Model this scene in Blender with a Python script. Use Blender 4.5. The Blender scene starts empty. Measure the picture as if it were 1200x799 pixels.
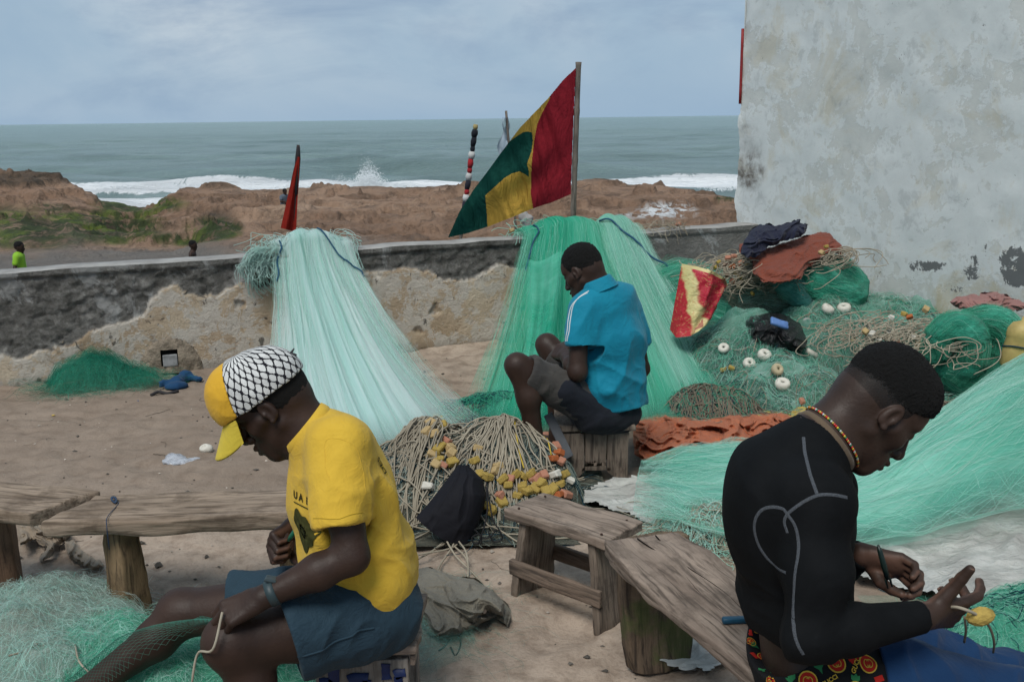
import bpy, bmesh, math, random
import numpy as np
from mathutils import Matrix, Vector
from mathutils.bvhtree import BVHTree

SC = bpy.context.scene
COL = SC.collection
rng = np.random.default_rng(7)
random.seed(7)

# ------------------------------------------------------------------ camera
F_PX, CAM_H = 1167.0, 1.7
PITCH = math.atan(261.2 / F_PX)
ROLL = math.radians(-0.733)
cam_data = bpy.data.cameras.new('camera')
cam_data.sensor_width = 36.0
cam_data.lens = 36.0 * F_PX / 1200.0
cam_data.clip_start = 0.05
cam_data.clip_end = 30000.0
cam = bpy.data.objects.new('camera', cam_data)
COL.objects.link(cam)
cam.matrix_world = Matrix.Translation((0, 0, CAM_H)) @ Matrix.Rotation(math.pi / 2 - PITCH, 4, 'X') @ Matrix.Rotation(ROLL, 4, 'Z')
SC.camera = cam

# ------------------------------------------------------------------ light
SUN_EL, SUN_AZ = math.radians(56), math.radians(-158)      # azimuth from +Y towards +X
SKY_GAIN = 0.53
sun_data = bpy.data.lights.new('sun', 'SUN')
sun_data.energy = 1.5
sun_data.angle = math.radians(26)
sun_data.color = (1.0, 0.97, 0.91)
sun = bpy.data.objects.new('sun', sun_data)
COL.objects.link(sun)
sdir = Vector((math.sin(SUN_AZ) * math.cos(SUN_EL), math.cos(SUN_AZ) * math.cos(SUN_EL), math.sin(SUN_EL)))
sun.rotation_euler = sdir.to_track_quat('Z', 'Y').to_euler()
sun.location = (0, 0, 30)

SC.view_settings.view_transform = 'Standard'
SC.view_settings.look = 'None'
SC.view_settings.gamma = 1.0
SC.view_settings.exposure = 0.98
SC.view_settings.use_curve_mapping = False
SC.render.engine = 'CYCLES'
SC.cycles.use_denoising = True
try:
    SC.cycles.denoiser = 'OPENIMAGEDENOISE'
    SC.cycles.denoising_input_passes = 'RGB_ALBEDO_NORMAL'
except Exception:
    pass
SC.cycles.max_bounces = 6
SC.cycles.diffuse_bounces = 3
SC.cycles.glossy_bounces = 2
SC.cycles.transmission_bounces = 3
SC.cycles.transparent_max_bounces = 32
SC.cycles.use_adaptive_sampling = True
SC.cycles.adaptive_threshold = 0.02

# ------------------------------------------------------------------ node helper
class NT:
    def __init__(s, tree):
        s.t = tree
        s.t.nodes.clear()
    def n(s, typ, props=None, out=0, **ins):
        nd = s.t.nodes.new(typ)
        for k, v in (props or {}).items():
            setattr(nd, k, v)
        for k, v in ins.items():
            key = int(k[1:]) if (k[0] == 'i' and k[1:].isdigit()) else k.replace('_', ' ')
            s.put(nd.inputs[key], v)
        return nd.outputs[out] if out is not None else nd
    def put(s, sock, v):
        if isinstance(v, bpy.types.NodeSocket):
            s.t.links.new(v, sock)
        elif isinstance(v, (tuple, list)) and sock.type == 'RGBA' and len(v) == 3:
            sock.default_value = (*v, 1)
        else:
            sock.default_value = v
    def co(s, which='Object'):
        nd = s.t.nodes.new('ShaderNodeTexCoord')
        return nd.outputs[which]
    def map(s, vec, scale=(1, 1, 1), rot=(0, 0, 0), loc=(0, 0, 0)):
        return s.n('ShaderNodeMapping', Vector=vec, Scale=scale, Rotation=rot, Location=loc)
    def noise(s, scale, detail=4.0, rough=0.55, vec=None, dist=0.0):
        return s.n('ShaderNodeTexNoise', Vector=vec if vec is not None else s.co(), Scale=scale, Detail=detail, Roughness=rough, Distortion=dist)
    def vor(s, scale, feature='F1', vec=None, rnd=1.0):
        return s.n('ShaderNodeTexVoronoi', {'feature': feature}, Vector=vec if vec is not None else s.co(), Scale=scale, Randomness=rnd)
    def ramp(s, fac, stops, interp='LINEAR'):
        nd = s.t.nodes.new('ShaderNodeValToRGB')
        nd.color_ramp.interpolation = interp
        els = nd.color_ramp.elements
        while len(els) < len(stops):
            els.new(0.5)
        for e, (p, c) in zip(els, stops):
            e.position = p
            e.color = (c, c, c, 1) if isinstance(c, (int, float)) else (*c, 1)
        s.t.links.new(fac, nd.inputs[0])
        return nd.outputs[0]
    def mix(s, fac, a, b, blend='MIX'):
        nd = s.t.nodes.new('ShaderNodeMix')
        nd.data_type = 'RGBA'
        nd.blend_type = blend
        s.put(nd.inputs[0], fac)
        s.put(nd.inputs[6], a)
        s.put(nd.inputs[7], b)
        return nd.outputs[2]
    def m(s, op, a, b=0.0, c=0.0, clamp=False):
        nd = s.t.nodes.new('ShaderNodeMath')
        nd.operation = op
        nd.use_clamp = clamp
        for i, v in enumerate((a, b, c)):
            s.put(nd.inputs[i], v)
        return nd.outputs[0]
    def sep(s, vec):
        nd = s.t.nodes.new('ShaderNodeSeparateXYZ')
        s.put(nd.inputs[0], vec)
        return nd.outputs
    def attr(s, name, out='Fac'):
        nd = s.t.nodes.new('ShaderNodeAttribute')
        nd.attribute_name = name
        return nd.outputs[out]
    def bump(s, h, strength=0.5, dist=0.01, normal=None):
        nd = s.t.nodes.new('ShaderNodeBump')
        s.put(nd.inputs['Strength'], strength)
        s.put(nd.inputs['Distance'], dist)
        s.put(nd.inputs['Height'], h)
        if normal is not None:
            s.put(nd.inputs['Normal'], normal)
        return nd.outputs[0]

class M(NT):
    def __init__(s, name):
        s.mat = bpy.data.materials.new(name)
        s.mat.use_nodes = True
        super().__init__(s.mat.node_tree)
    def out(s, color, rough=0.8, spec=0.3, normal=None, metal=0.0, alpha=None, sheen=0.0, trans=0.0, sss=0.0):
        p = s.t.nodes.new('ShaderNodeBsdfPrincipled')
        s.put(p.inputs['Base Color'], color)
        s.put(p.inputs['Roughness'], rough)
        s.put(p.inputs['Specular IOR Level'], spec)
        s.put(p.inputs['Metallic'], metal)
        if sheen:
            s.put(p.inputs['Sheen Weight'], sheen)
        if trans:
            s.put(p.inputs['Transmission Weight'], trans)
        if normal is not None:
            s.put(p.inputs['Normal'], normal)
        if alpha is not None:
            s.put(p.inputs['Alpha'], alpha)
        o = s.t.nodes.new('ShaderNodeOutputMaterial')
        s.t.links.new(p.outputs[0], o.inputs[0])
        return s.mat
    def surf(s, sh):
        o = s.t.nodes.new('ShaderNodeOutputMaterial')
        s.t.links.new(sh, o.inputs[0])
        return s.mat

def lin(r, g, b):
    def f(c):
        c /= 255.0
        return c / 12.92 if c <= 0.04045 else ((c + 0.055) / 1.055) ** 2.4
    return (f(r), f(g), f(b))

# ------------------------------------------------------------------ world: overcast sky
world = bpy.data.worlds.new('World')
SC.world = world
world.use_nodes = True
w = NT(world.node_tree)
gen = w.co('Generated')
sx, sy, sz = w.sep(gen)
cvec = w.map(gen, (1.0, 1.0, 2.3), loc=(1.3, 0.4, 0.2))
n1 = w.noise(2.1, 6, 0.56, cvec, 0.35)
n2 = w.noise(4.6, 7, 0.6, w.map(gen, (1, 1, 2.6), loc=(5.3, 2.4, 1.0)), 0.5)
base = w.ramp(n1, [(0.33, lin(143, 171, 197)), (0.50, lin(161, 184, 204)), (0.66, lin(188, 202, 214))])
dark = w.ramp(n2, [(0.50, 0.0), (0.68, 0.75)])
cloud = w.mix(dark, base, lin(138, 161, 188))
haze_low = w.ramp(sz, [(0.0, 0.7), (0.09, 0.0)])
cloud = w.mix(haze_low, cloud, lin(152, 180, 206))
sky = w.n('ShaderNodeTexSky', {'sky_type': 'NISHITA', 'sun_disc': False, 'sun_elevation': SUN_EL, 'sun_rotation': SUN_AZ})
sky = w.mix(1.0, sky, (0.06, 0.06, 0.06), 'MULTIPLY')
skyc = w.mix(0.9, sky, cloud)
bg = w.n('ShaderNodeBackground', Color=skyc, Strength=SKY_GAIN)
wo = w.t.nodes.new('ShaderNodeOutputWorld')
w.t.links.new(bg, wo.inputs[0])

# ------------------------------------------------------------------ photo geometry
_c, _s = math.cos(ROLL), math.sin(ROLL)
_a = math.pi / 2 - PITCH
_ca, _sa = math.cos(_a), math.sin(_a)
def ray(px, py):
    x, y, z = (px - 600) / F_PX, (399.5 - py) / F_PX, -1.0
    x, y = x * _c - y * _s, x * _s + y * _c
    return np.array([x, y * _ca - z * _sa, y * _sa + z * _ca])
def G(px, py, z=0.0):
    d = ray(px, py)
    return np.array([0, 0, CAM_H]) + d * ((z - CAM_H) / d[2])
def P(px, py, Y):
    d = ray(px, py)
    return np.array([0, 0, CAM_H]) + d * (Y / d[1])
def pix(p):
    p = np.asarray(p, float)
    x, y, z = p[..., 0], p[..., 1], p[..., 2] - CAM_H
    y, z = y * _ca + z * _sa, -y * _sa + z * _ca
    x, y = x * _c + y * _s, -x * _s + y * _c
    return 600 + F_PX * x / -z, 399.5 - F_PX * y / -z

# ------------------------------------------------------------------ numpy noise
def _hash(ix, iy, iz, seed):
    h = (ix.astype(np.int64) * 374761393 + iy.astype(np.int64) * 668265263 + iz.astype(np.int64) * 2147483647 + seed * 144665) & 0x7fffffff
    h = ((h ^ (h >> 13)) * 1274126177) & 0x7fffffff
    h = (h ^ (h >> 16)) & 0xffff
    return h.astype(np.float32) / 32767.5 - 1.0
def vnoise(p, seed=0):
    p = np.asarray(p, np.float32)
    i = np.floor(p)
    f = p - i
    u = f * f * (3 - 2 * f)
    i = i.astype(np.int64)
    r = 0
    for dx in (0, 1):
        wx = u[..., 0] if dx else 1 - u[..., 0]
        for dy in (0, 1):
            wy = u[..., 1] if dy else 1 - u[..., 1]
            for dz in (0, 1):
                wz = u[..., 2] if dz else 1 - u[..., 2]
                r = r + wx * wy * wz * _hash(i[..., 0] + dx, i[..., 1] + dy, i[..., 2] + dz, seed)
    return r
def fbm(p, oct=4, seed=0, gain=0.5, lac=2.03):
    p = np.asarray(p, np.float32)
    r, a = 0, 1.0
    for o in range(oct):
        r = r + a * vnoise(p * (lac ** o) + o * 17.3, seed + o)
        a *= gain
    return r
def smooth01(t):
    t = np.clip(t, 0, 1)
    return t * t * (3 - 2 * t)

# ------------------------------------------------------------------ objects
def tag(o, label=None, cat=None, group=None, kind=None):
    if label: o['label'] = label
    if cat: o['category'] = cat
    if group: o['group'] = group
    if kind: o['kind'] = kind
    return o
def link(name, data, parent=None):
    o = bpy.data.objects.new(name, data)
    COL.objects.link(o)
    if parent is not None:
        o.parent = parent
        o.matrix_parent_inverse = parent.matrix_basis.inverted()
    return o
def empty(name, loc, label=None, cat=None, group=None):
    o = bpy.data.objects.new(name, None)
    o.empty_display_size = 0.1
    COL.objects.link(o)
    o.location = Vector(loc)
    return tag(o, label, cat, group)
def mesh(name, V, F, mat=None, parent=None, smooth=True, attrs=None, uv=None):
    """V (n,3); F (m,k) array or list of arrays with different k"""
    V = np.asarray(V, np.float32)
    Fs = F if isinstance(F, list) else [F]
    Fs = [np.asarray(f, np.int32) for f in Fs if len(f)]
    me = bpy.data.meshes.new(name)
    me.vertices.add(len(V))
    me.vertices.foreach_set('co', V.ravel())
    tot = np.concatenate([np.full(len(f), f.shape[1], np.int32) for f in Fs])
    idx = np.concatenate([f.ravel() for f in Fs])
    me.loops.add(len(idx))
    me.loops.foreach_set('vertex_index', idx)
    me.polygons.add(len(tot))
    st = np.zeros(len(tot), np.int32)
    st[1:] = np.cumsum(tot)[:-1]
    me.polygons.foreach_set('loop_start', st)
    me.polygons.foreach_set('loop_total', tot)
    me.polygons.foreach_set('use_smooth', np.full(len(tot), bool(smooth)))
    if uv is not None:
        l = me.uv_layers.new(name='uv')
        l.data.foreach_set('uv', np.asarray(uv, np.float32)[idx].ravel())
    me.update(calc_edges=True)
    for k, v in (attrs or {}).items():
        v = np.asarray(v, np.float32)
        if v.ndim == 1:
            a = me.attributes.new(k, 'FLOAT', 'POINT')
            a.data.foreach_set('value', v)
        else:
            a = me.attributes.new(k, 'FLOAT_COLOR', 'POINT')
            a.data.foreach_set('color', np.concatenate([v, np.ones((len(v), 1))], 1).astype(np.float32).ravel())
    if mat is not None:
        me.materials.append(mat)
    return link(name, me, parent) if name else me
def grid_faces(nu, nv, wrap=False):
    i = np.arange(nu - (0 if wrap else 1))[:, None]
    j = np.arange(nv - 1)[None, :]
    i2 = (i + 1) % nu
    return np.stack([i * nv + j + 0 * i, i2 * nv + j, i2 * nv + j + 1, i * nv + j + 1], -1).reshape(-1, 4)
def from_bm(name, bm, mat, parent=None, smooth=False):
    me = bpy.data.meshes.new(name)
    bm.normal_update()
    bm.to_mesh(me)
    bm.free()
    if smooth:
        me.polygons.foreach_set('use_smooth', np.ones(len(me.polygons), bool))
    if mat is not None:
        me.materials.append(mat)
    return link(name, me, parent)
def frames(pts):
    """parallel-transport frames along polylines; pts (...,n,3) -> tangent, side, up"""
    pts = np.asarray(pts, float)
    T = np.gradient(pts, axis=-2)
    T /= np.linalg.norm(T, axis=-1, keepdims=True) + 1e-9
    ref = np.zeros_like(T)
    ref[..., 2] = 1
    bad = np.abs(T[..., 2]) > 0.95
    ref[bad] = (1, 0, 0)
    S = np.cross(T, ref)
    S /= np.linalg.norm(S, axis=-1, keepdims=True) + 1e-9
    U = np.cross(S, T)
    return T, S, U
def tube_arrays(pts, r, sides=6, cap=True):
    """one polyline -> V,F (frames by parallel transport)"""
    pts = np.asarray(pts, float)
    n = len(pts)
    r = np.broadcast_to(np.asarray(r, float), (n,))
    T = np.gradient(pts, axis=0)
    T /= np.linalg.norm(T, axis=1, keepdims=True) + 1e-9
    s = np.cross(T[0], (0, 0, 1.0))
    if np.linalg.norm(s) < 0.1:
        s = np.cross(T[0], (1.0, 0, 0))
    S = np.zeros_like(T)
    for i in range(n):
        s = s - T[i] * s.dot(T[i])
        s /= np.linalg.norm(s) + 1e-9
        S[i] = s
    U = np.cross(T, S)
    a = np.linspace(0, 2 * np.pi, sides, endpoint=False)
    V = pts[:, None] + r[:, None, None] * (S[:, None] * np.cos(a)[None, :, None] + U[:, None] * np.sin(a)[None, :, None])
    V = V.reshape(-1, 3)
    i = np.arange(n - 1)[:, None] * sides
    j = np.arange(sides)[None]
    j2 = (j + 1) % sides
    Fq = np.stack([i + j, i + j2, i + sides + j2, i + sides + j], -1).reshape(-1, 4)
    F = [Fq]
    if cap:
        F.append(np.array([list(range(sides))[::-1], [(n - 1) * sides + k for k in range(sides)]]))
    return V, F
def tube(name, pts, r, mat, parent=None, sides=6):
    V, F = tube_arrays(pts, r, sides)
    return mesh(name, V, F, mat, parent)
def spline(ctrl, n=20):
    """Catmull-Rom through control points"""
    c = np.asarray(ctrl, float)
    c = np.concatenate([[2 * c[0] - c[1]], c, [2 * c[-1] - c[-2]]])
    m = len(c) - 3
    t = np.linspace(0, m - 1e-6, n)
    k = t.astype(int)
    f = (t - k)[:, None]
    a, b, d, e = c[k], c[k + 1], c[k + 2], c[k + 3]
    return 0.5 * (2 * b + (d - a) * f + (2 * a - 5 * b + 4 * d - e) * f ** 2 + (3 * b - 3 * d + e - a) * f ** 3)
def many_tubes(PT, r, sides=3):
    """PT (k,n,3) polylines of equal length -> V, F quads"""
    PT = np.asarray(PT, float)
    k, n, _ = PT.shape
    T, S, U = frames(PT)
    r = np.broadcast_to(np.asarray(r, float), (k, n)) if np.ndim(r) < 2 else r
    a = np.linspace(0, 2 * np.pi, sides, endpoint=False)
    V = PT[:, :, None] + r[:, :, None, None] * (S[:, :, None] * np.cos(a)[:, None] + U[:, :, None] * np.sin(a)[:, None])
    b = (np.arange(k) * n * sides)[:, None, None]
    i = (np.arange(n - 1) * sides)[None, :, None]
    j = np.arange(sides)[None, None]
    j2 = (j + 1) % sides
    Fq = np.stack([b + i + j, b + i + j2, b + i + sides + j2, b + i + sides + j], -1).reshape(-1, 4)
    return V.reshape(-1, 3), Fq
def ribbons(PT, wd):
    """flat ribbons with random twist"""
    PT = np.asarray(PT, float)
    k, n, _ = PT.shape
    T, S, U = frames(PT)
    a = rng.uniform(0, np.pi, (k, 1, 1))
    side = S * np.cos(a) + U * np.sin(a)
    wd = np.broadcast_to(np.asarray(wd, float).reshape(-1, 1, 1) if np.ndim(wd) == 1 else wd, (k, n, 1))
    V = np.stack([PT - side * wd / 2, PT + side * wd / 2], 2).reshape(-1, 3)
    b = (np.arange(k) * n * 2)[:, None]
    i = (np.arange(n - 1) * 2)[None]
    Fq = np.stack([b + i, b + i + 1, b + i + 3, b + i + 2], -1).reshape(-1, 4)
    return V, Fq
def box_arrays(c, s, R=None, bevel=0.0):
    bm = bmesh.new()
    bmesh.ops.create_cube(bm, size=1.0)
    for v in bm.verts:
        v.co = Vector((v.co.x * s[0], v.co.y * s[1], v.co.z * s[2]))
    if bevel:
        bmesh.ops.bevel(bm, geom=bm.edges[:], offset=bevel, segments=2, affect='EDGES', profile=0.6)
    M4 = Matrix.Translation(Vector(c)) @ (R.to_4x4() if R is not None else Matrix.Identity(4))
    bm.transform(M4)
    return bm
# ================================================================== SETTING
# ---- wall line: the low sea wall runs from W0 towards WD
W0 = np.array([-3.272, 6.442]); W1 = np.array([1.95, 8.36])
WDIR = (W1 - W0) / np.linalg.norm(W1 - W0)
WNRM = np.array([WDIR[1], -WDIR[0]])          # towards the camera
WTOP, WTH = 0.785, 0.24
def wall_pt(u, z, off=0.0):
    """u metres along the wall from W0, off metres out of its face towards the yard"""
    q = W0 + WDIR * u + WNRM * off
    return np.array([q[0], q[1], z])
def wall_uz(px, py):
    d = ray(px, py)
    o = np.array([0, 0, CAM_H])
    t = ((W0 - o[:2]) @ WNRM) / (d[:2] @ WNRM)
    q = o + d * t
    return (q[:2] - W0) @ WDIR, q[2]

# ---- materials
def m_sand():
    s = M('sand_ground')
    c = s.co()
    n1 = s.noise(0.9, 6, 0.6, c)
    n2 = s.noise(9, 8, 0.65, c)
    n3 = s.noise(70, 4, 0.6, c)
    col = s.ramp(n1, [(0.3, (0.25, 0.190, 0.145)), (0.5, (0.335, 0.265, 0.208)), (0.7, (0.405, 0.328, 0.262))])
    col = s.mix(s.ramp(n2, [(0.36, 0.6), (0.54, 0.0)]), col, (0.15, 0.108, 0.078))
    wet = s.attr('wet')
    col = s.mix(s.m('MULTIPLY', wet, 0.7), col, (0.165, 0.125, 0.096))
    col = s.mix(s.ramp(n3, [(0.3, 0.4), (0.5, 0.0)]), col, (0.16, 0.118, 0.09))
    sp = s.vor(150, 'F1', c)
    col = s.mix(s.ramp(sp, [(0.06, 0.55), (0.14, 0.0)]), col, (0.5, 0.44, 0.38))
    h = s.m('ADD', s.m('MULTIPLY', n2, 1.0), s.m('MULTIPLY', n3, 0.25))
    return s.out(col, 0.95, 0.15, s.bump(h, 0.7, 0.02))
def m_rock():
    s = M('shore_rock')
    c = s.co()
    n1 = s.noise(0.11, 6, 0.6, c, 0.4)
    n2 = s.noise(0.9, 8, 0.68, c, 0.5)
    n3 = s.noise(3.4, 8, 0.7, s.map(c, (1, 1, 2.4)))
    col = s.ramp(n1, [(0.28, (0.19, 0.122, 0.084)), (0.46, (0.30, 0.19, 0.128)), (0.6, (0.40, 0.265, 0.182)), (0.75, (0.48, 0.35, 0.26))])
    col = s.mix(s.ramp(n2, [(0.36, 0.7), (0.52, 0.0)]), col, (0.10, 0.068, 0.05))
    col = s.mix(s.ramp(n3, [(0.5, 0.0), (0.75, 0.35)]), col, (0.34, 0.25, 0.185))
    dk = s.attr('dark')
    col = s.mix(s.m('MULTIPLY', dk, s.ramp(n2, [(0.3, 1.0), (0.7, 0.6)])), col, (0.05, 0.042, 0.032))
    mo = s.attr('moss')
    mm = s.m('MULTIPLY', mo, s.ramp(s.noise(1.3, 8, 0.7, c, 0.6), [(0.38, 0.0), (0.50, 0.95)]))
    gcol = s.ramp(s.noise(0.45, 8, 0.7, c, 0.6), [(0.36, (0.025, 0.034, 0.018)), (0.50, (0.05, 0.075, 0.026)), (0.58, (0.10, 0.14, 0.028)), (0.68, (0.19, 0.23, 0.04))])
    col = s.mix(mm, col, gcol)
    sd = s.attr('sand')
    scol = s.ramp(n2, [(0.3, (0.16, 0.145, 0.13)), (0.7, (0.235, 0.205, 0.18))])
    col = s.mix(sd, col, scol)
    fo = s.attr('foam')
    ff = s.m('MULTIPLY', fo, s.ramp(s.noise(1.7, 8, 0.7, c, 1.0), [(0.47, 0.0), (0.53, 1.0)]))
    col = s.mix(ff, col, (0.75, 0.77, 0.78))
    h = s.m('ADD', s.m('MULTIPLY', n2, 1.0), s.m('MULTIPLY', n3, 0.5))
    return s.out(col, 0.9, 0.2, s.bump(h, 1.0, 0.5))
def m_sea():
    s = M('sea_water')
    c = s.co()
    foam = s.attr('foam')
    fn = s.noise(0.35, 12, 0.78, s.map(c, (1, 0.5, 1)), 0.8)
    f = s.m('SMOOTHSTEP', 0.0, 1.0, 0.0) if False else s.ramp(s.m('ADD', foam, s.m('MULTIPLY', s.m('SUBTRACT', fn, 0.5), 2.6)), [(0.46, 0.0), (0.64, 1.0)])
    n1 = s.noise(0.02, 5, 0.6, s.map(c, (0.5, 1.6, 1)))
    col = s.ramp(n1, [(0.3, (0.15, 0.225, 0.222)), (0.7, (0.215, 0.305, 0.295))])
    turb = s.attr('turbid')
    col = s.mix(turb, col, (0.20, 0.27, 0.265))
    col = s.mix(f, col, (0.82, 0.84, 0.85))
    w1 = s.noise(0.13, 8, 0.68, s.map(c, (0.4, 1.6, 1)), 0.4)
    w2 = s.noise(1.1, 5, 0.6, s.map(c, (0.6, 1.4, 1)))
    h = s.m('ADD', w1, s.m('MULTIPLY', w2, 0.2))
    rough = s.m('ADD', 0.28, s.m('MULTIPLY', f, 0.6))
    return s.out(col, rough, 0.36, s.bump(h, 1.0, 4.0))

MAT_SAND, MAT_ROCK, MAT_SEA = m_sand(), m_rock(), m_sea()

# ---- yard ground: one sheet up to the foot of the sea wall and under the building
def ground_h(x, y):
    p = np.stack([x, y, 0 * x], -1)
    h = 0.028 * fbm(p * 1.3, 4, 3) + 0.011 * np.abs(fbm(p * 5.0, 3, 9)) + 0.006 * fbm(p * 16, 2, 5)
    # footprints
    f = vnoise(p * np.array([5.5, 4.2, 1]), 21)
    h = h - 0.014 * smooth01((f - 0.38) / 0.25)
    f2 = vnoise(p * np.array([9.5, 7.0, 1]) + 3, 23)
    h = h - 0.007 * smooth01((f2 - 0.42) / 0.22)
    return h - 0.012
xs = np.linspace(-7, 9, 640)
ys = np.concatenate([np.linspace(-6, 1.4, 40), np.linspace(1.45, 11.0, 480)])
X, Y = np.meshgrid(xs, ys, indexing='ij')
# the sheet stops inside the wall: points beyond the wall line are pulled back into it
du = (X - W0[0]) * WDIR[0] + (Y - W0[1]) * WDIR[1]
dn = (X - W0[0]) * WNRM[0] + (Y - W0[1]) * WNRM[1]
ov = np.minimum(dn + 0.1, 0)
X = X - WNRM[0] * ov; Y = Y - WNRM[1] * ov
Z = ground_h(X, Y) + 0.012 * smooth01((0.30 - dn) / 0.30) * (1 + fbm(np.stack([X, Y, X * 0], -1) * 2.3, 3, 31))
wet = smooth01(0.5 + 1.2 * fbm(np.stack([X, Y, X * 0], -1) * 0.6 + 4, 4, 12)) * 0.8
mesh('ground', np.stack([X, Y, Z], -1).reshape(-1, 3), grid_faces(*X.shape), MAT_SAND, attrs={'wet': wet.ravel()})['kind'] = 'structure'
bpy.data.objects['ground']['label'] = 'trodden brown sand of the yard between the walls'

# ---- shore: sandy terrace below the wall and the rocks above the surf
SKYLINE = np.array([(-500, 205), (-200, 200), (0, 196), (55, 198), (92, 206), (112, 219), (135, 230), (165, 234), (200, 229), (228, 220), (262, 217), (300, 220), (330, 223), (400, 219), (450, 221), (480, 223), (520, 220), (560, 215), (610, 220), (650, 217), (690, 213), (735, 217), (772, 216), (792, 222), (830, 226), (865, 230), (1000, 230), (1500, 220)], float)
RIDGE_D = np.array([(-500, 66), (0, 64), (90, 60), (140, 52), (230, 48), (420, 46), (700, 44), (1500, 46)], float)
az = np.concatenate([np.linspace(-1.25, -0.62, 60), np.linspace(-0.615, 0.30, 760), np.linspace(0.305, 1.2, 60)])
yy = np.concatenate([np.linspace(6.0, 20.8, 30), np.linspace(21, 60, 300), np.linspace(60.5, 95, 40)])
A, YY = np.meshgrid(az, yy, indexing='ij')
XX = A * YY
pxr = 600 + A * F_PX * 0.976
rd = np.interp(pxr, RIDGE_D[:, 0], RIDGE_D[:, 1])
sky_y = np.interp(pxr, SKYLINE[:, 0], SKYLINE[:, 1])
tan_dn = np.tan(PITCH - np.arctan((399.5 - (sky_y + (pxr - 600) * 0.0128)) / F_PX))
zr = CAM_H - rd * tan_dn
base_y = np.interp(pxr, [-300, 0, 140, 230, 320, 480, 700, 1000], [28.2, 28.2, 28.6, 28.0, 27.4, 24, 22, 22])
t = (YY - base_y) / (rd - base_y)
shape = np.clip(t, 0, 1) ** 0.62
ZZ = -2.0 + (zr + 2.0) * shape
q = np.stack([XX, YY, 0 * XX], -1)
rough = np.clip(t * 6, 0, 1) * np.where(t > 0.85, 0.42, 0.95)
ridge_n = 1 - np.abs(fbm(q * np.array([0.16, 0.24, 1]), 5, 40))
ZZ = ZZ + rough * (0.75 * (ridge_n - 0.72) + 0.22 * fbm(q * 0.8, 5, 50) + 0.34 * ((1 - np.abs(fbm(q * np.array([0.55, 0.8, 1]) + 0.3 * fbm(q * 0.6, 2, 53)[..., None], 4, 52))) ** 2 - 0.4) + 0.12 * ((1 - np.abs(fbm(q * 2.3, 3, 54))) ** 2 - 0.3))
stp = 0.42
zs = (ZZ + 0.25 * fbm(q * 0.25, 3, 57)) / stp
ZZ = ZZ + np.clip(t * 6, 0, 1) * 0.5 * stp * ((np.floor(zs) + smooth01((zs - np.floor(zs) - 0.35) / 0.3)) - zs + 0.0)
ZZ = np.where(t > 1.0, ZZ - np.clip((YY - rd) * 0.45, 0, 7), ZZ)
hollow = np.exp(-((pxr - 165) / 55) ** 2) * smooth01((t - 0.1) / 0.5)
ZZ = ZZ - 0.35 * hollow
ZZ = np.where(t < 0, -2.0 + 0.10 * fbm(q * 0.5, 4, 60) + 0.02 * fbm(q * 3, 3, 61), ZZ)
V = np.stack([XX, YY, ZZ], -1)
vx, vy = pix(V)
def blob(cx, cy, rx, ry):
    return np.clip(1.35 - ((vx - cx) / rx) ** 2 - ((vy - cy) / ry) ** 2, 0, 1)
moss = np.maximum.reduce([blob(40, 275, 75, 20), blob(110, 262, 80, 16), blob(165, 240, 55, 11), blob(130, 275, 60, 12), blob(250, 268, 34, 14), blob(215, 280, 45, 8), blob(0, 262, 50, 22), blob(60, 243, 30, 5), blob(850, 232, 14, 3)])
moss = np.clip(1.3 * moss * (0.95 + 0.6 * fbm(q * 0.35, 4, 70)), 0, 1) * np.clip(t * 8 + 0.3, 0, 1)
darkm = np.maximum.reduce([blob(70, 202, 70, 13), blob(20, 210, 60, 10), blob(255, 262, 26, 18) * 0.8, blob(120, 268, 25, 12), blob(30, 270, 90, 25) * 0.5, np.clip(1 - np.abs(t - 0.99) * 18, 0, 1) * 0.5])
foam_r = np.maximum(blob(782, 247, 34, 9), blob(765, 252, 45, 4) * 0.7)
sandm = np.clip(1 - t * 9 + 0.5 * fbm(q * 0.4, 4, 80), 0, 1)
SHORE = V
mesh('shore', V.reshape(-1, 3), grid_faces(*XX.shape), MAT_ROCK, attrs={'moss': moss.ravel(), 'dark': np.clip(darkm, 0, 1).ravel(), 'sand': sandm.ravel(), 'foam': foam_r.ravel()})
tag(bpy.data.objects['shore'], 'brown rocks and grey sandy track between sea wall and surf', kind='structure')

# ---- sea
SEA_Z = -6.0
az = np.linspace(-1.3, 1.3, 760)
yy = np.concatenate([np.geomspace(50, 700, 380), np.geomspace(706, 14000, 100)])
A, YY = np.meshgrid(az, yy, indexing='ij')
XX = A * YY
q = np.stack([XX, YY, 0 * XX], -1)
wv = np.zeros_like(XX)
fade = np.clip(1.0 - (YY - 150) / 750, 0.0, 1)
for L, amp, dx, ph in ((42, 0.95, 0.12, 0.3), (23, 0.55, -0.18, 1.1), (13, 0.28, 0.25, 2.0), (8, 0.13, -0.3, 4.0)):
    warp = 0.5 * L * fbm(q * (0.35 / L), 3, int(L))
    s_ = 0.5 + 0.5 * np.sin(2 * np.pi * (YY + dx * XX + warp) / L + ph)
    wv += amp * (2 * s_ ** 1.8 - 0.8) * np.clip(0.6 + 0.9 * fbm(q * (0.5 / L), 2, 90 + int(L)), 0, 1.6)
wv *= fade * np.clip((YY - 55) / 30, 0.2, 1)
brk = 0
foam = np.zeros_like(XX)
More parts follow.
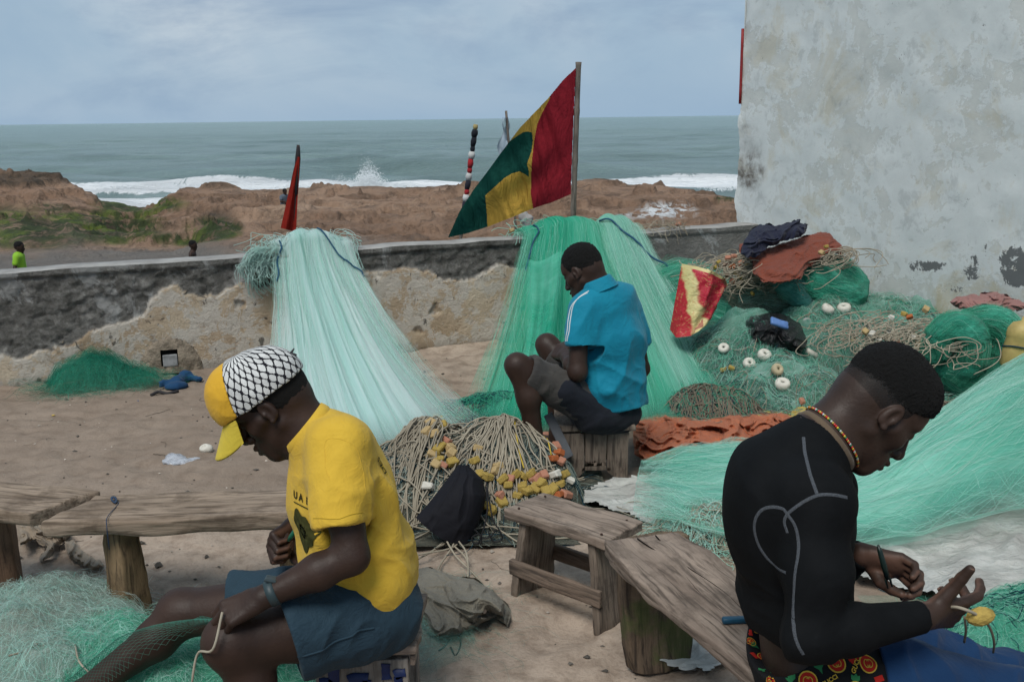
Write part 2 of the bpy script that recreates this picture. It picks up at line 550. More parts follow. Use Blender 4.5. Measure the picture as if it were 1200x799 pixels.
for y0, wd, hh, sd, thr in ((88, 3.0, 1.0, 101, 0.04), (112, 2.6, 0.9, 102, 0.22), (146, 3, 0.9, 103, 0.52), (205, 4, 0.9, 104, 0.62)):
    line = y0 + 9 * fbm(np.stack([XX * 0.012, 0 * XX, 0 * XX], -1), 3, sd)
    along = smooth01((fbm(np.stack([XX * 0.03, 0 * XX + sd, 0 * XX], -1), 4, sd + 7) - thr) / 0.35)
    g = np.exp(-((YY - line) / wd) ** 2)
    wv += hh * g * along
    foam = np.maximum(foam, along * np.clip(1.25 * np.exp(-((YY - line + wd * 0.9) / (wd * 1.1)) ** 2), 0, 1))
foam = np.maximum(foam, 0.68 * np.clip(1 - (YY - 64) / 22, 0, 1) * np.clip(0.7 + 0.7 * fbm(q * 0.08, 4, 110), 0, 1))
turb = np.clip(1.0 - (YY - 75) / 90, 0, 1) * 0.7
ZZ = SEA_Z + wv - np.where(YY < 56, (56 - YY) * 0.3, 0)
mesh('sea', np.stack([XX, YY, ZZ], -1).reshape(-1, 3), grid_faces(*XX.shape), MAT_SEA, attrs={'foam': foam.ravel(), 'turbid': turb.ravel()})
tag(bpy.data.objects['sea'], 'grey green sea with breaking waves up to the horizon', kind='structure')

# surf spray: loose white droplets thrown up where waves hit the rocks
def m_foam():
    s = M('surf_foam')
    return s.out((0.85, 0.87, 0.88), 0.9, 0.1)
MAT_FOAM = m_foam()
pts, rad = [], []
for cx, cy, Y_, wpx, hpx, n in ((432, 214, 84, 20, 21, 3400), (400, 216, 84, 26, 10, 900), (350, 216, 86, 30, 6, 500), (150, 216, 84, 28, 6, 500), (470, 216, 84, 22, 8, 500), (845, 218, 80, 20, 5, 400), (205, 215, 88, 30, 5, 400)):
    c = P(cx, cy + 3, Y_)
    sc_ = Y_ / F_PX
    a = rng.normal(0, 0.45, n)
    k = np.abs(rng.normal(0, 0.5, n)) * np.exp(-a ** 2 * 1.5)
    pts.append(np.stack([c[0] + a * wpx * sc_, c[1] + rng.normal(0, 1.2, n), c[2] + k * hpx * sc_ * 1.2 - 0.1], -1))
    rad.append(rng.uniform(0.012, 0.055, n) * (1.1 - 0.5 * np.clip(k, 0, 1)))
pts = np.concatenate(pts); rad = np.concatenate(rad)
oct_v = np.array([(1, 0, 0), (-1, 0, 0), (0, 1, 0), (0, -1, 0), (0, 0, 1), (0, 0, -1)], float)
oct_f = np.array([(0, 2, 4), (2, 1, 4), (1, 3, 4), (3, 0, 4), (2, 0, 5), (1, 2, 5), (3, 1, 5), (0, 3, 5)])
V = (pts[:, None] + oct_v[None] * rad[:, None, None] * rng.uniform(0.6, 1.4, (len(pts), 6, 1))).reshape(-1, 3)
Fo = (oct_f[None] + (np.arange(len(pts)) * 6)[:, None, None]).reshape(-1, 3)
tag(mesh('surf_spray', V, Fo, MAT_FOAM), 'white surf spray bursting up behind the brown rocks', 'spray', kind='stuff')

# ---- low sea wall
def m_wall():
    s = M('sea_wall_plaster')
    c = s.co()
    mk, ce = s.attr('plaster'), s.attr('cement')
    n1 = s.noise(1.6, 6, 0.6, c)
    n2 = s.noise(11, 12, 0.78, c)
    n3 = s.noise(60, 8, 0.7, c)
    bare = s.ramp(n2, [(0.30, (0.055, 0.052, 0.047)), (0.46, (0.115, 0.110, 0.10)), (0.56, (0.18, 0.173, 0.16)), (0.66, (0.28, 0.27, 0.25))])
    pale = s.m('MULTIPLY', s.ramp(s.noise(2.4, 7, 0.65, s.map(c, (1, 1, 0.6), loc=(4, 1, 2)), 0.7), [(0.53, 0.0), (0.57, 0.9)]), 0.75)
    bare = s.mix(pale, bare, (0.34, 0.34, 0.33))
    pl = s.ramp(n1, [(0.3, (0.36, 0.265, 0.175)), (0.5, (0.48, 0.375, 0.265)), (0.68, (0.60, 0.51, 0.39))])
    pl = s.mix(s.ramp(s.noise(5, 11, 0.76, c, 0.4), [(0.47, 0.0), (0.51, 0.7)]), pl, (0.58, 0.55, 0.50))
    pl = s.mix(s.ramp(n2, [(0.30, 0.8), (0.46, 0.0)]), pl, (0.20, 0.135, 0.085))
    spots = s.m('MULTIPLY', s.ramp(s.noise(8, 10, 0.74, s.map(c, loc=(9, 3, 5)), 0.3), [(0.60, 0.0), (0.63, 1.0)]), 0.8)
    pl = s.mix(spots, pl, (0.05, 0.045, 0.04))
    col = s.mix(mk, bare, pl)
    grey = s.ramp(n2, [(0.3, (0.13, 0.125, 0.115)), (0.7, (0.235, 0.23, 0.22))])
    grey = s.mix(s.ramp(s.noise(3.3, 8, 0.7, s.map(c, loc=(2, 7, 1)), 0.8), [(0.53, 0.0), (0.62, 0.8)]), grey, (0.46, 0.47, 0.47))
    col = s.mix(ce, col, grey)
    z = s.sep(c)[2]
    foot = s.ramp(s.m('ADD', z, s.m('MULTIPLY', n2, 0.12)), [(0.04, 0.6), (0.13, 0.0)])  # contact shade painted as a dark line where the wall meets the sand
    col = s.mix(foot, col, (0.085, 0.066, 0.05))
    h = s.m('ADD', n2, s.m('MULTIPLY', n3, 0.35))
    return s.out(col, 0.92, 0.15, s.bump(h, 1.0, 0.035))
def m_cap():
    s = M('wall_cap_cement')
    n2 = s.noise(6, 8, 0.65)
    col = s.ramp(n2, [(0.3, (0.20, 0.19, 0.18)), (0.7, (0.36, 0.35, 0.33))])
    return s.out(col, 0.9, 0.2, s.bump(s.noise(40, 6, 0.6), 0.5, 0.01))
MAT_WALL, MAT_CAP = m_wall(), m_cap()
EDGE = [(-150, 430), (0, 418), (35, 412), (70, 402), (105, 390), (150, 373), (168, 366), (176, 345), (190, 334), (208, 330), (216, 340), (232, 348), (252, 345), (270, 335), (281, 327), (300, 331), (330, 325), (420, 316), (440, 320), (470, 315), (505, 318), (520, 326), (545, 327), (560, 318), (580, 303), (600, 312), (640, 312), (700, 305)]
eu = np.array([wall_uz(*e) for e in EDGE])
ULEN0, ULEN1 = -3.6, 5.72
nu, nz = 760, 76
u = np.linspace(ULEN0, ULEN1, nu)
_tp = np.array([wall_uz(*q_) for q_ in ((-60, 323), (0, 319), (281, 302), (510, 285), (738, 273), (865, 264.5))])
TOPZ = np.interp(u, _tp[:, 0], _tp[:, 1]) - 0.006
z = np.linspace(-0.10, WTOP, nz)
Ug, Zg = np.meshgrid(u, z, indexing='ij')
pq = np.stack([Ug, 0 * Ug, Zg], -1)
edge_z = np.interp(Ug, eu[:, 0], eu[:, 1]) + 0.030 * fbm(pq * 9, 5, 5, 0.62) + 0.02 * fbm(pq * 3.3, 3, 6)
pl = smooth01((edge_z - Zg) / 0.012 + 0.5)
cem = smooth01((Ug - 3.75 + 0.25 * fbm(pq * 4, 3, 8)) / 0.25)
pl = pl * (1 - cem)
stone = 0.014 * np.clip(1 - np.abs(fbm(pq * np.array([5, 1, 7.5]), 4, 15)), 0, 1) ** 1.5 + 0.009 * fbm(pq * 19, 4, 16, 0.65) - 0.004
holes = smooth01((fbm(pq * np.array([7, 1, 7]) + 5, 3, 18) - 0.85) / 0.15) * 0.02
off = (1 - pl) * (stone - 0.018) * (1 - 0.75 * cem) + pl * (0.020 + 0.005 * fbm(pq * 3, 4, 17) - holes)
band = smooth01((Zg - WTOP + 0.045) / 0.01) * (0.01 - off) * 0.8
off = off + band
Zw = Zg * (TOPZ / WTOP)[:, None]
top_wob = 0.008 * fbm(np.stack([u * 3, 0 * u, 0 * u], -1), 3, 3)
Zw[:, -1] += top_wob
Vf = np.stack([W0[0] + WDIR[0] * Ug + WNRM[0] * off, W0[1] + WDIR[1] * Ug + WNRM[1] * off, Zw], -1)
wallo = empty('sea_wall', wall_pt(1.0, 0, 0), 'low weathered sea wall with broken dark plaster above ochre patches', 'wall')
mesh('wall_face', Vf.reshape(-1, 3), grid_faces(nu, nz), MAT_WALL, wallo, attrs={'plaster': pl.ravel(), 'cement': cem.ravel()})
# cap, back and ends
rows = []
for off_, zz_ in ((0.0, WTOP), (-0.01, WTOP + 0.004), (-0.12, WTOP + 0.006), (-WTH + 0.01, WTOP + 0.002), (-WTH, WTOP - 0.012), (-WTH, -0.9), (-WTH - 0.02, -2.4)):
    o_ = Vf[:, -1, :2] if off_ == 0 else (W0[None] + WDIR[None] * u[:, None] + WNRM[None] * (off_ + 0.006 * fbm(np.stack([u * 5, 0 * u + off_ * 9, 0 * u], -1), 3, 4))[:, None])
    zr_ = (Zw[:, -1] if off_ == 0 else zz_ + top_wob + (TOPZ - WTOP) * (1 if zz_ > 0 else 0))
    rows.append(np.concatenate([o_, np.broadcast_to(zr_, (nu,))[:, None]], 1))
rows = np.stack(rows, 1)
mesh('wall_cap', rows.reshape(-1, 3), grid_faces(nu, rows.shape[1]), MAT_CAP, wallo)

# ---- building on the right: big flaking plaster wall
def m_building():
    s = M('flaking_limewash')
    c = s.co()
    z = s.sep(c)[2]
    n1 = s.noise(1.1, 9, 0.70, c, 0.3)
    n2 = s.noise(5.5, 11, 0.74, c, 0.3)
    n3 = s.noise(24, 6, 0.6, c)
    paint = s.ramp(n1, [(0.3, (0.49, 0.512, 0.502)), (0.55, (0.59, 0.61, 0.60)), (0.75, (0.66, 0.675, 0.66))])
    under = s.ramp(n2, [(0.35, (0.42, 0.43, 0.41)), (0.65, (0.52, 0.525, 0.495))])
    pm = s.ramp(s.m('ADD', n1, s.m('MULTIPLY', n2, 0.55)), [(0.775, 0.0), (0.80, 0.85)])
    col = s.mix(pm, paint, under)
    oc = s.m('MULTIPLY', s.ramp(s.noise(1.8, 7, 0.7, s.map(c, loc=(5, 2, 8)), 0.5), [(0.52, 0.0), (0.62, 0.7)]), s.ramp(z, [(0.3, 1.0), (1.0, 0.45)]))
    col = s.mix(oc, col, (0.44, 0.36, 0.21))
    gm = s.ramp(n2, [(0.36, 0.4), (0.45, 0.0)])
    col = s.mix(gm, col, (0.28, 0.29, 0.285))
    dk = s.attr('peel')
    pk = s.ramp(s.m('ADD', dk, s.m('MULTIPLY', s.m('SUBTRACT', s.noise(9, 12, 0.8, c, 0.3), 0.5), 4.2)), [(0.62, 0.0), (0.65, 1.0)])
    col = s.mix(pk, col, (0.13, 0.135, 0.135))
    st = s.attr('stain')
    col = s.mix(s.m('MULTIPLY', st, s.ramp(n2, [(0.38, 1.0), (0.58, 0.12)])), col, (0.12, 0.105, 0.09))
    h = s.m('ADD', s.m('MULTIPLY', n2, 0.8), s.m('MULTIPLY', n3, 0.3))
    h = s.m('SUBTRACT', h, s.m('MULTIPLY', s.m('ADD', pm, pk), 0.35))
    return s.out(col, 0.92, 0.15, s.bump(h, 0.4, 0.008))
MAT_BLD = m_building()
BDIR = np.array([0.43, -0.903]); BDIR /= np.linalg.norm(BDIR)
BN = np.array([BDIR[1], -BDIR[0]])                 # points out of the face, to the yard
B0 = P(866, 200, 8.66)[:2]
def bld_uz(px, py):
    d = ray(px, py)
    t_ = ((B0 - np.zeros(2)) @ BN) / (d[:2] @ BN)
    q_ = np.array([0, 0, CAM_H]) + d * t_
    return (q_[:2] - B0) @ BDIR, q_[2]
nu, nz = 260, 200
u = np.linspace(0.0, 9.0, nu) ** 1.0
z = np.linspace(-0.3, 5.2, nz)
Ug, Zg = np.meshgrid(u, z, indexing='ij')
pq = np.stack([Ug, 0 * Ug, Zg], -1)
off = 0.010 * fbm(pq * 1.2, 4, 25) + 0.004 * fbm(pq * 6, 3, 26)
V = np.stack([B0[0] + BDIR[0] * Ug + BN[0] * off, B0[1] + BDIR[1] * Ug + BN[1] * off, Zg], -1)
V[0, :, 0] += 0.022 * fbm(np.stack([z * 5, 0 * z, 0 * z], -1), 5, 27, 0.65)
vx, vy = pix(V)
peel = np.maximum.reduce([blob(1188, 308, 20, 22), blob(1140, 313, 9, 18), blob(1085, 312, 24, 8) * 0.62, blob(1155, 296, 5, 16) * 0.8, blob(1123, 340, 10, 7) * 0.55, blob(1200, 320, 30, 20), blob(1068, 191, 5, 5) * 0.7])
peel = np.where(vy < 165, np.where(peel > 0.6, peel, 0), peel) + np.where(Zg < 0.7, 0.12, -0.12)
stain = np.maximum.reduce([blob(879, 200, 17, 22) * 1.6, blob(877, 152, 11, 7) * 0.7, blob(880, 178, 14, 30) * 0.45, np.clip(0.55 - Zg * 1.1, 0, 0.6)])
bld = empty('whitewashed_building', (B0[0], B0[1], 0), 'tall whitewashed building wall with flaking pale blue paint', 'building')
mesh('wall', V.reshape(-1, 3), grid_faces(nu, nz), MAT_BLD, bld, attrs={'peel': np.clip(peel, 0, 2).ravel(), 'stain': np.clip(stain, 0, 1).ravel()})
# sea side of the building and its roof edge
def bxy(a, b):
    q_ = B0 + BDIR * a - BN * b
    return (q_[0], q_[1])
ring = [bxy(0, 0.0), bxy(0, 5), bxy(9, 5), bxy(9, 0.0)]
Vs = [(*r, -2.3) for r in ring] + [(*r, 5.2) for r in ring]
mesh('side_wall', np.array(Vs), [np.array([(0, 1, 5, 4), (1, 2, 6, 5), (2, 3, 7, 6), (4, 5, 6, 7)])], MAT_BLD, bld, smooth=False)
# ================================================================== SDF MODELLER (people, cloth bundles)
def v3(*a):
    return np.array(a, float)
def unit(v):
    v = np.asarray(v, float)
    return v / (np.linalg.norm(v) + 1e-12)
def RC(a, b, r1, r2, k=0.01, op='u'):
    return ('rc', np.asarray(a, float), np.asarray(b, float), r1, r2, None, k, op)
def SP(c, r, k=0.01, op='u'):
    return ('rc', np.asarray(c, float), np.asarray(c, float) + 1e-6, r, r, None, k, op)
def EC(a, b, s1, s2, side, k=0.02, op='u'):
    return ('ec', np.asarray(a, float), np.asarray(b, float), s1, s2, unit(side), k, op)
def EL(c, r, R=None, k=0.01, op='u'):
    return ('el', np.asarray(c, float), np.asarray(r, float), None, None, np.eye(3) if R is None else np.asarray(R, float), k, op)
def PL(p, n, k=0.002, box=None):
    """keep the side the normal points away from; optional limiting sphere (centre, radius)"""
    return ('pl', np.asarray(p, float), unit(n), box, None, None, k, 'c')
def prim_bounds(pr):
    kind, a, b = pr[0], pr[1], pr[2]
    if kind == 'rc':
        r = max(pr[3], pr[4])
        return np.minimum(a, b) - r, np.maximum(a, b) + r
    if kind == 'ec':
        r = max(*pr[3], *pr[4])
        return np.minimum(a, b) - r, np.maximum(a, b) + r
    if kind == 'el':
        r = max(b)
        return a - r, a + r
def prim_eval(pr, X, Y, Z):
    kind, a, b, c, d, e = pr[:6]
    if kind == 'rc':
        ab = b - a
        L = max(ab @ ab, 1e-12)
        x, y, z = X - a[0], Y - a[1], Z - a[2]
        t = np.clip((x * ab[0] + y * ab[1] + z * ab[2]) / L, 0, 1)
        x = x - t * ab[0]; y = y - t * ab[1]; z = z - t * ab[2]
        return np.sqrt(x * x + y * y + z * z) - (c + (d - c) * t)
    if kind == 'ec':
        ab = b - a
        L = max(ab @ ab, 1e-12)
        ax = ab / math.sqrt(L)
        sd = unit(e - ax * (e @ ax))
        fr = np.cross(ax, sd)
        x, y, z = X - a[0], Y - a[1], Z - a[2]
        t = np.clip((x * ab[0] + y * ab[1] + z * ab[2]) / L, 0, 1)
        x = x - t * ab[0]; y = y - t * ab[1]; z = z - t * ab[2]
        A = c[0] + (d[0] - c[0]) * t
        B = c[1] + (d[1] - c[1]) * t
        m = np.minimum(A, B)
        q = np.sqrt(((x * sd[0] + y * sd[1] + z * sd[2]) / A) ** 2 + ((x * fr[0] + y * fr[1] + z * fr[2]) / B) ** 2 + ((x * ax[0] + y * ax[1] + z * ax[2]) / m) ** 2)
        return (q - 1) * m
    if kind == 'el':
        x, y, z = X - a[0], Y - a[1], Z - a[2]
        R = e
        l = [(x * R[0, i] + y * R[1, i] + z * R[2, i]) for i in range(3)]
        k0 = np.sqrt((l[0] / b[0]) ** 2 + (l[1] / b[1]) ** 2 + (l[2] / b[2]) ** 2)
        k1 = np.sqrt((l[0] / b[0] ** 2) ** 2 + (l[1] / b[1] ** 2) ** 2 + (l[2] / b[2] ** 2) ** 2)
        return k0 * (k0 - 1) / (k1 + 1e-9)
def sdf_mesh(prims, h, lo=None, hi=None):
    bs = [prim_bounds(p) for p in prims if p[0] != 'pl' and p[7] == 'u']
    L = np.min([b[0] for b in bs], 0) - 2.5 * h
    U = np.max([b[1] for b in bs], 0) + 2.5 * h
    if lo is not None: L = np.maximum(L, lo)
    if hi is not None: U = np.minimum(U, hi)
    n = np.ceil((U - L) / h).astype(int) + 1
    gx, gy, gz = [(L[i] + h * np.arange(n[i])).astype(np.float32) for i in range(3)]
    Fd = np.full(n, 1.0, np.float32)
    for pr in prims:
        k = pr[6]
        if pr[0] == 'pl':
            d = (gx[:, None, None] - pr[1][0]) * pr[2][0] + (gy[None, :, None] - pr[1][1]) * pr[2][1] + (gz[None, None, :] - pr[1][2]) * pr[2][2]
            if pr[3] is not None:
                c, r = pr[3]
                ds = np.sqrt((gx[:, None, None] - c[0]) ** 2 + (gy[None, :, None] - c[1]) ** 2 + (gz[None, None, :] - c[2]) ** 2) - r
                d = np.minimum(d, -ds)
            Fd = np.maximum(Fd, d.astype(np.float32))
            continue
        a, b = prim_bounds(pr)
        pad = k + 3 * h
        i0 = np.clip(np.floor((a - pad - L) / h).astype(int), 0, n)
        i1 = np.clip(np.ceil((b + pad - L) / h).astype(int) + 1, 0, n)
        if np.any(i1 <= i0):
            continue
        sl = tuple(slice(i0[i], i1[i]) for i in range(3))
        d = prim_eval(pr, gx[sl[0]][:, None, None], gy[sl[1]][None, :, None], gz[sl[2]][None, None, :]).astype(np.float32)
        cur = Fd[sl]
        if pr[7] == 'u':
            hh = np.maximum(k - np.abs(cur - d), 0) / k
            Fd[sl] = np.minimum(cur, d) - hh * hh * k * 0.25
        else:
            hh = np.maximum(k - np.abs(cur + d), 0) / k
            Fd[sl] = np.maximum(cur, -d) + hh * hh * k * 0.25
    # close the volume at the box border
    for ax in range(3):
        sl = [slice(None)] * 3
        for e in (0, -1):
            sl[ax] = e
            Fd[tuple(sl)] = np.maximum(Fd[tuple(sl)], 0.5 * h)
    return surface_nets(Fd, L, h)
def surface_nets(Fd, L, h):
    S = Fd < 0
    c = [(i, j, k) for i in (0, 1) for j in (0, 1) for k in (0, 1)]
    n = np.array(Fd.shape)
    cnt = np.zeros(n - 1, np.int8)
    for i, j, k in c:
        cnt += S[i:n[0] - 1 + i, j:n[1] - 1 + j, k:n[2] - 1 + k]
    act = (cnt > 0) & (cnt < 8)
    idx = np.argwhere(act)
    vals = np.stack([Fd[idx[:, 0] + i, idx[:, 1] + j, idx[:, 2] + k] for i, j, k in c], 1)
    acc = np.zeros((len(idx), 3), np.float32)
    num = np.zeros(len(idx), np.float32)
    for a in range(8):
        for b in range(a + 1, 8):
            if sum(abs(c[a][q] - c[b][q]) for q in range(3)) != 1:
                continue
            fa, fb = vals[:, a], vals[:, b]
            mk = (fa < 0) != (fb < 0)
            t = np.where(mk, fa / (fa - fb + 1e-20), 0)
            p = np.array(c[a], np.float32)[None] + t[:, None] * (np.array(c[b], np.float32) - np.array(c[a], np.float32))[None]
            acc += p * mk[:, None]
            num += mk
    V = (idx + acc / num[:, None]) * h + L
    vid = np.full(n - 1, -1, np.int32)
    vid[tuple(idx.T)] = np.arange(len(idx))
    quads = []
    for ax in range(3):
        o = [q for q in range(3) if q != ax]
        s0 = [slice(None)] * 3; s1 = [slice(None)] * 3
        s0[ax] = slice(0, -1); s1[ax] = slice(1, None)
        for q in o:
            s0[q] = slice(1, -1); s1[q] = slice(1, -1)
        A_, B_ = S[tuple(s0)], S[tuple(s1)]
        e = np.argwhere(A_ != B_)
        if not len(e):
            continue
        e1 = e.copy()
        for q in o:
            e1[:, q] += 1
        def cell(du, dv):
            z = e1.copy()
            z[:, o[0]] -= du
            z[:, o[1]] -= dv
            return vid[tuple(z.T)]
        qd = np.stack([cell(1, 1), cell(0, 1), cell(0, 0), cell(1, 0)], 1)
        inside = A_[tuple(e.T)]
        flip = inside if ax != 1 else ~inside
        qd[~flip] = qd[~flip][:, ::-1]
        quads.append(qd)
    Q = np.concatenate(quads)
    Q = Q[(Q >= 0).all(1)]
    return V.astype(np.float64), Q
def vnormals(V, Q):
    a, b, c, d = (V[Q[:, i]] for i in range(4))
    fn = np.cross(c - a, d - b)
    N = np.zeros_like(V)
    for i in range(4):
        for ax in range(3):
            N[:, ax] += np.bincount(Q[:, i], fn[:, ax], len(V))
    return N / (np.linalg.norm(N, axis=1, keepdims=True) + 1e-12)
def relax(V, Q, it=1, f=0.5):
    for _ in range(it):
        S_ = np.zeros_like(V); n_ = np.zeros(len(V))
        for i in range(4):
            for j in ((i + 1) % 4, (i + 3) % 4):
                n_ += np.bincount(Q[:, i], minlength=len(V))
                for ax in range(3):
                    S_[:, ax] += np.bincount(Q[:, i], V[Q[:, j], ax], len(V))
        V = V + f * (S_ / np.maximum(n_, 1)[:, None] - V)
    return V
def join_meshes(parts):
    Vs, Fs, o = [], [], 0
    for V, Q in parts:
        Vs.append(V); Fs.append(Q + o); o += len(V)
    return np.concatenate(Vs), np.concatenate(Fs)
def folds(V, N, amp, freq, axis, stretch=4.0, seed=0, mask=None):
    """cloth creases: ridged noise stretched along axis"""
    ax = unit(axis)
    p = V - np.outer(V @ ax, ax) * (1 - 1 / stretch)
    w_ = np.stack([fbm(V * freq * 0.45 + 9 * k, 2, seed + 5 + k) for k in range(3)], 1) * 0.42 / freq
    n1 = 1 - np.abs(vnoise((p + w_) * freq, seed)) * 1.25
    n2 = 1 - np.abs(vnoise((p + w_) * freq * 2.1 + 4.7, seed + 1)) * 1.25
    d = amp * (np.clip(n1, 0, 1) ** 2.2 * 1.25 + np.clip(n2, 0, 1) ** 2.2 * 0.45 - 0.55)
    if mask is not None:
        d = d * mask
    return V + N * d[:, None]

def head_frame(fwd, up=(0, 0, 1)):
    f = unit(fwd)
    l = unit(np.cross(up, f))
    return np.stack([f, l, np.cross(f, l)], 1)       # columns forward, left, up
def bowed(fx, fy, pitch, tilt=0.0):
    """forward direction lowered by pitch degrees; tilt rolls the head to its left"""
    h = unit((fx, fy, 0))
    p = math.radians(pitch)
    f = h * math.cos(p) + v3(0, 0, -1) * math.sin(p)
    l = unit(np.cross((0, 0, 1), h))
    u = np.cross(f, l)
    t = math.radians(tilt)
    l2 = l * math.cos(t) - u * math.sin(t)
    return np.stack([f, l2, np.cross(f, l2)], 1)
def head_prims(C, R, s=0.93, beard=0.0, lips=1.0):
    def p(x, y, z):
        return C + R @ (v3(x, y, z) * s)
    def el(c, r, k=0.015, op='u', rot=None):
        return EL(p(*c), np.array(r) * s, R if rot is None else R @ rot, k, op)
    def rc(a, b, r1, r2, k=0.012, op='u'):
        return RC(p(*a), p(*b), r1 * s, r2 * s, k, op)
    L = [el((-0.014, 0, 0.045), (0.097, 0.075, 0.086)),
         el((-0.048, 0, 0.005), (0.056, 0.062, 0.062), 0.03),
         el((0.052, 0, 0.040), (0.040, 0.056, 0.050), 0.03),
         el((0.040, 0, -0.035), (0.048, 0.054, 0.066), 0.03),
         rc((-0.004, 0.054, -0.045), (0.066, 0.016, -0.104), 0.018, 0.018, 0.03),
         rc((-0.004, -0.054, -0.045), (0.066, -0.016, -0.104), 0.018, 0.018, 0.03),
         el((0.074, 0, -0.106), (0.020, 0.024, 0.018), 0.02),
         el((0.078, 0, -0.070), (0.026, 0.033, 0.032), 0.022),
         rc((0.058, 0.045, -0.020), (0.030, 0.060, -0.008), 0.018, 0.014, 0.025),
         rc((0.058, -0.045, -0.020), (0.030, -0.060, -0.008), 0.018, 0.014, 0.025),
         rc((0.086, 0.008, 0.034), (0.066, 0.050, 0.032), 0.011, 0.009, 0.012),
         rc((0.086, -0.008, 0.034), (0.066, -0.050, 0.032), 0.011, 0.009, 0.012),
         SP(p(0.094, 0.032, 0.012), 0.014 * s, 0.012, 's'), SP(p(0.094, -0.032, 0.012), 0.014 * s, 0.012, 's'),
         SP(p(0.0745, 0.032, 0.010), 0.0145 * s, 0.003), SP(p(0.0745, -0.032, 0.010), 0.0145 * s, 0.003),
         rc((0.086, 0, 0.026), (0.110, 0, -0.026), 0.008, 0.013, 0.008),
         SP(p(0.113, 0, -0.031), 0.0135 * s, 0.006),
         SP(p(0.100, 0.015, -0.036), 0.0115 * s, 0.006), SP(p(0.100, -0.015, -0.036), 0.0115 * s, 0.006),
         SP(p(0.106, 0.009, -0.045), 0.005 * s, 0.003, 's'), SP(p(0.106, -0.009, -0.045), 0.005 * s, 0.003, 's'),
         el((0.100, 0, -0.0625), (0.0125 * lips, 0.025, 0.0085 * lips), 0.004),
         el((0.097, 0, -0.0790), (0.0130 * lips, 0.022, 0.0095 * lips), 0.004),
         el((0.111, 0, -0.0708), (0.010, 0.028, 0.0016), 0.003, 's'),
         el((0.094, 0, -0.0905), (0.008, 0.016, 0.005), 0.008, 's')]
    for sg in (1, -1):
        ra = np.array([[math.cos(0.25), 0, math.sin(0.25)], [0, 1, 0], [-math.sin(0.25), 0, math.cos(0.25)]])
        L += [el((-0.006, sg * 0.077, 0.004), (0.019, 0.010, 0.031), 0.006, 'u', ra),
              el((-0.002, sg * 0.087, 0.006), (0.011, 0.008, 0.020), 0.004, 's', ra),
              SP(p(0.006, sg * 0.080, 0.000), 0.006 * s, 0.004), SP(p(0.000, sg * 0.080, -0.024), 0.0075 * s, 0.005)]
    if beard:
        L += [el((0.060, 0, -0.112), (0.034, 0.032, 0.014), 0.012)]
    return L
def hand_prims(W, X, N, thumb_sign, curl, spread=0.0, thumb=None, s=1.0, fr=1.0):
    """W wrist, X towards the knuckles, N out of the palm; curl: 4 lists of 3 angles (deg)"""
    X = unit(X); N = unit(np.asarray(N, float) - X * (np.asarray(N, float) @ X))
    T = np.cross(X, N) * thumb_sign
    pr, tips = [], []
    offs = (0.030, 0.010, -0.010, -0.028)
    lens = ((0.041, 0.025, 0.020), (0.045, 0.029, 0.021), (0.042, 0.027, 0.021), (0.033, 0.020, 0.018))
    rad = ((0.0098, 0.0090, 0.0080), (0.0100, 0.0092, 0.0082), (0.0096, 0.0088, 0.0078), (0.0086, 0.0078, 0.0070))
    kl = (0.086, 0.089, 0.085, 0.078)
    pr.append(EC(W - X * 0.01 * s, W + X * 0.02 * s, (0.027 * s, 0.020 * s), (0.030 * s, 0.019 * s), T, 0.015))
    for i in range(4):
        pr.append(RC(W + (X * 0.015 + T * offs[i] * 0.6) * s, W + (X * kl[i] + T * offs[i] - N * 0.003) * s, 0.015 * s, 0.0112 * s, 0.012))
    pr.append(EL(W + (X * 0.055 + N * 0.006) * s, np.array([0.036, 0.030, 0.014]) * s, np.stack([X, T, N], 1), 0.012))
    pr.append(RC(W + (X * 0.02 + T * 0.018 + N * 0.006) * s, W + (X * 0.055 + T * 0.028 + N * 0.010) * s, 0.015 * s, 0.013 * s, 0.012))
    for i in range(4):
        p = W + (X * kl[i] + T * offs[i] - N * 0.003) * s
        ang = 0.0
        d0 = unit(X + T * spread * (1.5 - i) * 0.12)
        for j in range(3):
            ang += math.radians(curl[i][j])
            d = unit(d0 * math.cos(ang) + N * math.sin(ang))
            e = p + d * lens[i][j] * s
            pr.append(RC(p, e, rad[i][j] * s * fr * (1.06 if j else 1.1), rad[i][j] * s * fr, 0.0022))
            p = e
        tips.append((p, d, unit(-d0 * -math.sin(ang) * -1 - N * math.cos(ang)), rad[i][2] * s * fr))
    th = thumb or ((0.45, 0.75, 0.35), (0.75, 0.45, 0.4), (0.9, 0.2, 0.35))
    p = W + (X * 0.022 + T * 0.024 + N * 0.006) * s
    for j, (ln, r1, r2) in enumerate(((0.042, 0.0150, 0.0125), (0.033, 0.0120, 0.0105), (0.027, 0.0108, 0.0085))):
        d = unit(X * th[j][0] + T * th[j][1] + N * th[j][2])
        e = p + d * ln * s
        pr.append(RC(p, e, r1 * s * fr, r2 * s * fr, 0.006 if j < 1 else 0.003))
        p = e
    tips.append((p, d, unit(-N * 0.3 + T * 0.8), 0.0085 * s * fr))
    return pr, tips
def limb(pts, rs, k=0.02):
    return [RC(pts[i], pts[i + 1], rs[i], rs[i + 1], k) for i in range(len(pts) - 1)]
def bvh_of(V, Q):
    return BVHTree.FromPolygons([tuple(v) for v in V], [tuple(int(i) for i in q) for q in Q])
def on_surface(bvh, pts, off=0.002):
    out, nn = [], []
    for p in pts:
        co, no, _, _ = bvh.find_nearest(Vector(p))
        out.append(np.array(co) + np.array(no) * off); nn.append(np.array(no))
    return np.array(out), np.array(nn)
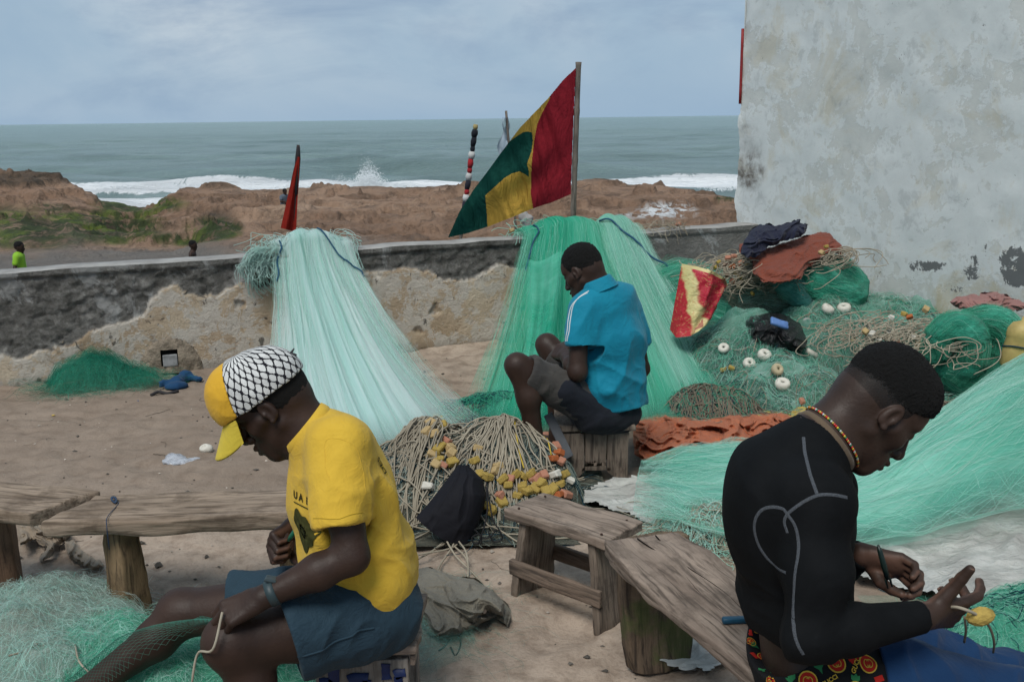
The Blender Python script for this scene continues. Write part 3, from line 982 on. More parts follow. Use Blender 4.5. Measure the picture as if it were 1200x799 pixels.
def surface_strip(name, bvh, ctrl, width, mat, parent, off=0.002, n=60, thick=0.0012):
    """a raised seam following the surface along control points"""
    p, nn = on_surface(bvh, spline(ctrl, n), off)
    for _ in range(2):
        p[1:-1] = 0.25 * p[:-2] + 0.5 * p[1:-1] + 0.25 * p[2:]
    T = np.gradient(p, axis=0); T /= np.linalg.norm(T, axis=1, keepdims=True) + 1e-9
    S_ = np.cross(nn, T); S_ /= np.linalg.norm(S_, axis=1, keepdims=True) + 1e-9
    V = np.stack([p - S_ * width / 2 - nn * thick * 2, p - S_ * width / 3 + nn * thick, p + S_ * width / 3 + nn * thick, p + S_ * width / 2 - nn * thick * 2], 1).reshape(-1, 3)
    return mesh(name, V, grid_faces(n, 4), mat, parent)
def decal(name, bvh, origin, ux, uy, nrm, pts2, faces, mat, parent, off=0.0025, reach=0.3):
    """flat print pressed onto a surface: 2-D points carried along -nrm until they meet it"""
    ux, uy, nrm = unit(ux), unit(uy), unit(nrm)
    V = []
    for a, b in pts2:
        o = np.asarray(origin) + ux * a + uy * b + nrm * reach * 0.5
        co, no, i, d = bvh.ray_cast(Vector(o), Vector(-nrm), reach)
        if co is None:
            co, no, i, d = bvh.find_nearest(Vector(np.asarray(origin) + ux * a + uy * b))
        no = np.array(no)
        if no @ nrm < 0: no = -no
        V.append(np.array(co) + no * off)
    return mesh(name, np.array(V), faces, mat, parent, smooth=True)
def text_mesh(txt, size, ext=0.0, bold=0.0):
    cu = bpy.data.curves.new('lettering', 'FONT')
    cu.body = txt; cu.size = size; cu.align_x = 'CENTER'; cu.align_y = 'CENTER'; cu.offset = bold
    cu.resolution_u = 3
    ob = bpy.data.objects.new('lettering', cu)
    COL.objects.link(ob)
    bpy.context.view_layer.update()
    dg = bpy.context.evaluated_depsgraph_get()
    me = bpy.data.meshes.new_from_object(ob.evaluated_get(dg))
    bpy.data.objects.remove(ob); bpy.data.curves.remove(cu)
    bm = bmesh.new(); bm.from_mesh(me)
    bmesh.ops.triangulate(bm, faces=bm.faces[:])
    pts = [(v.co.x, v.co.y) for v in bm.verts]
    fc = [tuple(v.index for v in f.verts) for f in bm.faces]
    bm.free(); bpy.data.meshes.remove(me)
    return pts, np.array(fc)

# ---- cloth and skin materials
def m_skin(name, base, warm, rough=0.48):
    s = M(name)
    c = s.co()
    n = s.noise(9, 6, 0.6, c)
    n2 = s.noise(160, 4, 0.6, c)
    col = s.mix(s.ramp(n, [(0.35, 0.0), (0.7, 0.8)]), base, warm)
    lt = s.attr('pale')
    col = s.mix(lt, col, (0.16, 0.085, 0.06))
    h = s.m('ADD', s.m('MULTIPLY', n2, 0.5), s.noise(60, 3, 0.6, c))
    return s.out(col, s.ramp(n, [(0.3, rough - 0.05), (0.7, rough + 0.12)]), 0.24, s.bump(s.m('ADD', h, s.m('MULTIPLY', s.noise(26, 5, 0.65, c, 0.8), 0.5)), 0.35, 0.003))
def m_cloth(name, col, col2=None, rough=0.9, weave=900, wrinkle=0.5, sheen=0.08, soil=0.15, crease=0.0):
    s = M(name)
    c = s.co()
    n = s.noise(7, 6, 0.62, c)
    col2 = col2 or tuple(x * 0.7 for x in col)
    k = s.mix(s.ramp(n, [(0.35, 0.0), (0.75, 0.7)]), col, col2)
    k = s.mix(s.ramp(s.noise(23, 7, 0.7, c, 0.5), [(0.55, 0.0), (0.75, soil)]), k, tuple(x * 0.35 for x in col))
    h = s.m('ADD', s.m('MULTIPLY', s.noise(16, 5, 0.6, c, 1.2), wrinkle), s.m('MULTIPLY', s.noise(weave, 2, 0.5, c), 0.06))
    if crease:
        wv = s.noise(11, 4, 0.6, c, 1.0)
        wv = s.m('ABSOLUTE', s.m('SUBTRACT', wv, 0.5))
        w2 = s.m('ABSOLUTE', s.m('SUBTRACT', s.noise(27, 3, 0.6, c, 1.5), 0.5))
        h = s.m('SUBTRACT', h, s.m('MULTIPLY', s.m('ADD', s.m('MINIMUM', wv, 0.12), s.m('MULTIPLY', s.m('MINIMUM', w2, 0.12), 0.5)), crease * 5.0))
        return s.out(k, rough, 0.2, s.bump(h, 0.9, 0.02), sheen=sheen)
    return s.out(k, rough, 0.15, s.bump(h, 0.6, 0.012), sheen=sheen)
SKIN_A = m_skin('skin_dark_brown', (0.026, 0.0145, 0.0105), (0.046, 0.0245, 0.017))
SKIN_B = m_skin('skin_deep_brown', (0.031, 0.0185, 0.0135), (0.054, 0.030, 0.0215))
def m_hair():
    s = M('black_curly_hair')
    c = s.co()
    v = s.vor(520, 'F1', c)
    n = s.noise(900, 3, 0.6, c)
    return s.out((0.006, 0.0055, 0.005), 0.85, 0.25, s.bump(s.m('ADD', v, s.m('MULTIPLY', n, 0.6)), 1.0, 0.004))
MAT_HAIR = m_hair()
def m_plain(name, col, rough=0.6, spec=0.3, var=0.25, scale=20, bump=0.2, dist=0.004, metal=0.0):
    s = M(name)
    n = s.noise(scale, 6, 0.62)
    k = s.mix(s.ramp(n, [(0.35, 0.0), (0.7, 1.0)]), col, tuple(x * (1 - var) for x in col))
    return s.out(k, rough, spec, s.bump(s.noise(scale * 3, 5, 0.6), bump, dist), metal=metal)
NAIL = m_plain('finger_nail', (0.20, 0.12, 0.09), 0.35, 0.4, 0.1)
EYE = m_plain('eye_white', (0.35, 0.30, 0.26), 0.15, 0.5, 0.1)
def add_nails(tips, parent, which=(0, 1, 2, 3, 4)):
    for i in which:
        p, d, bk, r = tips[i]
        bk = unit(bk - d * (bk @ d))
        sd = np.cross(d, bk)
        c = p + d * r * 0.15 + bk * r * 0.72
        a = np.linspace(0, 2 * np.pi, 10, endpoint=False)
        ring = [c + d * np.cos(t) * r * 0.85 + sd * np.sin(t) * r * 0.62 - bk * r * 0.12 * (np.sin(t) ** 2) for t in a]
        V = np.array(ring + [c + bk * r * 0.16])
        mesh('fingernail', V, np.array([(k, (k + 1) % 10, 10) for k in range(10)]), NAIL, parent)
def add_eyes(C, R, s, parent):
    for sg in (1, -1):
        c = C + R @ (v3(0.0745, sg * 0.032, 0.0055) * s)
        V, Q = sdf_mesh([EL(c, np.array([0.0135, 0.0125, 0.0085]) * s, R, 0.002)], 0.003)
        mesh('eye', V, Q, EYE, parent)
# ================================================================== PEOPLE
def body_mesh(name, chunks, mat, parent, hands=(), relax_n=1):
    """one skin surface sampled chunk by chunk; hands: (W, X, N) for the paler palms"""
    V, Q = join_meshes([(relax(v, q, relax_n, 0.4), q) for v, q in (sdf_mesh(p, h) for p, h in chunks)])
    N = vnormals(V, Q)
    pale = np.zeros(len(V))
    for W, X, Np in hands:
        X = unit(X)
        near = smooth01((0.13 - np.linalg.norm(V - (W + X * 0.10), axis=1)) / 0.03)
        pale = np.maximum(pale, near * smooth01((N @ unit(Np) - 0.05) / 0.5) * 0.55)
    return mesh(name, V, Q, mat, parent, attrs={'pale': pale}), V, Q
def hair_mesh(name, C, R, s, prims, h, amp, parent, seed=3, mat=None, freq=150):
    V, Q = sdf_mesh(prims, h)
    N = vnormals(V, Q)
    V = V + N * (amp * fbm(V * freq, 2, seed))[:, None]
    return mesh(name, V, Q, mat or MAT_HAIR, parent)
def foot_prims(ank, fwd, s=1.0):
    f = unit((fwd[0], fwd[1], 0))
    sd = v3(-f[1], f[0], 0)
    a = np.asarray(ank, float)
    g = v3(a[0], a[1], 0.0)
    return [RC(a, g + v3(0, 0, 0.045) - f * 0.03, 0.038, 0.035, 0.02), RC(g + v3(0, 0, 0.04) - f * 0.035, g + v3(0, 0, 0.035) + f * 0.12, 0.035, 0.03, 0.02),
            EC(g + v3(0, 0, 0.028) + f * 0.10, g + v3(0, 0, 0.022) + f * 0.17, (0.045, 0.022), (0.042, 0.016), sd, 0.02)]

# ------------------------------------------------ man in the yellow T-shirt
def yellow_man():
    root = empty('person', G(440, 800, 0), 'seated person in yellow T-shirt, blue shorts and chequered cap mending net', 'person')
    C = P(319, 474, 2.50); R = bowed(-1, -0.06, 37)
    s = 1.03
    nb = P(362, 505, 2.50)
    shL, shR = P(396, 540, 2.34), P(382, 534, 2.68)
    elL, wrL = P(412, 652, 2.27), P(309, 699, 2.22)
    elR, wrR = P(393, 596, 2.82), P(344, 616, 2.64)
    pel = P(432, 700, 2.50)
    hipL, hipR = P(447, 716, 2.41), P(440, 700, 2.61)
    knL, knR = P(272, 752, 2.24), P(214, 718, 2.66)
    anL = v3(knL[0] + 0.06, knL[1] + 0.02, 0.09)
    anR = P(92, 815, 2.55); anR[2] = max(anR[2], 0.09)
    side = unit(shL - shR)
    head = head_prims(C, R, s, lips=1.1)
    head += [RC(C + R @ v3(-0.045, 0, -0.03), nb + v3(0.0, 0, 0.0), 0.055, 0.058, 0.03), RC(C + R @ v3(0.0, 0, -0.07), nb + v3(-0.02, 0, -0.02), 0.038, 0.055, 0.03),
             RC(nb, nb + v3(0.05, 0, -0.08), 0.058, 0.075, 0.04)]
    XL, NL = unit(P(262, 722, 2.20) - wrL), v3(-0.25, 0.45, -0.8)
    hL, tL = hand_prims(wrL + XL * 0.01, XL, NL, -1, [[35, 50, 35], [38, 55, 40], [42, 58, 40], [48, 55, 40]], thumb=((0.7, 0.45, 0.5), (0.9, 0.1, 0.4), (0.95, -0.1, 0.3)))
    XR, NR = unit(P(314, 640, 2.56) - wrR), v3(0.75, -0.45, -0.35)
    hR, tR = hand_prims(wrR, XR, NR, -1, [[55, 80, 50], [62, 85, 50], [68, 85, 50], [72, 85, 50]], thumb=((0.5, 0.5, 0.6), (0.5, -0.1, 0.85), (0.3, -0.3, 0.9)))
    armL = limb([shL, shL * 0.45 + elL * 0.55, elL, elL * 0.62 + wrL * 0.38, wrL], [0.042, 0.046, 0.042, 0.043, 0.027]) + hL
    armR = limb([shR, shR * 0.45 + elR * 0.55, elR, elR * 0.62 + wrR * 0.38, wrR], [0.042, 0.045, 0.041, 0.041, 0.027]) + hR
    def leg(hip, kn, an, ft):
        mid = hip * 0.45 + kn * 0.55
        calf = kn * 0.68 + an * 0.32 + v3(0.02, 0, 0)
        return limb([hip, mid, kn], [0.098, 0.082, 0.066]) + [SP(kn + unit(kn - hip) * 0.006 + v3(0, 0, 0.004), 0.062, 0.03)] + limb([kn, calf, an], [0.058, 0.056, 0.036], 0.03) + foot_prims(an, ft)
    legs = leg(hipL, knL, anL, (-1, -0.1)) + leg(hipR, knR, anR, (-1, 0.0)) + [EL(pel, (0.12, 0.165, 0.10), None, 0.05)]
    torso = [EC(pel, P(425, 620, 2.5), (0.13, 0.085), (0.12, 0.085), side, 0.04), EC(P(425, 620, 2.5), P(400, 555, 2.5), (0.12, 0.085), (0.12, 0.075), side, 0.04)]
    bod, V, Q = body_mesh('body', [(head, 0.0036), (armL, 0.0036), (armR, 0.0036), (legs + torso, 0.008)], SKIN_A, root, [(wrL, XL, NL), (wrR, XR, NR)])
    add_nails(tL, root, (0, 1, 2, 3)); add_nails(tR, root)
    add_eyes(C, R, s, root)
    # short hair under the cap
    hp = [EL(C + R @ (v3(-0.014, 0, 0.045) * s), np.array([0.099, 0.077, 0.088]) * s, R, 0.01), EL(C + R @ (v3(-0.048, 0, 0.004) * s), np.array([0.0585, 0.0645, 0.0635]) * s, R, 0.03),
          PL(C + R @ v3(0.01, 0, 0.0), R @ v3(0.55, 0, -0.75))]
    hair_mesh('hair', C, R, s, hp, 0.005, 0.0012, root)
    # greying chin stubble
    st = M('grey_stubble')
    n = st.noise(420, 3, 0.6)
    stub = st.out(st.ramp(n, [(0.48, (0.022, 0.016, 0.013)), (0.66, (0.16, 0.15, 0.14))]), 0.8, 0.2, st.bump(n, 0.8, 0.003))
    V, Q = sdf_mesh([EL(C + R @ (v3(0.066, 0, -0.107) * s), np.array([0.030, 0.027, 0.0175]) * s, R, 0.01)], 0.004)
    mesh('beard_stubble', V, Q, stub, root)
    # ---- cap
    cp = lambda x, y, z: C + R @ (v3(x, y, z) * 1.0)
    crown = [EL(cp(-0.004, 0, 0.052), (0.122, 0.093, 0.104), R, 0.02), EL(cp(0.056, 0, 0.084), (0.074, 0.078, 0.074), R, 0.04), EL(cp(0.076, 0, 0.055), (0.050, 0.066, 0.05), R, 0.03), EL(cp(-0.06, 0, 0.055), (0.058, 0.075, 0.06), R, 0.03)]
    bottom = PL(cp(0, 0, 0.034), R @ v3(0.05, 0, -1))
    inner = EL(cp(-0.012, 0, 0.040), np.array([0.104, 0.082, 0.095]) * s, R, 0.004, 's')
    sn = R @ unit(v3(1, 0, 0.36))
    sp0 = cp(0.068, 0, 0.03)
    V, Q = sdf_mesh(crown + [bottom, PL(sp0, sn), inner], 0.0038)
    V = folds(V, vnormals(V, Q), 0.0022, 22, R[:, 2], 3, 4)
    Lc = (V - C) @ R
    ang = np.arctan2(Lc[:, 1], Lc[:, 0] + 0.01)
    uv = np.stack([Lc[:, 0] + Lc[:, 2] * 0.2, np.abs(Lc[:, 1]) * 0.0 + Lc[:, 2]], 1)
    polar = np.stack([ang * 0.115, Lc[:, 2] * 1.1 + 0.25 * (Lc[:, 0] ** 2 + Lc[:, 1] ** 2)], 1)
    kf = M('chequered_scarf_cloth')
    u_, v_, _z = kf.sep(kf.n('ShaderNodeUVMap', {'uv_map': 'uv'}))
    wob = kf.noise(40, 3, 0.6)
    uu = kf.m('ADD', kf.m('MULTIPLY', u_, 40.0), kf.m('MULTIPLY', wob, 0.5))
    vv = kf.m('ADD', kf.m('MULTIPLY', v_, 26.0), kf.m('MULTIPLY', wob, 0.3))
    da = kf.m('PINGPONG', kf.m('ADD', uu, vv), 0.5)
    db = kf.m('PINGPONG', kf.m('SUBTRACT', uu, vv), 0.5)
    ln = kf.m('MAXIMUM', kf.m('LESS_THAN', da, 0.085), kf.m('LESS_THAN', db, 0.085))
    kn_ = kf.m('MULTIPLY', kf.m('LESS_THAN', da, 0.21), kf.m('LESS_THAN', db, 0.21))
    pat = kf.m('MAXIMUM', ln, kn_)
    wht = kf.ramp(kf.noise(30, 5, 0.6), [(0.3, (0.42, 0.42, 0.41)), (0.7, (0.62, 0.62, 0.60))])
    keff = kf.out(kf.mix(pat, wht, (0.012, 0.012, 0.016)), 0.9, 0.15, kf.bump(kf.m('ADD', kf.noise(300, 2, 0.5), kf.m('MULTIPLY', pat, 0.6)), 0.4, 0.002))
    cap = mesh('cap', V, Q, keff, root, uv=polar)
    yel = m_cloth('cap_yellow_cotton', (0.60, 0.34, 0.03), (0.50, 0.27, 0.02), soil=0.2)
    V, Q = sdf_mesh(crown + [bottom, PL(sp0, -sn), inner], 0.0038)
    V = folds(V, vnormals(V, Q), 0.0018, 20, R[:, 1], 3, 8)
    mesh('front_panel', V, Q, yel, cap)
    # brim: curved sheet with thickness
    nth, nl = 33, 14
    th = np.linspace(-1.12, 1.12, nth)
    rows = []
    for sgn in (0.0015, -0.0015):
        for l in (np.linspace(0, 1, nl) if sgn > 0 else np.linspace(1, 0, nl)):
            Lb = 0.105 * np.cos(th * 1.28).clip(0.02) ** 0.6
            x = 0.030 + 0.098 * np.cos(th) + Lb * l * 0.78
            y = 0.090 * np.sin(th) * (1 - 0.06 * l)
            z = 0.038 - Lb * l * 0.56 - (0.006 + 0.045 * l) * np.sin(th) ** 2 + sgn * 1.5
            rows.append(np.stack([cp(a, b, c) for a, b, c in zip(x, y, z)]))
    rows.append(rows[0])
    mesh('brim', np.stack(rows, 1).reshape(-1, 3), grid_faces(nth, len(rows)), m_cloth('cap_brim_yellow', (0.60, 0.46, 0.05), (0.50, 0.37, 0.04)), cap)
    # knotted tie at the back of the cap
    kp = cp(-0.125, 0.0, 0.075)
    for d in ((-0.016, 0.0, 0.004), (-0.012, 0.008, -0.012)):
        tube('tie_end', spline([kp + R @ v3(0.02, 0, 0), kp, kp + R @ v3(*d)], 6), [0.004, 0.005, 0.004, 0.0035, 0.003, 0.002], m_plain('cap_tie', (0.03, 0.03, 0.035)), cap)
    # ---- shirt
    ch, wa, lo_ = P(402, 574, 2.5), P(420, 645, 2.5), P(436, 686, 2.5)
    up = P(392, 532, 2.5)
    col_dir = unit(nb - C)
    hemL = P(397, 611, 2.285); hemR = P(384, 590, 2.76)
    tee = [EC(nb + v3(0.02, 0, -0.015), up, (0.085, 0.075), (0.165, 0.098), side, 0.05), EC(up, ch, (0.165, 0.10), (0.165, 0.128), side, 0.05), EC(ch, wa, (0.165, 0.128), (0.162, 0.140), side, 0.05),
           EC(wa, lo_, (0.162, 0.140), (0.172, 0.128), side, 0.05), EL(P(457, 664, 2.48), (0.052, 0.15, 0.075), None, 0.04),
           EC(shL + v3(-0.005, 0.05, 0.02), hemL, (0.082, 0.078), (0.063, 0.067), (1, 0, 0), 0.035), EC(shR + v3(0, -0.05, 0.02), hemR, (0.080, 0.075), (0.062, 0.062), (1, 0, 0), 0.035)]
    cutL = unit(elL - shL)
    tee += [RC(hemL + cutL * 0.012, hemL - cutL * 0.03, 0.0525, 0.044, 0.004, 's')]
    tee += [PL(hemL + cutL * 0.006, cutL, box=(hemL, 0.11)), PL(hemR + unit(elR - shR) * 0.01, unit(elR - shR), box=(hemR, 0.10))]
    # collar opening around the neck
    cdir = unit(C + R @ v3(-0.02, 0, -0.05) - nb)
    tee += [RC(nb - cdir * 0.02, nb + cdir * 0.14, 0.069, 0.072, 0.006, 's'), PL(nb + cdir * 0.018, cdir, box=(nb + cdir * 0.06, 0.13))]
    hem_n = unit(v3(0.35, 0, -1))
    tee += [PL(P(470, 698, 2.42), hem_n), RC(wa + v3(0.03, 0, -0.05), lo_ + v3(0.02, 0, -0.2), 0.10, 0.115, 0.01, 's')]
    V, Q = sdf_mesh(tee, 0.0052)
    N = vnormals(V, Q)
    msk = smooth01((nb[2] - V[:, 2]) / 0.25) * 0.7 + 0.3
    V = folds(V, N, 0.013, 6.5, (0.45, 0.1, 0.9), 3.8, 11, msk)
    dA = np.linalg.norm(V - P(428, 590, 2.36), axis=1)
    V = folds(V, vnormals(V, Q), 0.013, 10, (0.75, 0.1, -0.6), 4.5, 14, smooth01((0.19 - dA) / 0.12))
    V = folds(V, N, 0.008, 9, (0.9, 0.2, -0.35), 4.0, 17, smooth01((0.78 - V[:, 2]) / 0.2) * smooth01((0.02 - (V - P(470, 698, 2.42)) @ hem_n) / 0.12))
    ys = m_cloth('yellow_cotton', (0.58, 0.37, 0.042), (0.50, 0.305, 0.03), wrinkle=0.9)
    V = relax(V, Q, 1, 0.4)
    sh = mesh('t_shirt', V, Q, ys, root)
    bv = bvh_of(V, Q)
    ink = m_plain('shirt_print_olive', (0.055, 0.055, 0.016), 0.85, 0.1, 0.5, 60)
    fn = unit(v3(-0.72, -0.68, 0.12)); fx = unit(np.cross((0, 0, 1), fn)); fy = np.cross(fn, fx)
    # portrait print: head and shoulders silhouette under a line of lettering
    og = P(357, 622, 2.37)
    def blob_faces(n):
        return np.array([(0, 1 + i, 1 + (i + 1) % n) for i in range(n)])
    prt = [(0, 0)]; aa = np.linspace(0, 2 * np.pi, 40, endpoint=False)
    for a in aa:
        r = 0.050 + 0.008 * math.sin(3 * a + 1) + 0.004 * math.sin(7 * a)
        prt.append((r * math.cos(a) * 0.9, r * math.sin(a) * 1.05))
    pts2 = [(0, 0)] + [(x * f, y * f) for f in (0.35, 0.7, 1.0) for x, y in prt[1:]]
    fcs = [blob_faces(40)]
    fq = np.array([(1 + r * 40 + i, 1 + r * 40 + (i + 1) % 40, 1 + (r + 1) * 40 + (i + 1) % 40, 1 + (r + 1) * 40 + i) for r in range(2) for i in range(40)])
    decal('portrait_print', bv, og, fx, fy, fn, pts2, [fcs[0], fq], ink, sh, reach=0.09)
    tp, tf = text_mesh('U A  EN', 0.028, bold=0.0008)
    decal('lettering', bv, P(359, 584, 2.37), fx, fy, fn, tp, tf, m_plain('shirt_ink_black', (0.03, 0.028, 0.012), 0.8, 0.1), sh, reach=0.09)
    tp = [(a, b) for a in np.linspace(-0.045, 0.045, 12) for b in (0, 0.003)]
    decal('print_line', bv, P(359, 593, 2.37), fx, fy, fn, tp, grid_faces(12, 2), ink, sh, reach=0.09)
    bn = unit(v3(0.95, -0.25, 0.3)); bx = unit(np.cross((0, 0, 1), bn)); by = np.cross(bn, bx)
    tp, tf = text_mesh('DES', 0.028, bold=0.0006)
    decal('back_lettering', bv, P(449, 545, 2.42), by, -bx, bn, tp, tf, ink, sh)
    # collar rib
    ce1 = side; ce2 = unit(np.cross(cdir, side))
    ring = np.array([nb + cdir * (0.014 + 0.006 * np.sin(a)) + (np.cos(a) * ce1 * 0.076 + np.sin(a) * ce2 * 0.073) for a in np.linspace(0, 2 * np.pi, 49)])
    rows = [ring + cdir * l + (ring - ring[:-1].mean(0)) / 0.074 * r for l, r in ((0.006, -0.005), (0.009, -0.001), (0.008, 0.003), (-0.004, 0.007), (-0.014, 0.009), (-0.022, 0.006))]
    mesh('collar', np.stack(rows, 1).reshape(-1, 3), grid_faces(49, 6), ys, sh)
    surface_strip('sleeve_seam', bv, [P(378, 560, 2.24), P(373, 535, 2.27), P(383, 516, 2.33), P(405, 517, 2.33), P(424, 530, 2.32), P(430, 555, 2.30), P(424, 578, 2.29)], 0.003, ys, sh, 0.0002, 60, 0.0006)
    surface_strip('hem_stitch', bv, [P(367, 607, 2.25), P(385, 607, 2.21), P(400, 605, 2.21), P(423, 600, 2.27)], 0.0025, m_plain('yellow_stitch', (0.42, 0.27, 0.02), 0.9), sh, 0.0005, 40, 0.0006)
    # ---- shorts
    hmL, hmR = P(340, 740, 2.28), P(276, 708, 2.65)
    dL, dR = unit(knL - hipL), unit(knR - hipR)
    shp = [EL(pel + v3(0.0, 0, -0.01), (0.130, 0.180, 0.115), None, 0.05), EC(hipL + v3(-0.005, 0, 0), hmL, (0.112, 0.108), (0.112, 0.098), (0, 0, 1), 0.05), EC(hipR, hmR, (0.110, 0.10), (0.092, 0.085), (0, 0, 1), 0.05),
           EL(P(446, 706, 2.5), (0.06, 0.16, 0.065), None, 0.04), EC(P(352, 770, 2.3), P(420, 745, 2.36), (0.035, 0.06), (0.06, 0.06), (0, 0, 1), 0.06)]
    hn = unit(dL + v3(-0.1, 0, -0.25))
    shp += [PL(hmL + hn * 0.005, hn, box=(hmL, 0.18)), RC(hmL + dL * 0.03, hmL - dL * 0.05, 0.084, 0.074, 0.006, 's'), RC(P(357, 772, 2.3), P(385, 765, 2.33), 0.028, 0.02, 0.01, 's'),
            PL(hmR + dR * 0.005, dR, box=(hmR, 0.12)), RC(hmR + dR * 0.02, hmR - dR * 0.06, 0.080, 0.074, 0.006, 's')]
    V, Q = sdf_mesh(shp, 0.0055)
    N = vnormals(V, Q)
    V = folds(V, N, 0.016, 7, (0.5, 0, 0.85), 3.0, 23, smooth01((np.abs((V - hmL) @ hn) - 0.01) / 0.07))
    V = relax(V, Q, 1, 0.4)
    navy = m_cloth('navy_polyester', (0.020, 0.042, 0.060), (0.014, 0.030, 0.046), rough=0.75, wrinkle=1.2, sheen=0.03)
    so = mesh('shorts', V, Q, navy, root)
    bv2 = bvh_of(V, Q)
    surface_strip('seam', bv2, [P(352, 768, 2.2), P(380, 760, 2.22), P(420, 745, 2.25), P(440, 738, 2.28)], 0.006, navy, so, 0.001, 40, 0.0015)
    # wrist watch
    ax = unit(wrL - elL); wc = wrL - ax * 0.022
    e1 = unit(np.cross(ax, (0, 0, 1))); e2 = np.cross(ax, e1)
    a = np.linspace(0, 2 * np.pi, 28, endpoint=False)
    rows = []
    for l, rr in ((-0.011, 0.0305), (-0.010, 0.0335), (0.010, 0.0325), (0.011, 0.0295)):
        rows.append(wc + ax * l + (np.cos(a)[:, None] * e1 + np.sin(a)[:, None] * e2) * rr)
    strap = mesh('watch', np.stack(rows, 1).reshape(-1, 3), grid_faces(28, 4, True), m_plain('watch_rubber', (0.022, 0.04, 0.045), 0.5, 0.4), root)
    from_bm('watch_face', box_arrays(wc + v3(0, 0, 0.036), (0.03, 0.026, 0.008), Matrix.Rotation(0.2, 3, 'Y'), 0.003), m_plain('watch_face_grey', (0.03, 0.045, 0.05), 0.3, 0.5), strap)
    return dict(wrL=wrL, XL=XL, wrR=wrR, XR=XR, knR=knR, anR=anR, knL=knL, hipL=hipL, tR=tR, tL=tL)
YM = yellow_man()
def surf_px(bvh, px, py, off=0.0):
    d = Vector(ray(px, py)).normalized()
    co, no, i, dist = bvh.ray_cast(Vector((0, 0, CAM_H)), d)
    return None if co is None else np.array(co) - np.array(d) * off
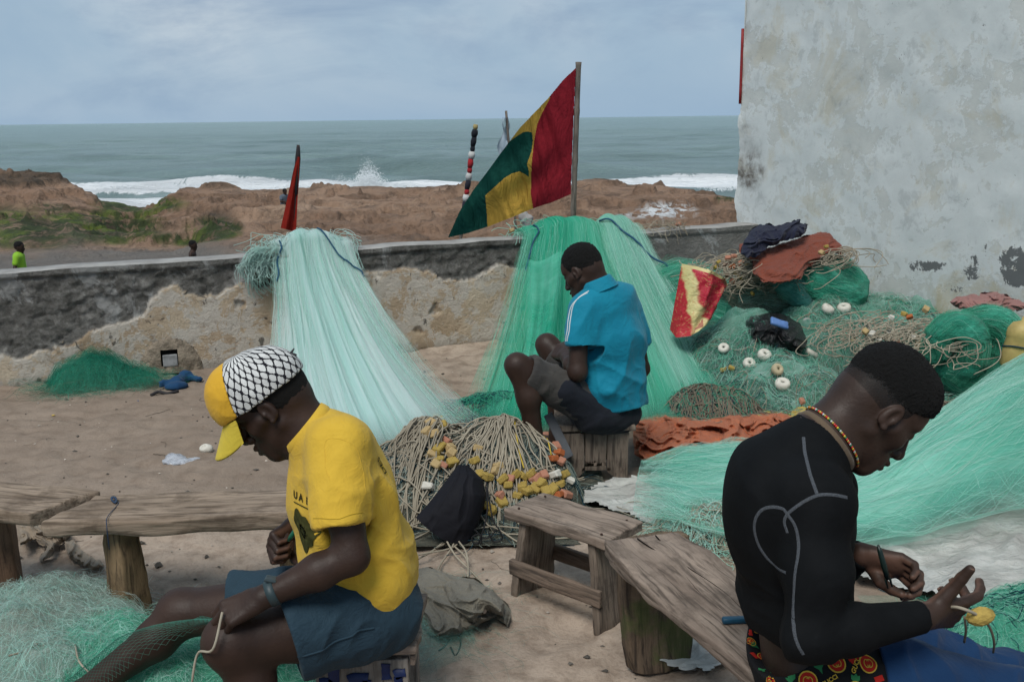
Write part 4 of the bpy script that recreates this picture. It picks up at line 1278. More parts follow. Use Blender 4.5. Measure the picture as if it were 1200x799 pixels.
# ------------------------------------------------ man in the black long-sleeved top
def black_man():
    root = empty('person', G(960, 880, 0), 'seated person in tight black long-sleeved top and blue trousers holding a float', 'person')
    C = P(1027, 480, 2.05); R = bowed(1, 0.03, 47, 2)
    s = 0.98
    nb = P(955, 522, 2.02)
    shR, shL = P(950, 590, 1.875), P(968, 572, 2.22)
    elR, wrR = P(950, 744, 1.80), P(1083, 722, 1.86)
    elL, wrL = P(940, 690, 2.33), P(1010, 650, 2.17)
    pel = P(945, 768, 2.06)
    hipR, hipL = P(965, 792, 1.95), P(955, 760, 2.17)
    knR, knL = P(1226, 838, 1.93), P(1195, 806, 2.32)
    side = unit(shR - shL)
    head = head_prims(C, R, s, lips=1.2)
    head += [RC(C + R @ v3(-0.045, 0, -0.02), nb, 0.054, 0.060, 0.03), RC(C + R @ v3(0.0, 0, -0.07), nb + v3(0.03, 0.0, -0.02), 0.036, 0.052, 0.03), RC(nb, nb + v3(-0.03, 0, -0.1), 0.060, 0.075, 0.04)]
    XR, NR = unit(P(1124, 716, 1.90) - wrR), v3(-0.35, 0.80, 0.35)
    hR, tR = hand_prims(wrR + XR * 0.006, XR, NR, 1, [[8, 28, 18], [30, 40, 30], [38, 42, 30], [42, 40, 30]], 1.0, ((0.45, 0.85, 0.05), (0.25, 0.97, 0.0), (0.15, 0.99, -0.1)), fr=1.14)
    XL, NL = unit(P(1056, 664, 2.13) - wrL), v3(0.05, -0.9, -0.42)
    hL, tL = hand_prims(wrL + XL * 0.006, XL, NL, 1, [[34, 62, 40], [30, 60, 40], [26, 54, 38], [22, 48, 34]], 0.5, ((0.65, 0.1, 0.8), (0.85, -0.25, 0.6), (0.9, -0.3, 0.4)), fr=1.14)
    armR = limb([elR * 0.5 + wrR * 0.5, wrR], [0.036, 0.027]) + hR
    armL = limb([elL * 0.4 + wrL * 0.6, wrL], [0.034, 0.027]) + hL
    tor = [EC(P(928, 660, 2.05), pel, (0.125, 0.085), (0.14, 0.10), side, 0.04), EC(nb, P(928, 660, 2.05), (0.09, 0.06), (0.125, 0.08), side, 0.04)]
    def leg(hip, kn, fwd):
        an = v3(kn[0] + 0.03, kn[1], 0.09)
        return limb([hip, hip * 0.45 + kn * 0.55, kn], [0.085, 0.072, 0.056]) + limb([kn, kn * 0.68 + an * 0.32 - v3(0.02, 0, 0), an], [0.052, 0.052, 0.036]) + foot_prims(an, fwd)
    legs = leg(hipR, knR, (1, 0.1)) + leg(hipL, knL, (1, 0.3))
    bod, V, Q = body_mesh('body', [(head, 0.0033), (armR, 0.0027), (armL, 0.0027), (tor + legs, 0.009)], SKIN_B, root, [(wrR, XR, NR), (wrL, XL, NL)])
    add_nails(tR, root); add_nails(tL, root)
    add_eyes(C, R, s, root)
    # close-cropped hair, fuller on top
    lc = lambda x, y, z: C + R @ (v3(x, y, z) * s)
    hp = [EL(lc(-0.018, 0, 0.058), np.array([0.103, 0.079, 0.092]) * s, R, 0.02), EL(lc(0.035, 0, 0.078), np.array([0.055, 0.066, 0.058]) * s, R, 0.03), PL(lc(0, 0, 0.032), R @ v3(0.45, 0, -1)), PL(lc(0.080, 0, 0.05), R @ v3(1, 0, -0.1))]
    hair_mesh('hair', C, R, s, hp, 0.0031, 0.0024, root, 5, freq=300)
    fade = M('short_faded_hair')
    n = fade.noise(600, 3, 0.6)
    fb = fade.n('ShaderNodeBsdfPrincipled', Base_Color=(0.008, 0.0065, 0.0055, 1), Roughness=0.85)
    fal = fade.m('MULTIPLY', fade.attr('fade'), fade.ramp(n, [(0.35, 1.0), (0.62, 0.35)]))
    fm = fade.surf(fade.n('ShaderNodeMixShader', i0=fal, i1=fade.n('ShaderNodeBsdfTransparent'), i2=fb))
    hp = [EL(lc(-0.014, 0, 0.045), np.array([0.0985, 0.0768, 0.088]) * s, R, 0.01), EL(lc(-0.049, 0, 0.005), np.array([0.0575, 0.0635, 0.0635]) * s, R, 0.03), PL(lc(0.045, 0, 0.02), R @ v3(0.8, 0, -0.5)), PL(lc(0, 0, -0.05), R @ v3(0, 0, -1))]
    Vh, Qh = sdf_mesh(hp, 0.0045)
    lz = (Vh - C) @ R / s
    fd = smooth01((lz[:, 2] + 0.055 + 0.25 * np.minimum(lz[:, 0], 0)) / 0.075) * smooth01((0.062 - lz[:, 0] + 0.3 * lz[:, 2]) / 0.045)
    mesh('cropped_hair', Vh, Qh, fm, root, attrs={'fade': fd})
    # ---- tight black top
    up, ch, wa, lo_ = P(934, 555, 2.04), P(926, 610, 2.04), P(931, 690, 2.04), P(940, 735, 2.05)
    top = [EC(nb, up, (0.085, 0.07), (0.17, 0.098), side, 0.05), EC(up, ch, (0.175, 0.105), (0.17, 0.128), side, 0.05), EC(ch, wa, (0.17, 0.126), (0.145, 0.112), side, 0.05), EC(wa, lo_, (0.145, 0.112), (0.15, 0.102), side, 0.05),
           EL(P(885, 575, 2.02), (0.055, 0.13, 0.10), None, 0.05)]
    top += limb([shR + v3(0, 0.03, 0.0), shR * 0.5 + elR * 0.5 + v3(0.012, 0, 0), elR], [0.074, 0.066, 0.052], 0.03) + [SP(shR + v3(0.02, 0.01, 0.0), 0.074, 0.04), SP(elR + v3(-0.008, 0, -0.006), 0.046, 0.03)]
    top += limb([elR, elR * 0.65 + wrR * 0.35, wrR + unit(elR - wrR) * 0.012], [0.052, 0.050, 0.0335], 0.02)
    top += limb([shL, shL * 0.5 + elL * 0.5, elL], [0.072, 0.062, 0.050], 0.03) + limb([elL, elL * 0.62 + wrL * 0.38, wrL + unit(elL - wrL) * 0.01], [0.05, 0.047, 0.034], 0.02)
    cdir = unit(C + R @ v3(-0.03, 0, -0.03) - nb)
    top += [PL(nb + cdir * 0.028, cdir, box=(nb + cdir * 0.06, 0.13)), RC(nb + cdir * 0.01, nb + cdir * 0.14, 0.066, 0.066, 0.004, 's')]
    top += [PL(wrR + unit(wrR - elR) * -0.004, wrR - elR, box=(wrR, 0.06)), PL(wrL, wrL - elL, box=(wrL, 0.06)), PL(P(905, 745, 2.0), v3(-0.55, -0.2, -1))]
    V, Q = sdf_mesh(top, 0.0048)
    N = vnormals(V, Q)
    dE = np.linalg.norm(V - elR, axis=1)
    V = folds(V, N, 0.0055, 15, unit(np.cross(wrR - elR, (0, 1, 0))), 3.0, 31, smooth01((0.16 - dE) / 0.10))
    V = folds(V, N, 0.0045, 9, (0.9, 0.1, 0.25), 4.0, 33, smooth01((0.95 - V[:, 2]) / 0.25))
    V = relax(V, Q, 1, 0.4)
    bs = M('black_stretch_jersey')
    n = bs.noise(14, 5, 0.6)
    blk = bs.out(bs.ramp(n, [(0.3, (0.0035, 0.004, 0.0046)), (0.7, (0.006, 0.0066, 0.0074))]), 0.8, 0.10, bs.bump(bs.m('ADD', bs.m('MULTIPLY', bs.noise(28, 5, 0.6, None, 1.0), 0.5), bs.m('MULTIPLY', bs.noise(1100, 2, 0.5), 0.06)), 0.5, 0.006), sheen=0.0)
    to = mesh('top', V, Q, blk, root)
    bv = bvh_of(V, Q)
    grey = m_plain('grey_flatlock_stitch', (0.115, 0.125, 0.14), 0.9, 0.1, 0.6, 500, 0.8, 0.004)
    def seam(pts, wd=0.0075):
        p3 = [surf_px(bv, 820 + a / 1.908, 380 + b / 1.908) for a, b in pts]
        p3 = [q for q in p3 if q is not None]
        surface_strip('seam', bv, p3, wd, grey, to, 0.0002, 80, 0.0003)
    seam([(232, 252), (236, 290), (247, 335), (262, 378)])
    seam([(330, 387), (300, 381), (268, 381), (240, 392), (215, 408), (196, 424), (189, 442), (196, 466)])
    seam([(196, 424), (185, 412), (160, 408), (137, 416), (123, 440), (124, 470), (138, 505), (165, 537), (193, 555)])
    seam([(196, 424), (212, 448), (220, 480), (219, 520), (211, 580), (208, 640), (214, 700), (232, 738)])
    # brown neck trim and a beaded necklace, laid on the neck by casting rays inwards
    body_o = bpy.data.objects[bod.name]
    hv, hq = sdf_mesh(head, 0.005)
    bvn = bvh_of(*join_meshes([(V, Q), (hv, hq)]))
    e1 = side; e2 = unit(np.cross(cdir, side)); e1 = unit(np.cross(e2, cdir))
    def neck_ring(l, n, off, tilt=0.0):
        out = []
        c0 = nb + cdir * l
        for t in np.linspace(0, 2 * np.pi, n, endpoint=False):
            d = np.cos(t) * e1 + np.sin(t) * e2
            o = c0 + d * 0.13
            co, no, i, ds = bvn.ray_cast(Vector(o), Vector(-d), 0.13)
            r = 0.066 if co is None else 0.13 - ds
            out.append(c0 + d * (min(r, 0.088) + off))
        out = np.array(out)
        for _ in range(3):
            out = 0.25 * np.roll(out, 1, 0) + 0.5 * out + 0.25 * np.roll(out, -1, 0)
        return out
    rows = [neck_ring(0.034, 56, -0.002), neck_ring(0.034, 56, 0.002), neck_ring(0.030, 56, 0.003), neck_ring(0.024, 56, 0.003), neck_ring(0.020, 56, -0.001)]
    mesh('neck_trim', np.stack(rows, 1).reshape(-1, 3), grid_faces(56, 5, True), m_cloth('tan_neck_tape', (0.12, 0.085, 0.055)), to)
    cols = [(0.55, 0.02, 0.02), (0.45, 0.45, 0.42), (0.55, 0.38, 0.03), (0.40, 0.30, 0.05), (0.02, 0.14, 0.05), (0.45, 0.03, 0.02)]
    nV, nF, nC = [], [], []
    nbd = 96
    bead_pos = neck_ring(0.043, nbd, 0.0035)
    for i in range(nbd):
        t = 2 * np.pi * i / nbd
        c = bead_pos[i]
        th, ph = np.meshgrid(np.linspace(0, 2 * np.pi, 7)[:-1], np.linspace(0.25, np.pi - 0.25, 4), indexing='ij')
        sv = np.stack([np.sin(ph) * np.cos(th), np.sin(ph) * np.sin(th), np.cos(ph)], -1).reshape(-1, 3) * 0.0029 + c
        nF.append(grid_faces(6, 4, True) + len(nV) * 24); nV.append(sv); nC.append(np.tile(np.array(cols[(i * 7 // 3) % 6]), (24, 1)))
    bd = M('glass_beads')
    bead = bd.out(bd.attr('tint', 'Color'), 0.3, 0.5)
    mesh('bead_necklace', np.concatenate(nV), np.concatenate(nF), bead, root, attrs={'tint': np.concatenate(nC)})
    # ---- printed boxer shorts
    box = [EL(pel + v3(0.008, 0, -0.01), (0.130, 0.172, 0.112), None, 0.05), EC(P(922, 742, 2.04), pel, (0.148, 0.095), (0.165, 0.125), side, 0.04), EC(hipR, hipR * 0.72 + knR * 0.28, (0.10, 0.10), (0.095, 0.092), (0, 0, 1), 0.05), EC(hipL, hipL * 0.72 + knL * 0.28, (0.10, 0.10), (0.09, 0.09), (0, 0, 1), 0.05)]
    box += [PL(P(905, 728, 2.0), v3(-0.62, -0.1, 1)), EL(P(918, 738, 2.03), (0.122, 0.145, 0.09), None, 0.008, 's')]
    V, Q = sdf_mesh(box, 0.0052)
    V = folds(V, vnormals(V, Q), 0.005, 11, (0.5, 0, 0.8), 3, 41)
    bm_ = m_cloth('boxer_black_cotton', (0.008, 0.008, 0.009), (0.012, 0.012, 0.013), sheen=0.0)
    bo = mesh('boxer_shorts', V, Q, bm_, root)
    bb = bvh_of(V, Q)
    red, yell, grn = (m_plain('boxer_print_red', (0.42, 0.022, 0.016), 0.85, 0.1), m_plain('boxer_print_yellow', (0.55, 0.36, 0.05), 0.85, 0.1), m_plain('boxer_print_green', (0.03, 0.17, 0.065), 0.85, 0.1))
    def disc(n=22, r=1.0, sx=1.0, sy=1.0, r0=0.0):
        aa = np.linspace(0, 2 * np.pi, n, endpoint=False)
        if r0 > 0:
            return [(r * f * sx * math.cos(t), r * f * sy * math.sin(t)) for t in aa for f in (r0, 1)], grid_faces(n, 2, True)
        return [(0, 0)] + [(r * sx * math.cos(t), r * sy * math.sin(t)) for t in aa], np.array([(0, 1 + i, 1 + (i + 1) % n) for i in range(n)])
    G_ring = [(math.cos(t) * f, math.sin(t) * f) for t in np.linspace(0.5, 5.9, 20) for f in (0.55, 0.72)]
    def motif(kind, px, py, size, rot=0.0):
        q = surf_px(bb, px, py)
        if q is None: return
        co, no, _, _ = bb.find_nearest(Vector(q))
        no = unit(np.array(no)); 
        if no @ ray(px, py) > 0: no = -no
        ux = unit(np.cross((0, 0, 1), no)); uy = np.cross(no, ux)
        ux, uy = ux * math.cos(rot) + uy * math.sin(rot), uy * math.cos(rot) - ux * math.sin(rot)
        if kind == 'gg':
            p2, f2 = disc(24, size); decal('print_disc', bb, q, ux, uy, no, p2, f2, red, bo, 0.0012, 0.12)
            p2, f2 = disc(24, size, r0=0.86); decal('print_ring', bb, q, ux, uy, no, p2, f2, yell, bo, 0.0022, 0.12)
            for sg in (1, -1):
                p2 = [(a * size * 0.5 * sg - sg * 0.16 * size, b * size * 0.62) for a, b in G_ring]
                decal('print_letter', bb, q, ux, uy, no, p2, grid_faces(20, 2), yell, bo, 0.0026, 0.12)
        elif kind == 'leaf':
            pts = [(0, -1.2), (0.25, -0.4), (0.8, 0.1), (0.75, 0.75), (0.35, 0.6), (0.1, 1.0), (-0.3, 0.6), (-0.75, 0.7), (-0.75, 0.1), (-0.25, -0.45)]
            p2 = [(0, 0)] + [(a * size, b * size) for a, b in pts]
            decal('print_leaf', bb, q, ux, uy, no, p2, np.array([(0, 1 + i, 1 + (i + 1) % 10) for i in range(10)]), grn, bo, 0.0014, 0.12)
        elif kind == 'sq':
            p2 = [(a * size, b * size) for a in (-1, -0.3, 0.3, 1) for b in (-0.6, 0, 0.6)]
            decal('print_patch', bb, q, ux, uy, no, p2, grid_faces(4, 3), red, bo, 0.0012, 0.12)
        else:
            p2, f2 = text_mesh('GUCCI', size, bold=0.0004)
            decal('print_lettering', bb, q, ux, uy, no, p2, f2, yell, bo, 0.0022, 0.12)
    for kd, px, py, sz, rt in [('gg', 980, 777, 0.0195, 0.2), ('gg', 1017, 777, 0.0195, -0.1), ('gg', 894, 770, 0.014, 0.2), ('gg', 887, 737, 0.012, 0.3), ('gg', 947, 797, 0.0195, 0.1), ('gg', 918, 773, 0.011, 0.2), ('gg', 1002, 808, 0.018, 0.0), ('gg', 925, 812, 0.018, 0.1),
                               ('leaf', 960, 780, 0.014, 0.4), ('leaf', 884, 756, 0.012, 0.2), ('leaf', 926, 795, 0.015, 0.3), ('leaf', 1002, 796, 0.013, -0.3), ('leaf', 905, 787, 0.010, 0.5), ('leaf', 1020, 755, 0.009, 0.2),
                               ('sq', 936, 782, 0.015, 0.5), ('sq', 895, 756, 0.010, 0.8), ('sq', 912, 790, 0.010, 1.0), ('sq', 1000, 772, 0.011, 0.6), ('sq', 879, 741, 0.008, 1.2), ('sq', 1030, 795, 0.010, 0.2), ('sq', 960, 769, 0.008, 0.2),
                               ('txt', 937, 781, 0.014, 0.35), ('txt', 1003, 778, 0.013, 0.9), ('txt', 972, 797, 0.012, 0.6), ('txt', 903, 764, 0.010, -0.8), ('gg', 880, 752, 0.012, 0.4), ('sq', 884, 768, 0.010, 0.9), ('leaf', 893, 785, 0.012, 0.1), ('gg', 904, 800, 0.016, 0.2)]:
        motif(kd, px, py, sz, rt)
    # ---- blue trousers worn low
    dR, dL = unit(knR - hipR), unit(knL - hipL)
    anR, anL = v3(knR[0] + 0.03, knR[1], 0.09), v3(knL[0] + 0.03, knL[1], 0.09)
    tr = [EC(hipR + dR * 0.13, knR, (0.118, 0.112), (0.085, 0.082), (0, 0, 1), 0.04), EC(hipL + dL * 0.06, knL, (0.115, 0.105), (0.085, 0.08), (0, 0, 1), 0.04), EC(knR, anR + v3(0, 0, 0.03), (0.082, 0.082), (0.07, 0.075), (0, 1, 0), 0.03), EC(knL, anL + v3(0, 0, 0.03), (0.08, 0.08), (0.07, 0.075), (0, 1, 0), 0.03),
          PL(P(1033, 790, 1.9), v3(-1, 0.1, -0.08), box=(P(1000, 790, 1.86), 0.17))]
    V, Q = sdf_mesh(tr, 0.0056)
    N = vnormals(V, Q)
    V = folds(V, N, 0.012, 9, np.cross(dR, (0, 1, 0)), 3.0, 51)
    V = relax(V, Q, 1, 0.4)
    mesh('trousers', V, Q, m_cloth('blue_cotton_drill', (0.008, 0.032, 0.088), (0.005, 0.021, 0.062), wrinkle=0.8, sheen=0.05), root)
    return dict(wrR=wrR, XR=XR, NR=NR, wrL=wrL, XL=XL, NL=NL, tR=tR, tL=tL, knR=knR)
BM_ = black_man()

# ------------------------------------------------ man in the turquoise shirt, back turned
def blue_man():
    root = empty('person', G(700, 545, 0), 'person in turquoise shirt with back turned, seated before the green net', 'person')
    C = P(683, 319, 4.62); R = bowed(-0.86, 0.5, 31, -3)
    s = 0.96
    nb = P(703, 340, 4.59)
    shL, shR = P(679, 366, 4.50), P(739, 366, 4.70)
    elL, wrL = P(677, 436, 4.44), P(662, 416, 4.66)
    elR, wrR = P(751, 432, 4.74), P(738, 442, 4.95)
    pel = P(712, 480, 4.62)
    hipL, hipR = P(697, 478, 4.54), P(722, 478, 4.72)
    knL, knR = P(606, 428, 4.42), P(641, 404, 4.93)
    anL, anR = P(632, 545, 4.44), P(652, 505, 4.97)
    anL[2] = anR[2] = 0.09
    side = unit(shR - shL)
    head = head_prims(C, R, s, lips=1.1) + [RC(C + R @ v3(-0.045, 0, -0.02), nb, 0.055, 0.060, 0.03), RC(nb, nb + v3(0.02, 0, -0.08), 0.06, 0.08, 0.04)]
    XL, NL = unit(P(648, 410, 4.76) - wrL), v3(0.6, 0.5, -0.6)
    hL, tL = hand_prims(wrL, XL, NL, -1, [[45, 60, 40], [50, 65, 40], [55, 65, 40], [60, 60, 40]])
    XR, NR = unit(v3(-0.6, 0.6, 0.1)), v3(-0.5, -0.5, -0.6)
    hR, tR = hand_prims(wrR, XR, NR, 1, [[45, 60, 40]] * 4)
    arms = limb([shL, elL, elL * 0.6 + wrL * 0.4, wrL], [0.044, 0.043, 0.042, 0.027]) + hL
    arms2 = limb([shR, elR, elR * 0.6 + wrR * 0.4, wrR], [0.044, 0.042, 0.041, 0.027]) + hR
    def leg(hip, kn, an, f):
        return limb([hip, hip * 0.45 + kn * 0.55, kn], [0.085, 0.074, 0.052]) + limb([kn, kn * 0.70 + an * 0.30 + v3(0.02, -0.01, 0), an], [0.051, 0.050, 0.035], 0.04) + foot_prims(an, f)
    legs = leg(hipL, knL, anL, (-0.9, 0.4)) + leg(hipR, knR, anR, (-0.8, 0.6)) + [EL(pel, (0.12, 0.12, 0.09), None, 0.05), EC(pel, nb, (0.12, 0.08), (0.09, 0.06), side, 0.04)]
    body_mesh('body', [(head, 0.0045), (arms, 0.0042), (arms2, 0.0045), (legs, 0.009)], SKIN_A, root)
    add_eyes(C, R, s, root)
    lc = lambda x, y, z: C + R @ (v3(x, y, z) * s)
    hp = [EL(lc(-0.016, 0, 0.052), np.array([0.103, 0.080, 0.091]) * s, R, 0.02), EL(lc(-0.05, 0, 0.01), np.array([0.058, 0.064, 0.06]) * s, R, 0.03), PL(lc(0.03, 0, 0.01), R @ v3(0.8, 0, -0.45)), PL(lc(0, 0, -0.05), R @ v3(0, 0, -1))]
    hair_mesh('hair', C, R, s, hp, 0.005, 0.003, root, 9)
    up, ch, wa, lo_ = P(709, 356, 4.60), P(716, 398, 4.59), P(719, 445, 4.59), P(727, 474, 4.59)
    hemL, hemR = P(680, 404, 4.455), P(747, 400, 4.72)
    sh = [EC(nb + v3(0, 0, -0.01), up, (0.075, 0.065), (0.165, 0.095), side, 0.05), EC(up, ch, (0.172, 0.10), (0.162, 0.118), side, 0.05), EC(ch, wa, (0.162, 0.118), (0.152, 0.122), side, 0.05), EC(wa, lo_, (0.152, 0.122), (0.152, 0.115), side, 0.05),
          EC(shL + v3(0.03, 0.02, 0.01), hemL, (0.078, 0.075), (0.070, 0.064), (1, 0, 0), 0.035), EC(shR + v3(-0.03, -0.01, 0.01), hemR, (0.078, 0.075), (0.060, 0.060), (1, 0, 0), 0.035)]
    cL, cR = unit(elL - shL), unit(elR - shR)
    sh += [RC(hemL + cL * 0.02, hemL - cL * 0.03, 0.053, 0.044, 0.004, 's'), PL(hemL + cL * 0.006, cL, box=(hemL, 0.11)), PL(hemR + cR * 0.006, cR, box=(hemR, 0.11)), PL(P(728, 481, 4.5), v3(0.1, -0.15, -1)),
           PL(nb + v3(-0.01, 0, 0.045), v3(-0.35, 0.2, 0.9), box=(nb + v3(0, 0, 0.06), 0.12))]
    V, Q = sdf_mesh(sh, 0.0062)
    N = vnormals(V, Q)
    V = folds(V, N, 0.017, 6.5, (0.25, 0.0, 1), 3.5, 61, smooth01((nb[2] + 0.02 - V[:, 2]) / 0.25))
    V = folds(V, N, 0.010, 9, (0.8, 0.2, -0.5), 4.0, 67, smooth01((0.75 - V[:, 2]) / 0.25))
    V = relax(V, Q, 1, 0.4)
    teal = m_cloth('turquoise_jersey', (0.004, 0.185, 0.275), (0.003, 0.145, 0.23), rough=0.7, wrinkle=1.0, soil=0.05)
    so = mesh('polo_shirt', V, Q, teal, root)
    bv = bvh_of(V, Q)
    white = m_plain('white_tape', (0.55, 0.57, 0.58), 0.8, 0.1, 0.15)
    for k in (0, 1):
        pts = [surf_px(bv, 690 - k * 1.5, 341 + k * 2.2), surf_px(bv, 678 - k * 2.0, 349 + k * 2), surf_px(bv, 671 - k * 2.4, 360 + k), surf_px(bv, 668.5 - k * 2.6, 374), surf_px(bv, 667 - k * 2.4, 388), surf_px(bv, 664.5 - k * 1.5, 400)]
        pts = [q for q in pts if q is not None]
        if len(pts) > 3:
            surface_strip('white_stripe', bv, pts, 0.0055, white, so, 0.001, 40, 0.0008)
    # stand-up collar
    cd = unit(v3(-0.35, 0.15, 0.9)); e1 = side; e2 = unit(np.cross(cd, side)); e1 = np.cross(e2, cd)
    a = np.linspace(0, 2 * np.pi, 41)
    rows = [np.array([nb + cd * l + (np.cos(t) * e1 * (0.072 + r) + np.sin(t) * e2 * (0.066 + r)) for t in a]) for l, r in ((0.052, -0.004), (0.055, 0.001), (0.045, 0.006), (0.02, 0.014), (-0.005, 0.022))]
    mesh('collar', np.stack(rows, 1).reshape(-1, 3), grid_faces(41, 5), teal, so)
    # shorts: faded grey legs, dark seat
    dL, dR = unit(knL - hipL), unit(knR - hipR)
    hmL, hmR = knL - dL * 0.055, knR - dR * 0.06
    st = [EL(pel + v3(0.005, 0, -0.01), (0.155, 0.150, 0.105), None, 0.05), EC(hipL + v3(0, 0, -0.01), hipL + dL * 0.20, (0.098, 0.10), (0.09, 0.095), (0, 0, 1), 0.05), EL(P(700, 490, 4.55), (0.11, 0.10, 0.05), None, 0.04)]
    V, Q = sdf_mesh(st, 0.008)
    V = folds(V, vnormals(V, Q), 0.010, 9, (0.6, 0, 0.6), 3, 71)
    mesh('shorts', V, Q, m_cloth('black_cotton_seat', (0.010, 0.012, 0.018), (0.016, 0.017, 0.022), wrinkle=0.8), root)
    lg = [EC(hipL + dL * 0.10, hmL, (0.096, 0.096), (0.080, 0.076), (0, 0, 1), 0.04), PL(hmL, dL, box=(hmL, 0.12)), RC(hmL + dL * 0.03, hmL - dL * 0.04, 0.07, 0.06, 0.005, 's')]
    V, Q = sdf_mesh(lg, 0.0075)
    V = folds(V, vnormals(V, Q), 0.009, 10, (0.4, 0, 0.9), 3, 73)
    fade = m_cloth('faded_grey_drill', (0.062, 0.056, 0.050), (0.026, 0.026, 0.028), wrinkle=0.9, soil=0.6)
    lo2 = mesh('shorts_leg', V, Q, fade, root)
    V, Q = sdf_mesh([EC(hipR + dR * 0.10, hmR, (0.094, 0.094), (0.08, 0.08), (0, 0, 1), 0.04), PL(hmR, dR, box=(hmR, 0.12))], 0.009)
    mesh('shorts_leg', V, Q, fade, root)
    return dict(knL=knL, wrL=wrL)
CM = blue_man()

# ------------------------------------------------ small figures beyond the wall
def small_person(base_px, base_py, Y, height, label, shirt, shorts, fx, fy, pose='stand', zg=None):
    p = P(base_px, base_py, Y)
    if zg is not None: p[2] = zg
    root = empty('person', p, label, 'person')
    f = unit((fx, fy, 0)); l = v3(-f[1], f[0], 0); k = height / 1.7
    def q(a, b, c): return p + f * a * k + l * b * k + v3(0, 0, c * k)
    if pose == 'stand':
        hz, hipz = 0, 0.86
        C = q(0.03, 0, 1.56)
        kn = [q(0.06, 0.09, 0.47), q(-0.02, -0.09, 0.47)]; an = [q(0.10, 0.09, 0.09), q(-0.12, -0.09, 0.10)]
        el = [q(-0.03, 0.26, 1.10), q(-0.05, -0.26, 1.10)]; wr = [q(0.15, 0.20, 0.98), q(0.10, -0.22, 0.95)]
    else:
        hipz = 0.18
        C = q(0.10, 0, 0.88)
        kn = [q(0.36, 0.14, 0.46), q(0.34, -0.14, 0.44)]; an = [q(0.42, 0.12, 0.05), q(0.40, -0.14, 0.05)]
        el = [q(0.14, 0.25, 0.46), q(0.12, -0.25, 0.46)]; wr = [q(0.33, 0.10, 0.50), q(0.32, -0.10, 0.48)]
    hip = q(0, 0, hipz); chest = q(0.05 if pose != 'stand' else 0.0, 0, hipz + 0.46)
    sho = [chest + l * 0.18 * k + v3(0, 0, 0.02), chest - l * 0.18 * k + v3(0, 0, 0.02)]
    Rh = bowed(fx, fy, 8)
    body = head_prims(C, Rh, 0.95 * min(1, k * 1.12)) + [RC(C - v3(0, 0, 0.06 * k), chest + v3(0, 0, 0.05 * k), 0.05 * k, 0.06 * k, 0.03), EC(hip, chest, (0.15 * k, 0.10 * k), (0.16 * k, 0.10 * k), l, 0.04)]
    for i in (0, 1):
        sg = 1 if i == 0 else -1
        hj = hip + l * sg * 0.09 * k
        body += limb([sho[i], el[i], wr[i]], [0.05 * k, 0.038 * k, 0.026 * k]) + [RC(wr[i], wr[i] + unit(wr[i] - el[i]) * 0.09 * k, 0.028 * k, 0.022 * k)]
        body += limb([hj, kn[i], an[i]], [0.085 * k, 0.055 * k, 0.035 * k]) + [RC(an[i] - v3(0, 0, 0.04 * k), an[i] + f * 0.16 * k - v3(0, 0, 0.05 * k), 0.035 * k, 0.028 * k)]
    V, Q = sdf_mesh(body, 0.014)
    mesh('body', V, Q, SKIN_A, root, attrs={'pale': np.zeros(len(V))})
    V, Q = sdf_mesh([EL(C + Rh @ v3(-0.01, 0, 0.045) * k, np.array([0.1, 0.082, 0.09]) * min(1, k * 1.1), Rh, 0.01), PL(C + v3(0, 0, 0.02), unit(f * 0.5 - v3(0, 0, 1)))], 0.012)
    mesh('hair', V, Q, MAT_HAIR, root)
    if shirt:
        sp_ = [EC(hip + v3(0, 0, 0.02), chest + v3(0, 0, 0.02 * k), (0.185 * k, 0.13 * k), (0.19 * k, 0.125 * k), l, 0.04)] + [RC(sho[i], sho[i] * 0.5 + el[i] * 0.5, 0.075 * k, 0.07 * k, 0.03) for i in (0, 1)]
        V, Q = sdf_mesh(sp_, 0.014)
        V = folds(V, vnormals(V, Q), 0.01, 8, (0, 0, 1), 3, 5)
        mesh('t_shirt', V, Q, shirt, root)
    sp_ = [EL(hip, (0.17 * k, 0.17 * k, 0.13 * k), None, 0.04)] + [RC(hip + l * sg * 0.09 * k, (hip + l * sg * 0.09 * k) * 0.35 + kn[i] * 0.65, 0.115 * k, 0.10 * k, 0.04) for i, sg in ((0, 1), (1, -1))]
    V, Q = sdf_mesh(sp_, 0.016)
    mesh('shorts', V, Q, shorts, root)
    return root
def shore_z(x, y):
    d = (SHORE[..., 0] - x) ** 2 + (SHORE[..., 1] - y) ** 2
    return float(SHORE.reshape(-1, 3)[np.argmin(d), 2])
def on_track(px, Y): return shore_z(P(px, 300, Y)[0], Y)
small_person(28, 350, 19.2, 1.44, 'boy in lime green T-shirt walking on the sandy track', m_cloth('lime_green_cotton', (0.22, 0.42, 0.03)), m_cloth('dark_shorts', (0.02, 0.025, 0.03)), 1, 0.2, zg=on_track(28, 19.2))
small_person(229, 340, 20.6, 1.30, 'bare-chested child walking below the sea wall', None, m_cloth('brown_shorts', (0.05, 0.03, 0.025)), 1, 0.1, zg=on_track(229, 20.6))
small_person(333, 240, 38.0, 1.45, 'distant person seated on the brown rocks facing the sea', m_cloth('grey_blue_shirt', (0.10, 0.12, 0.15)), m_cloth('dark_trousers', (0.03, 0.03, 0.035)), 0.6, -0.5, 'sit', zg=on_track(333, 38.0))
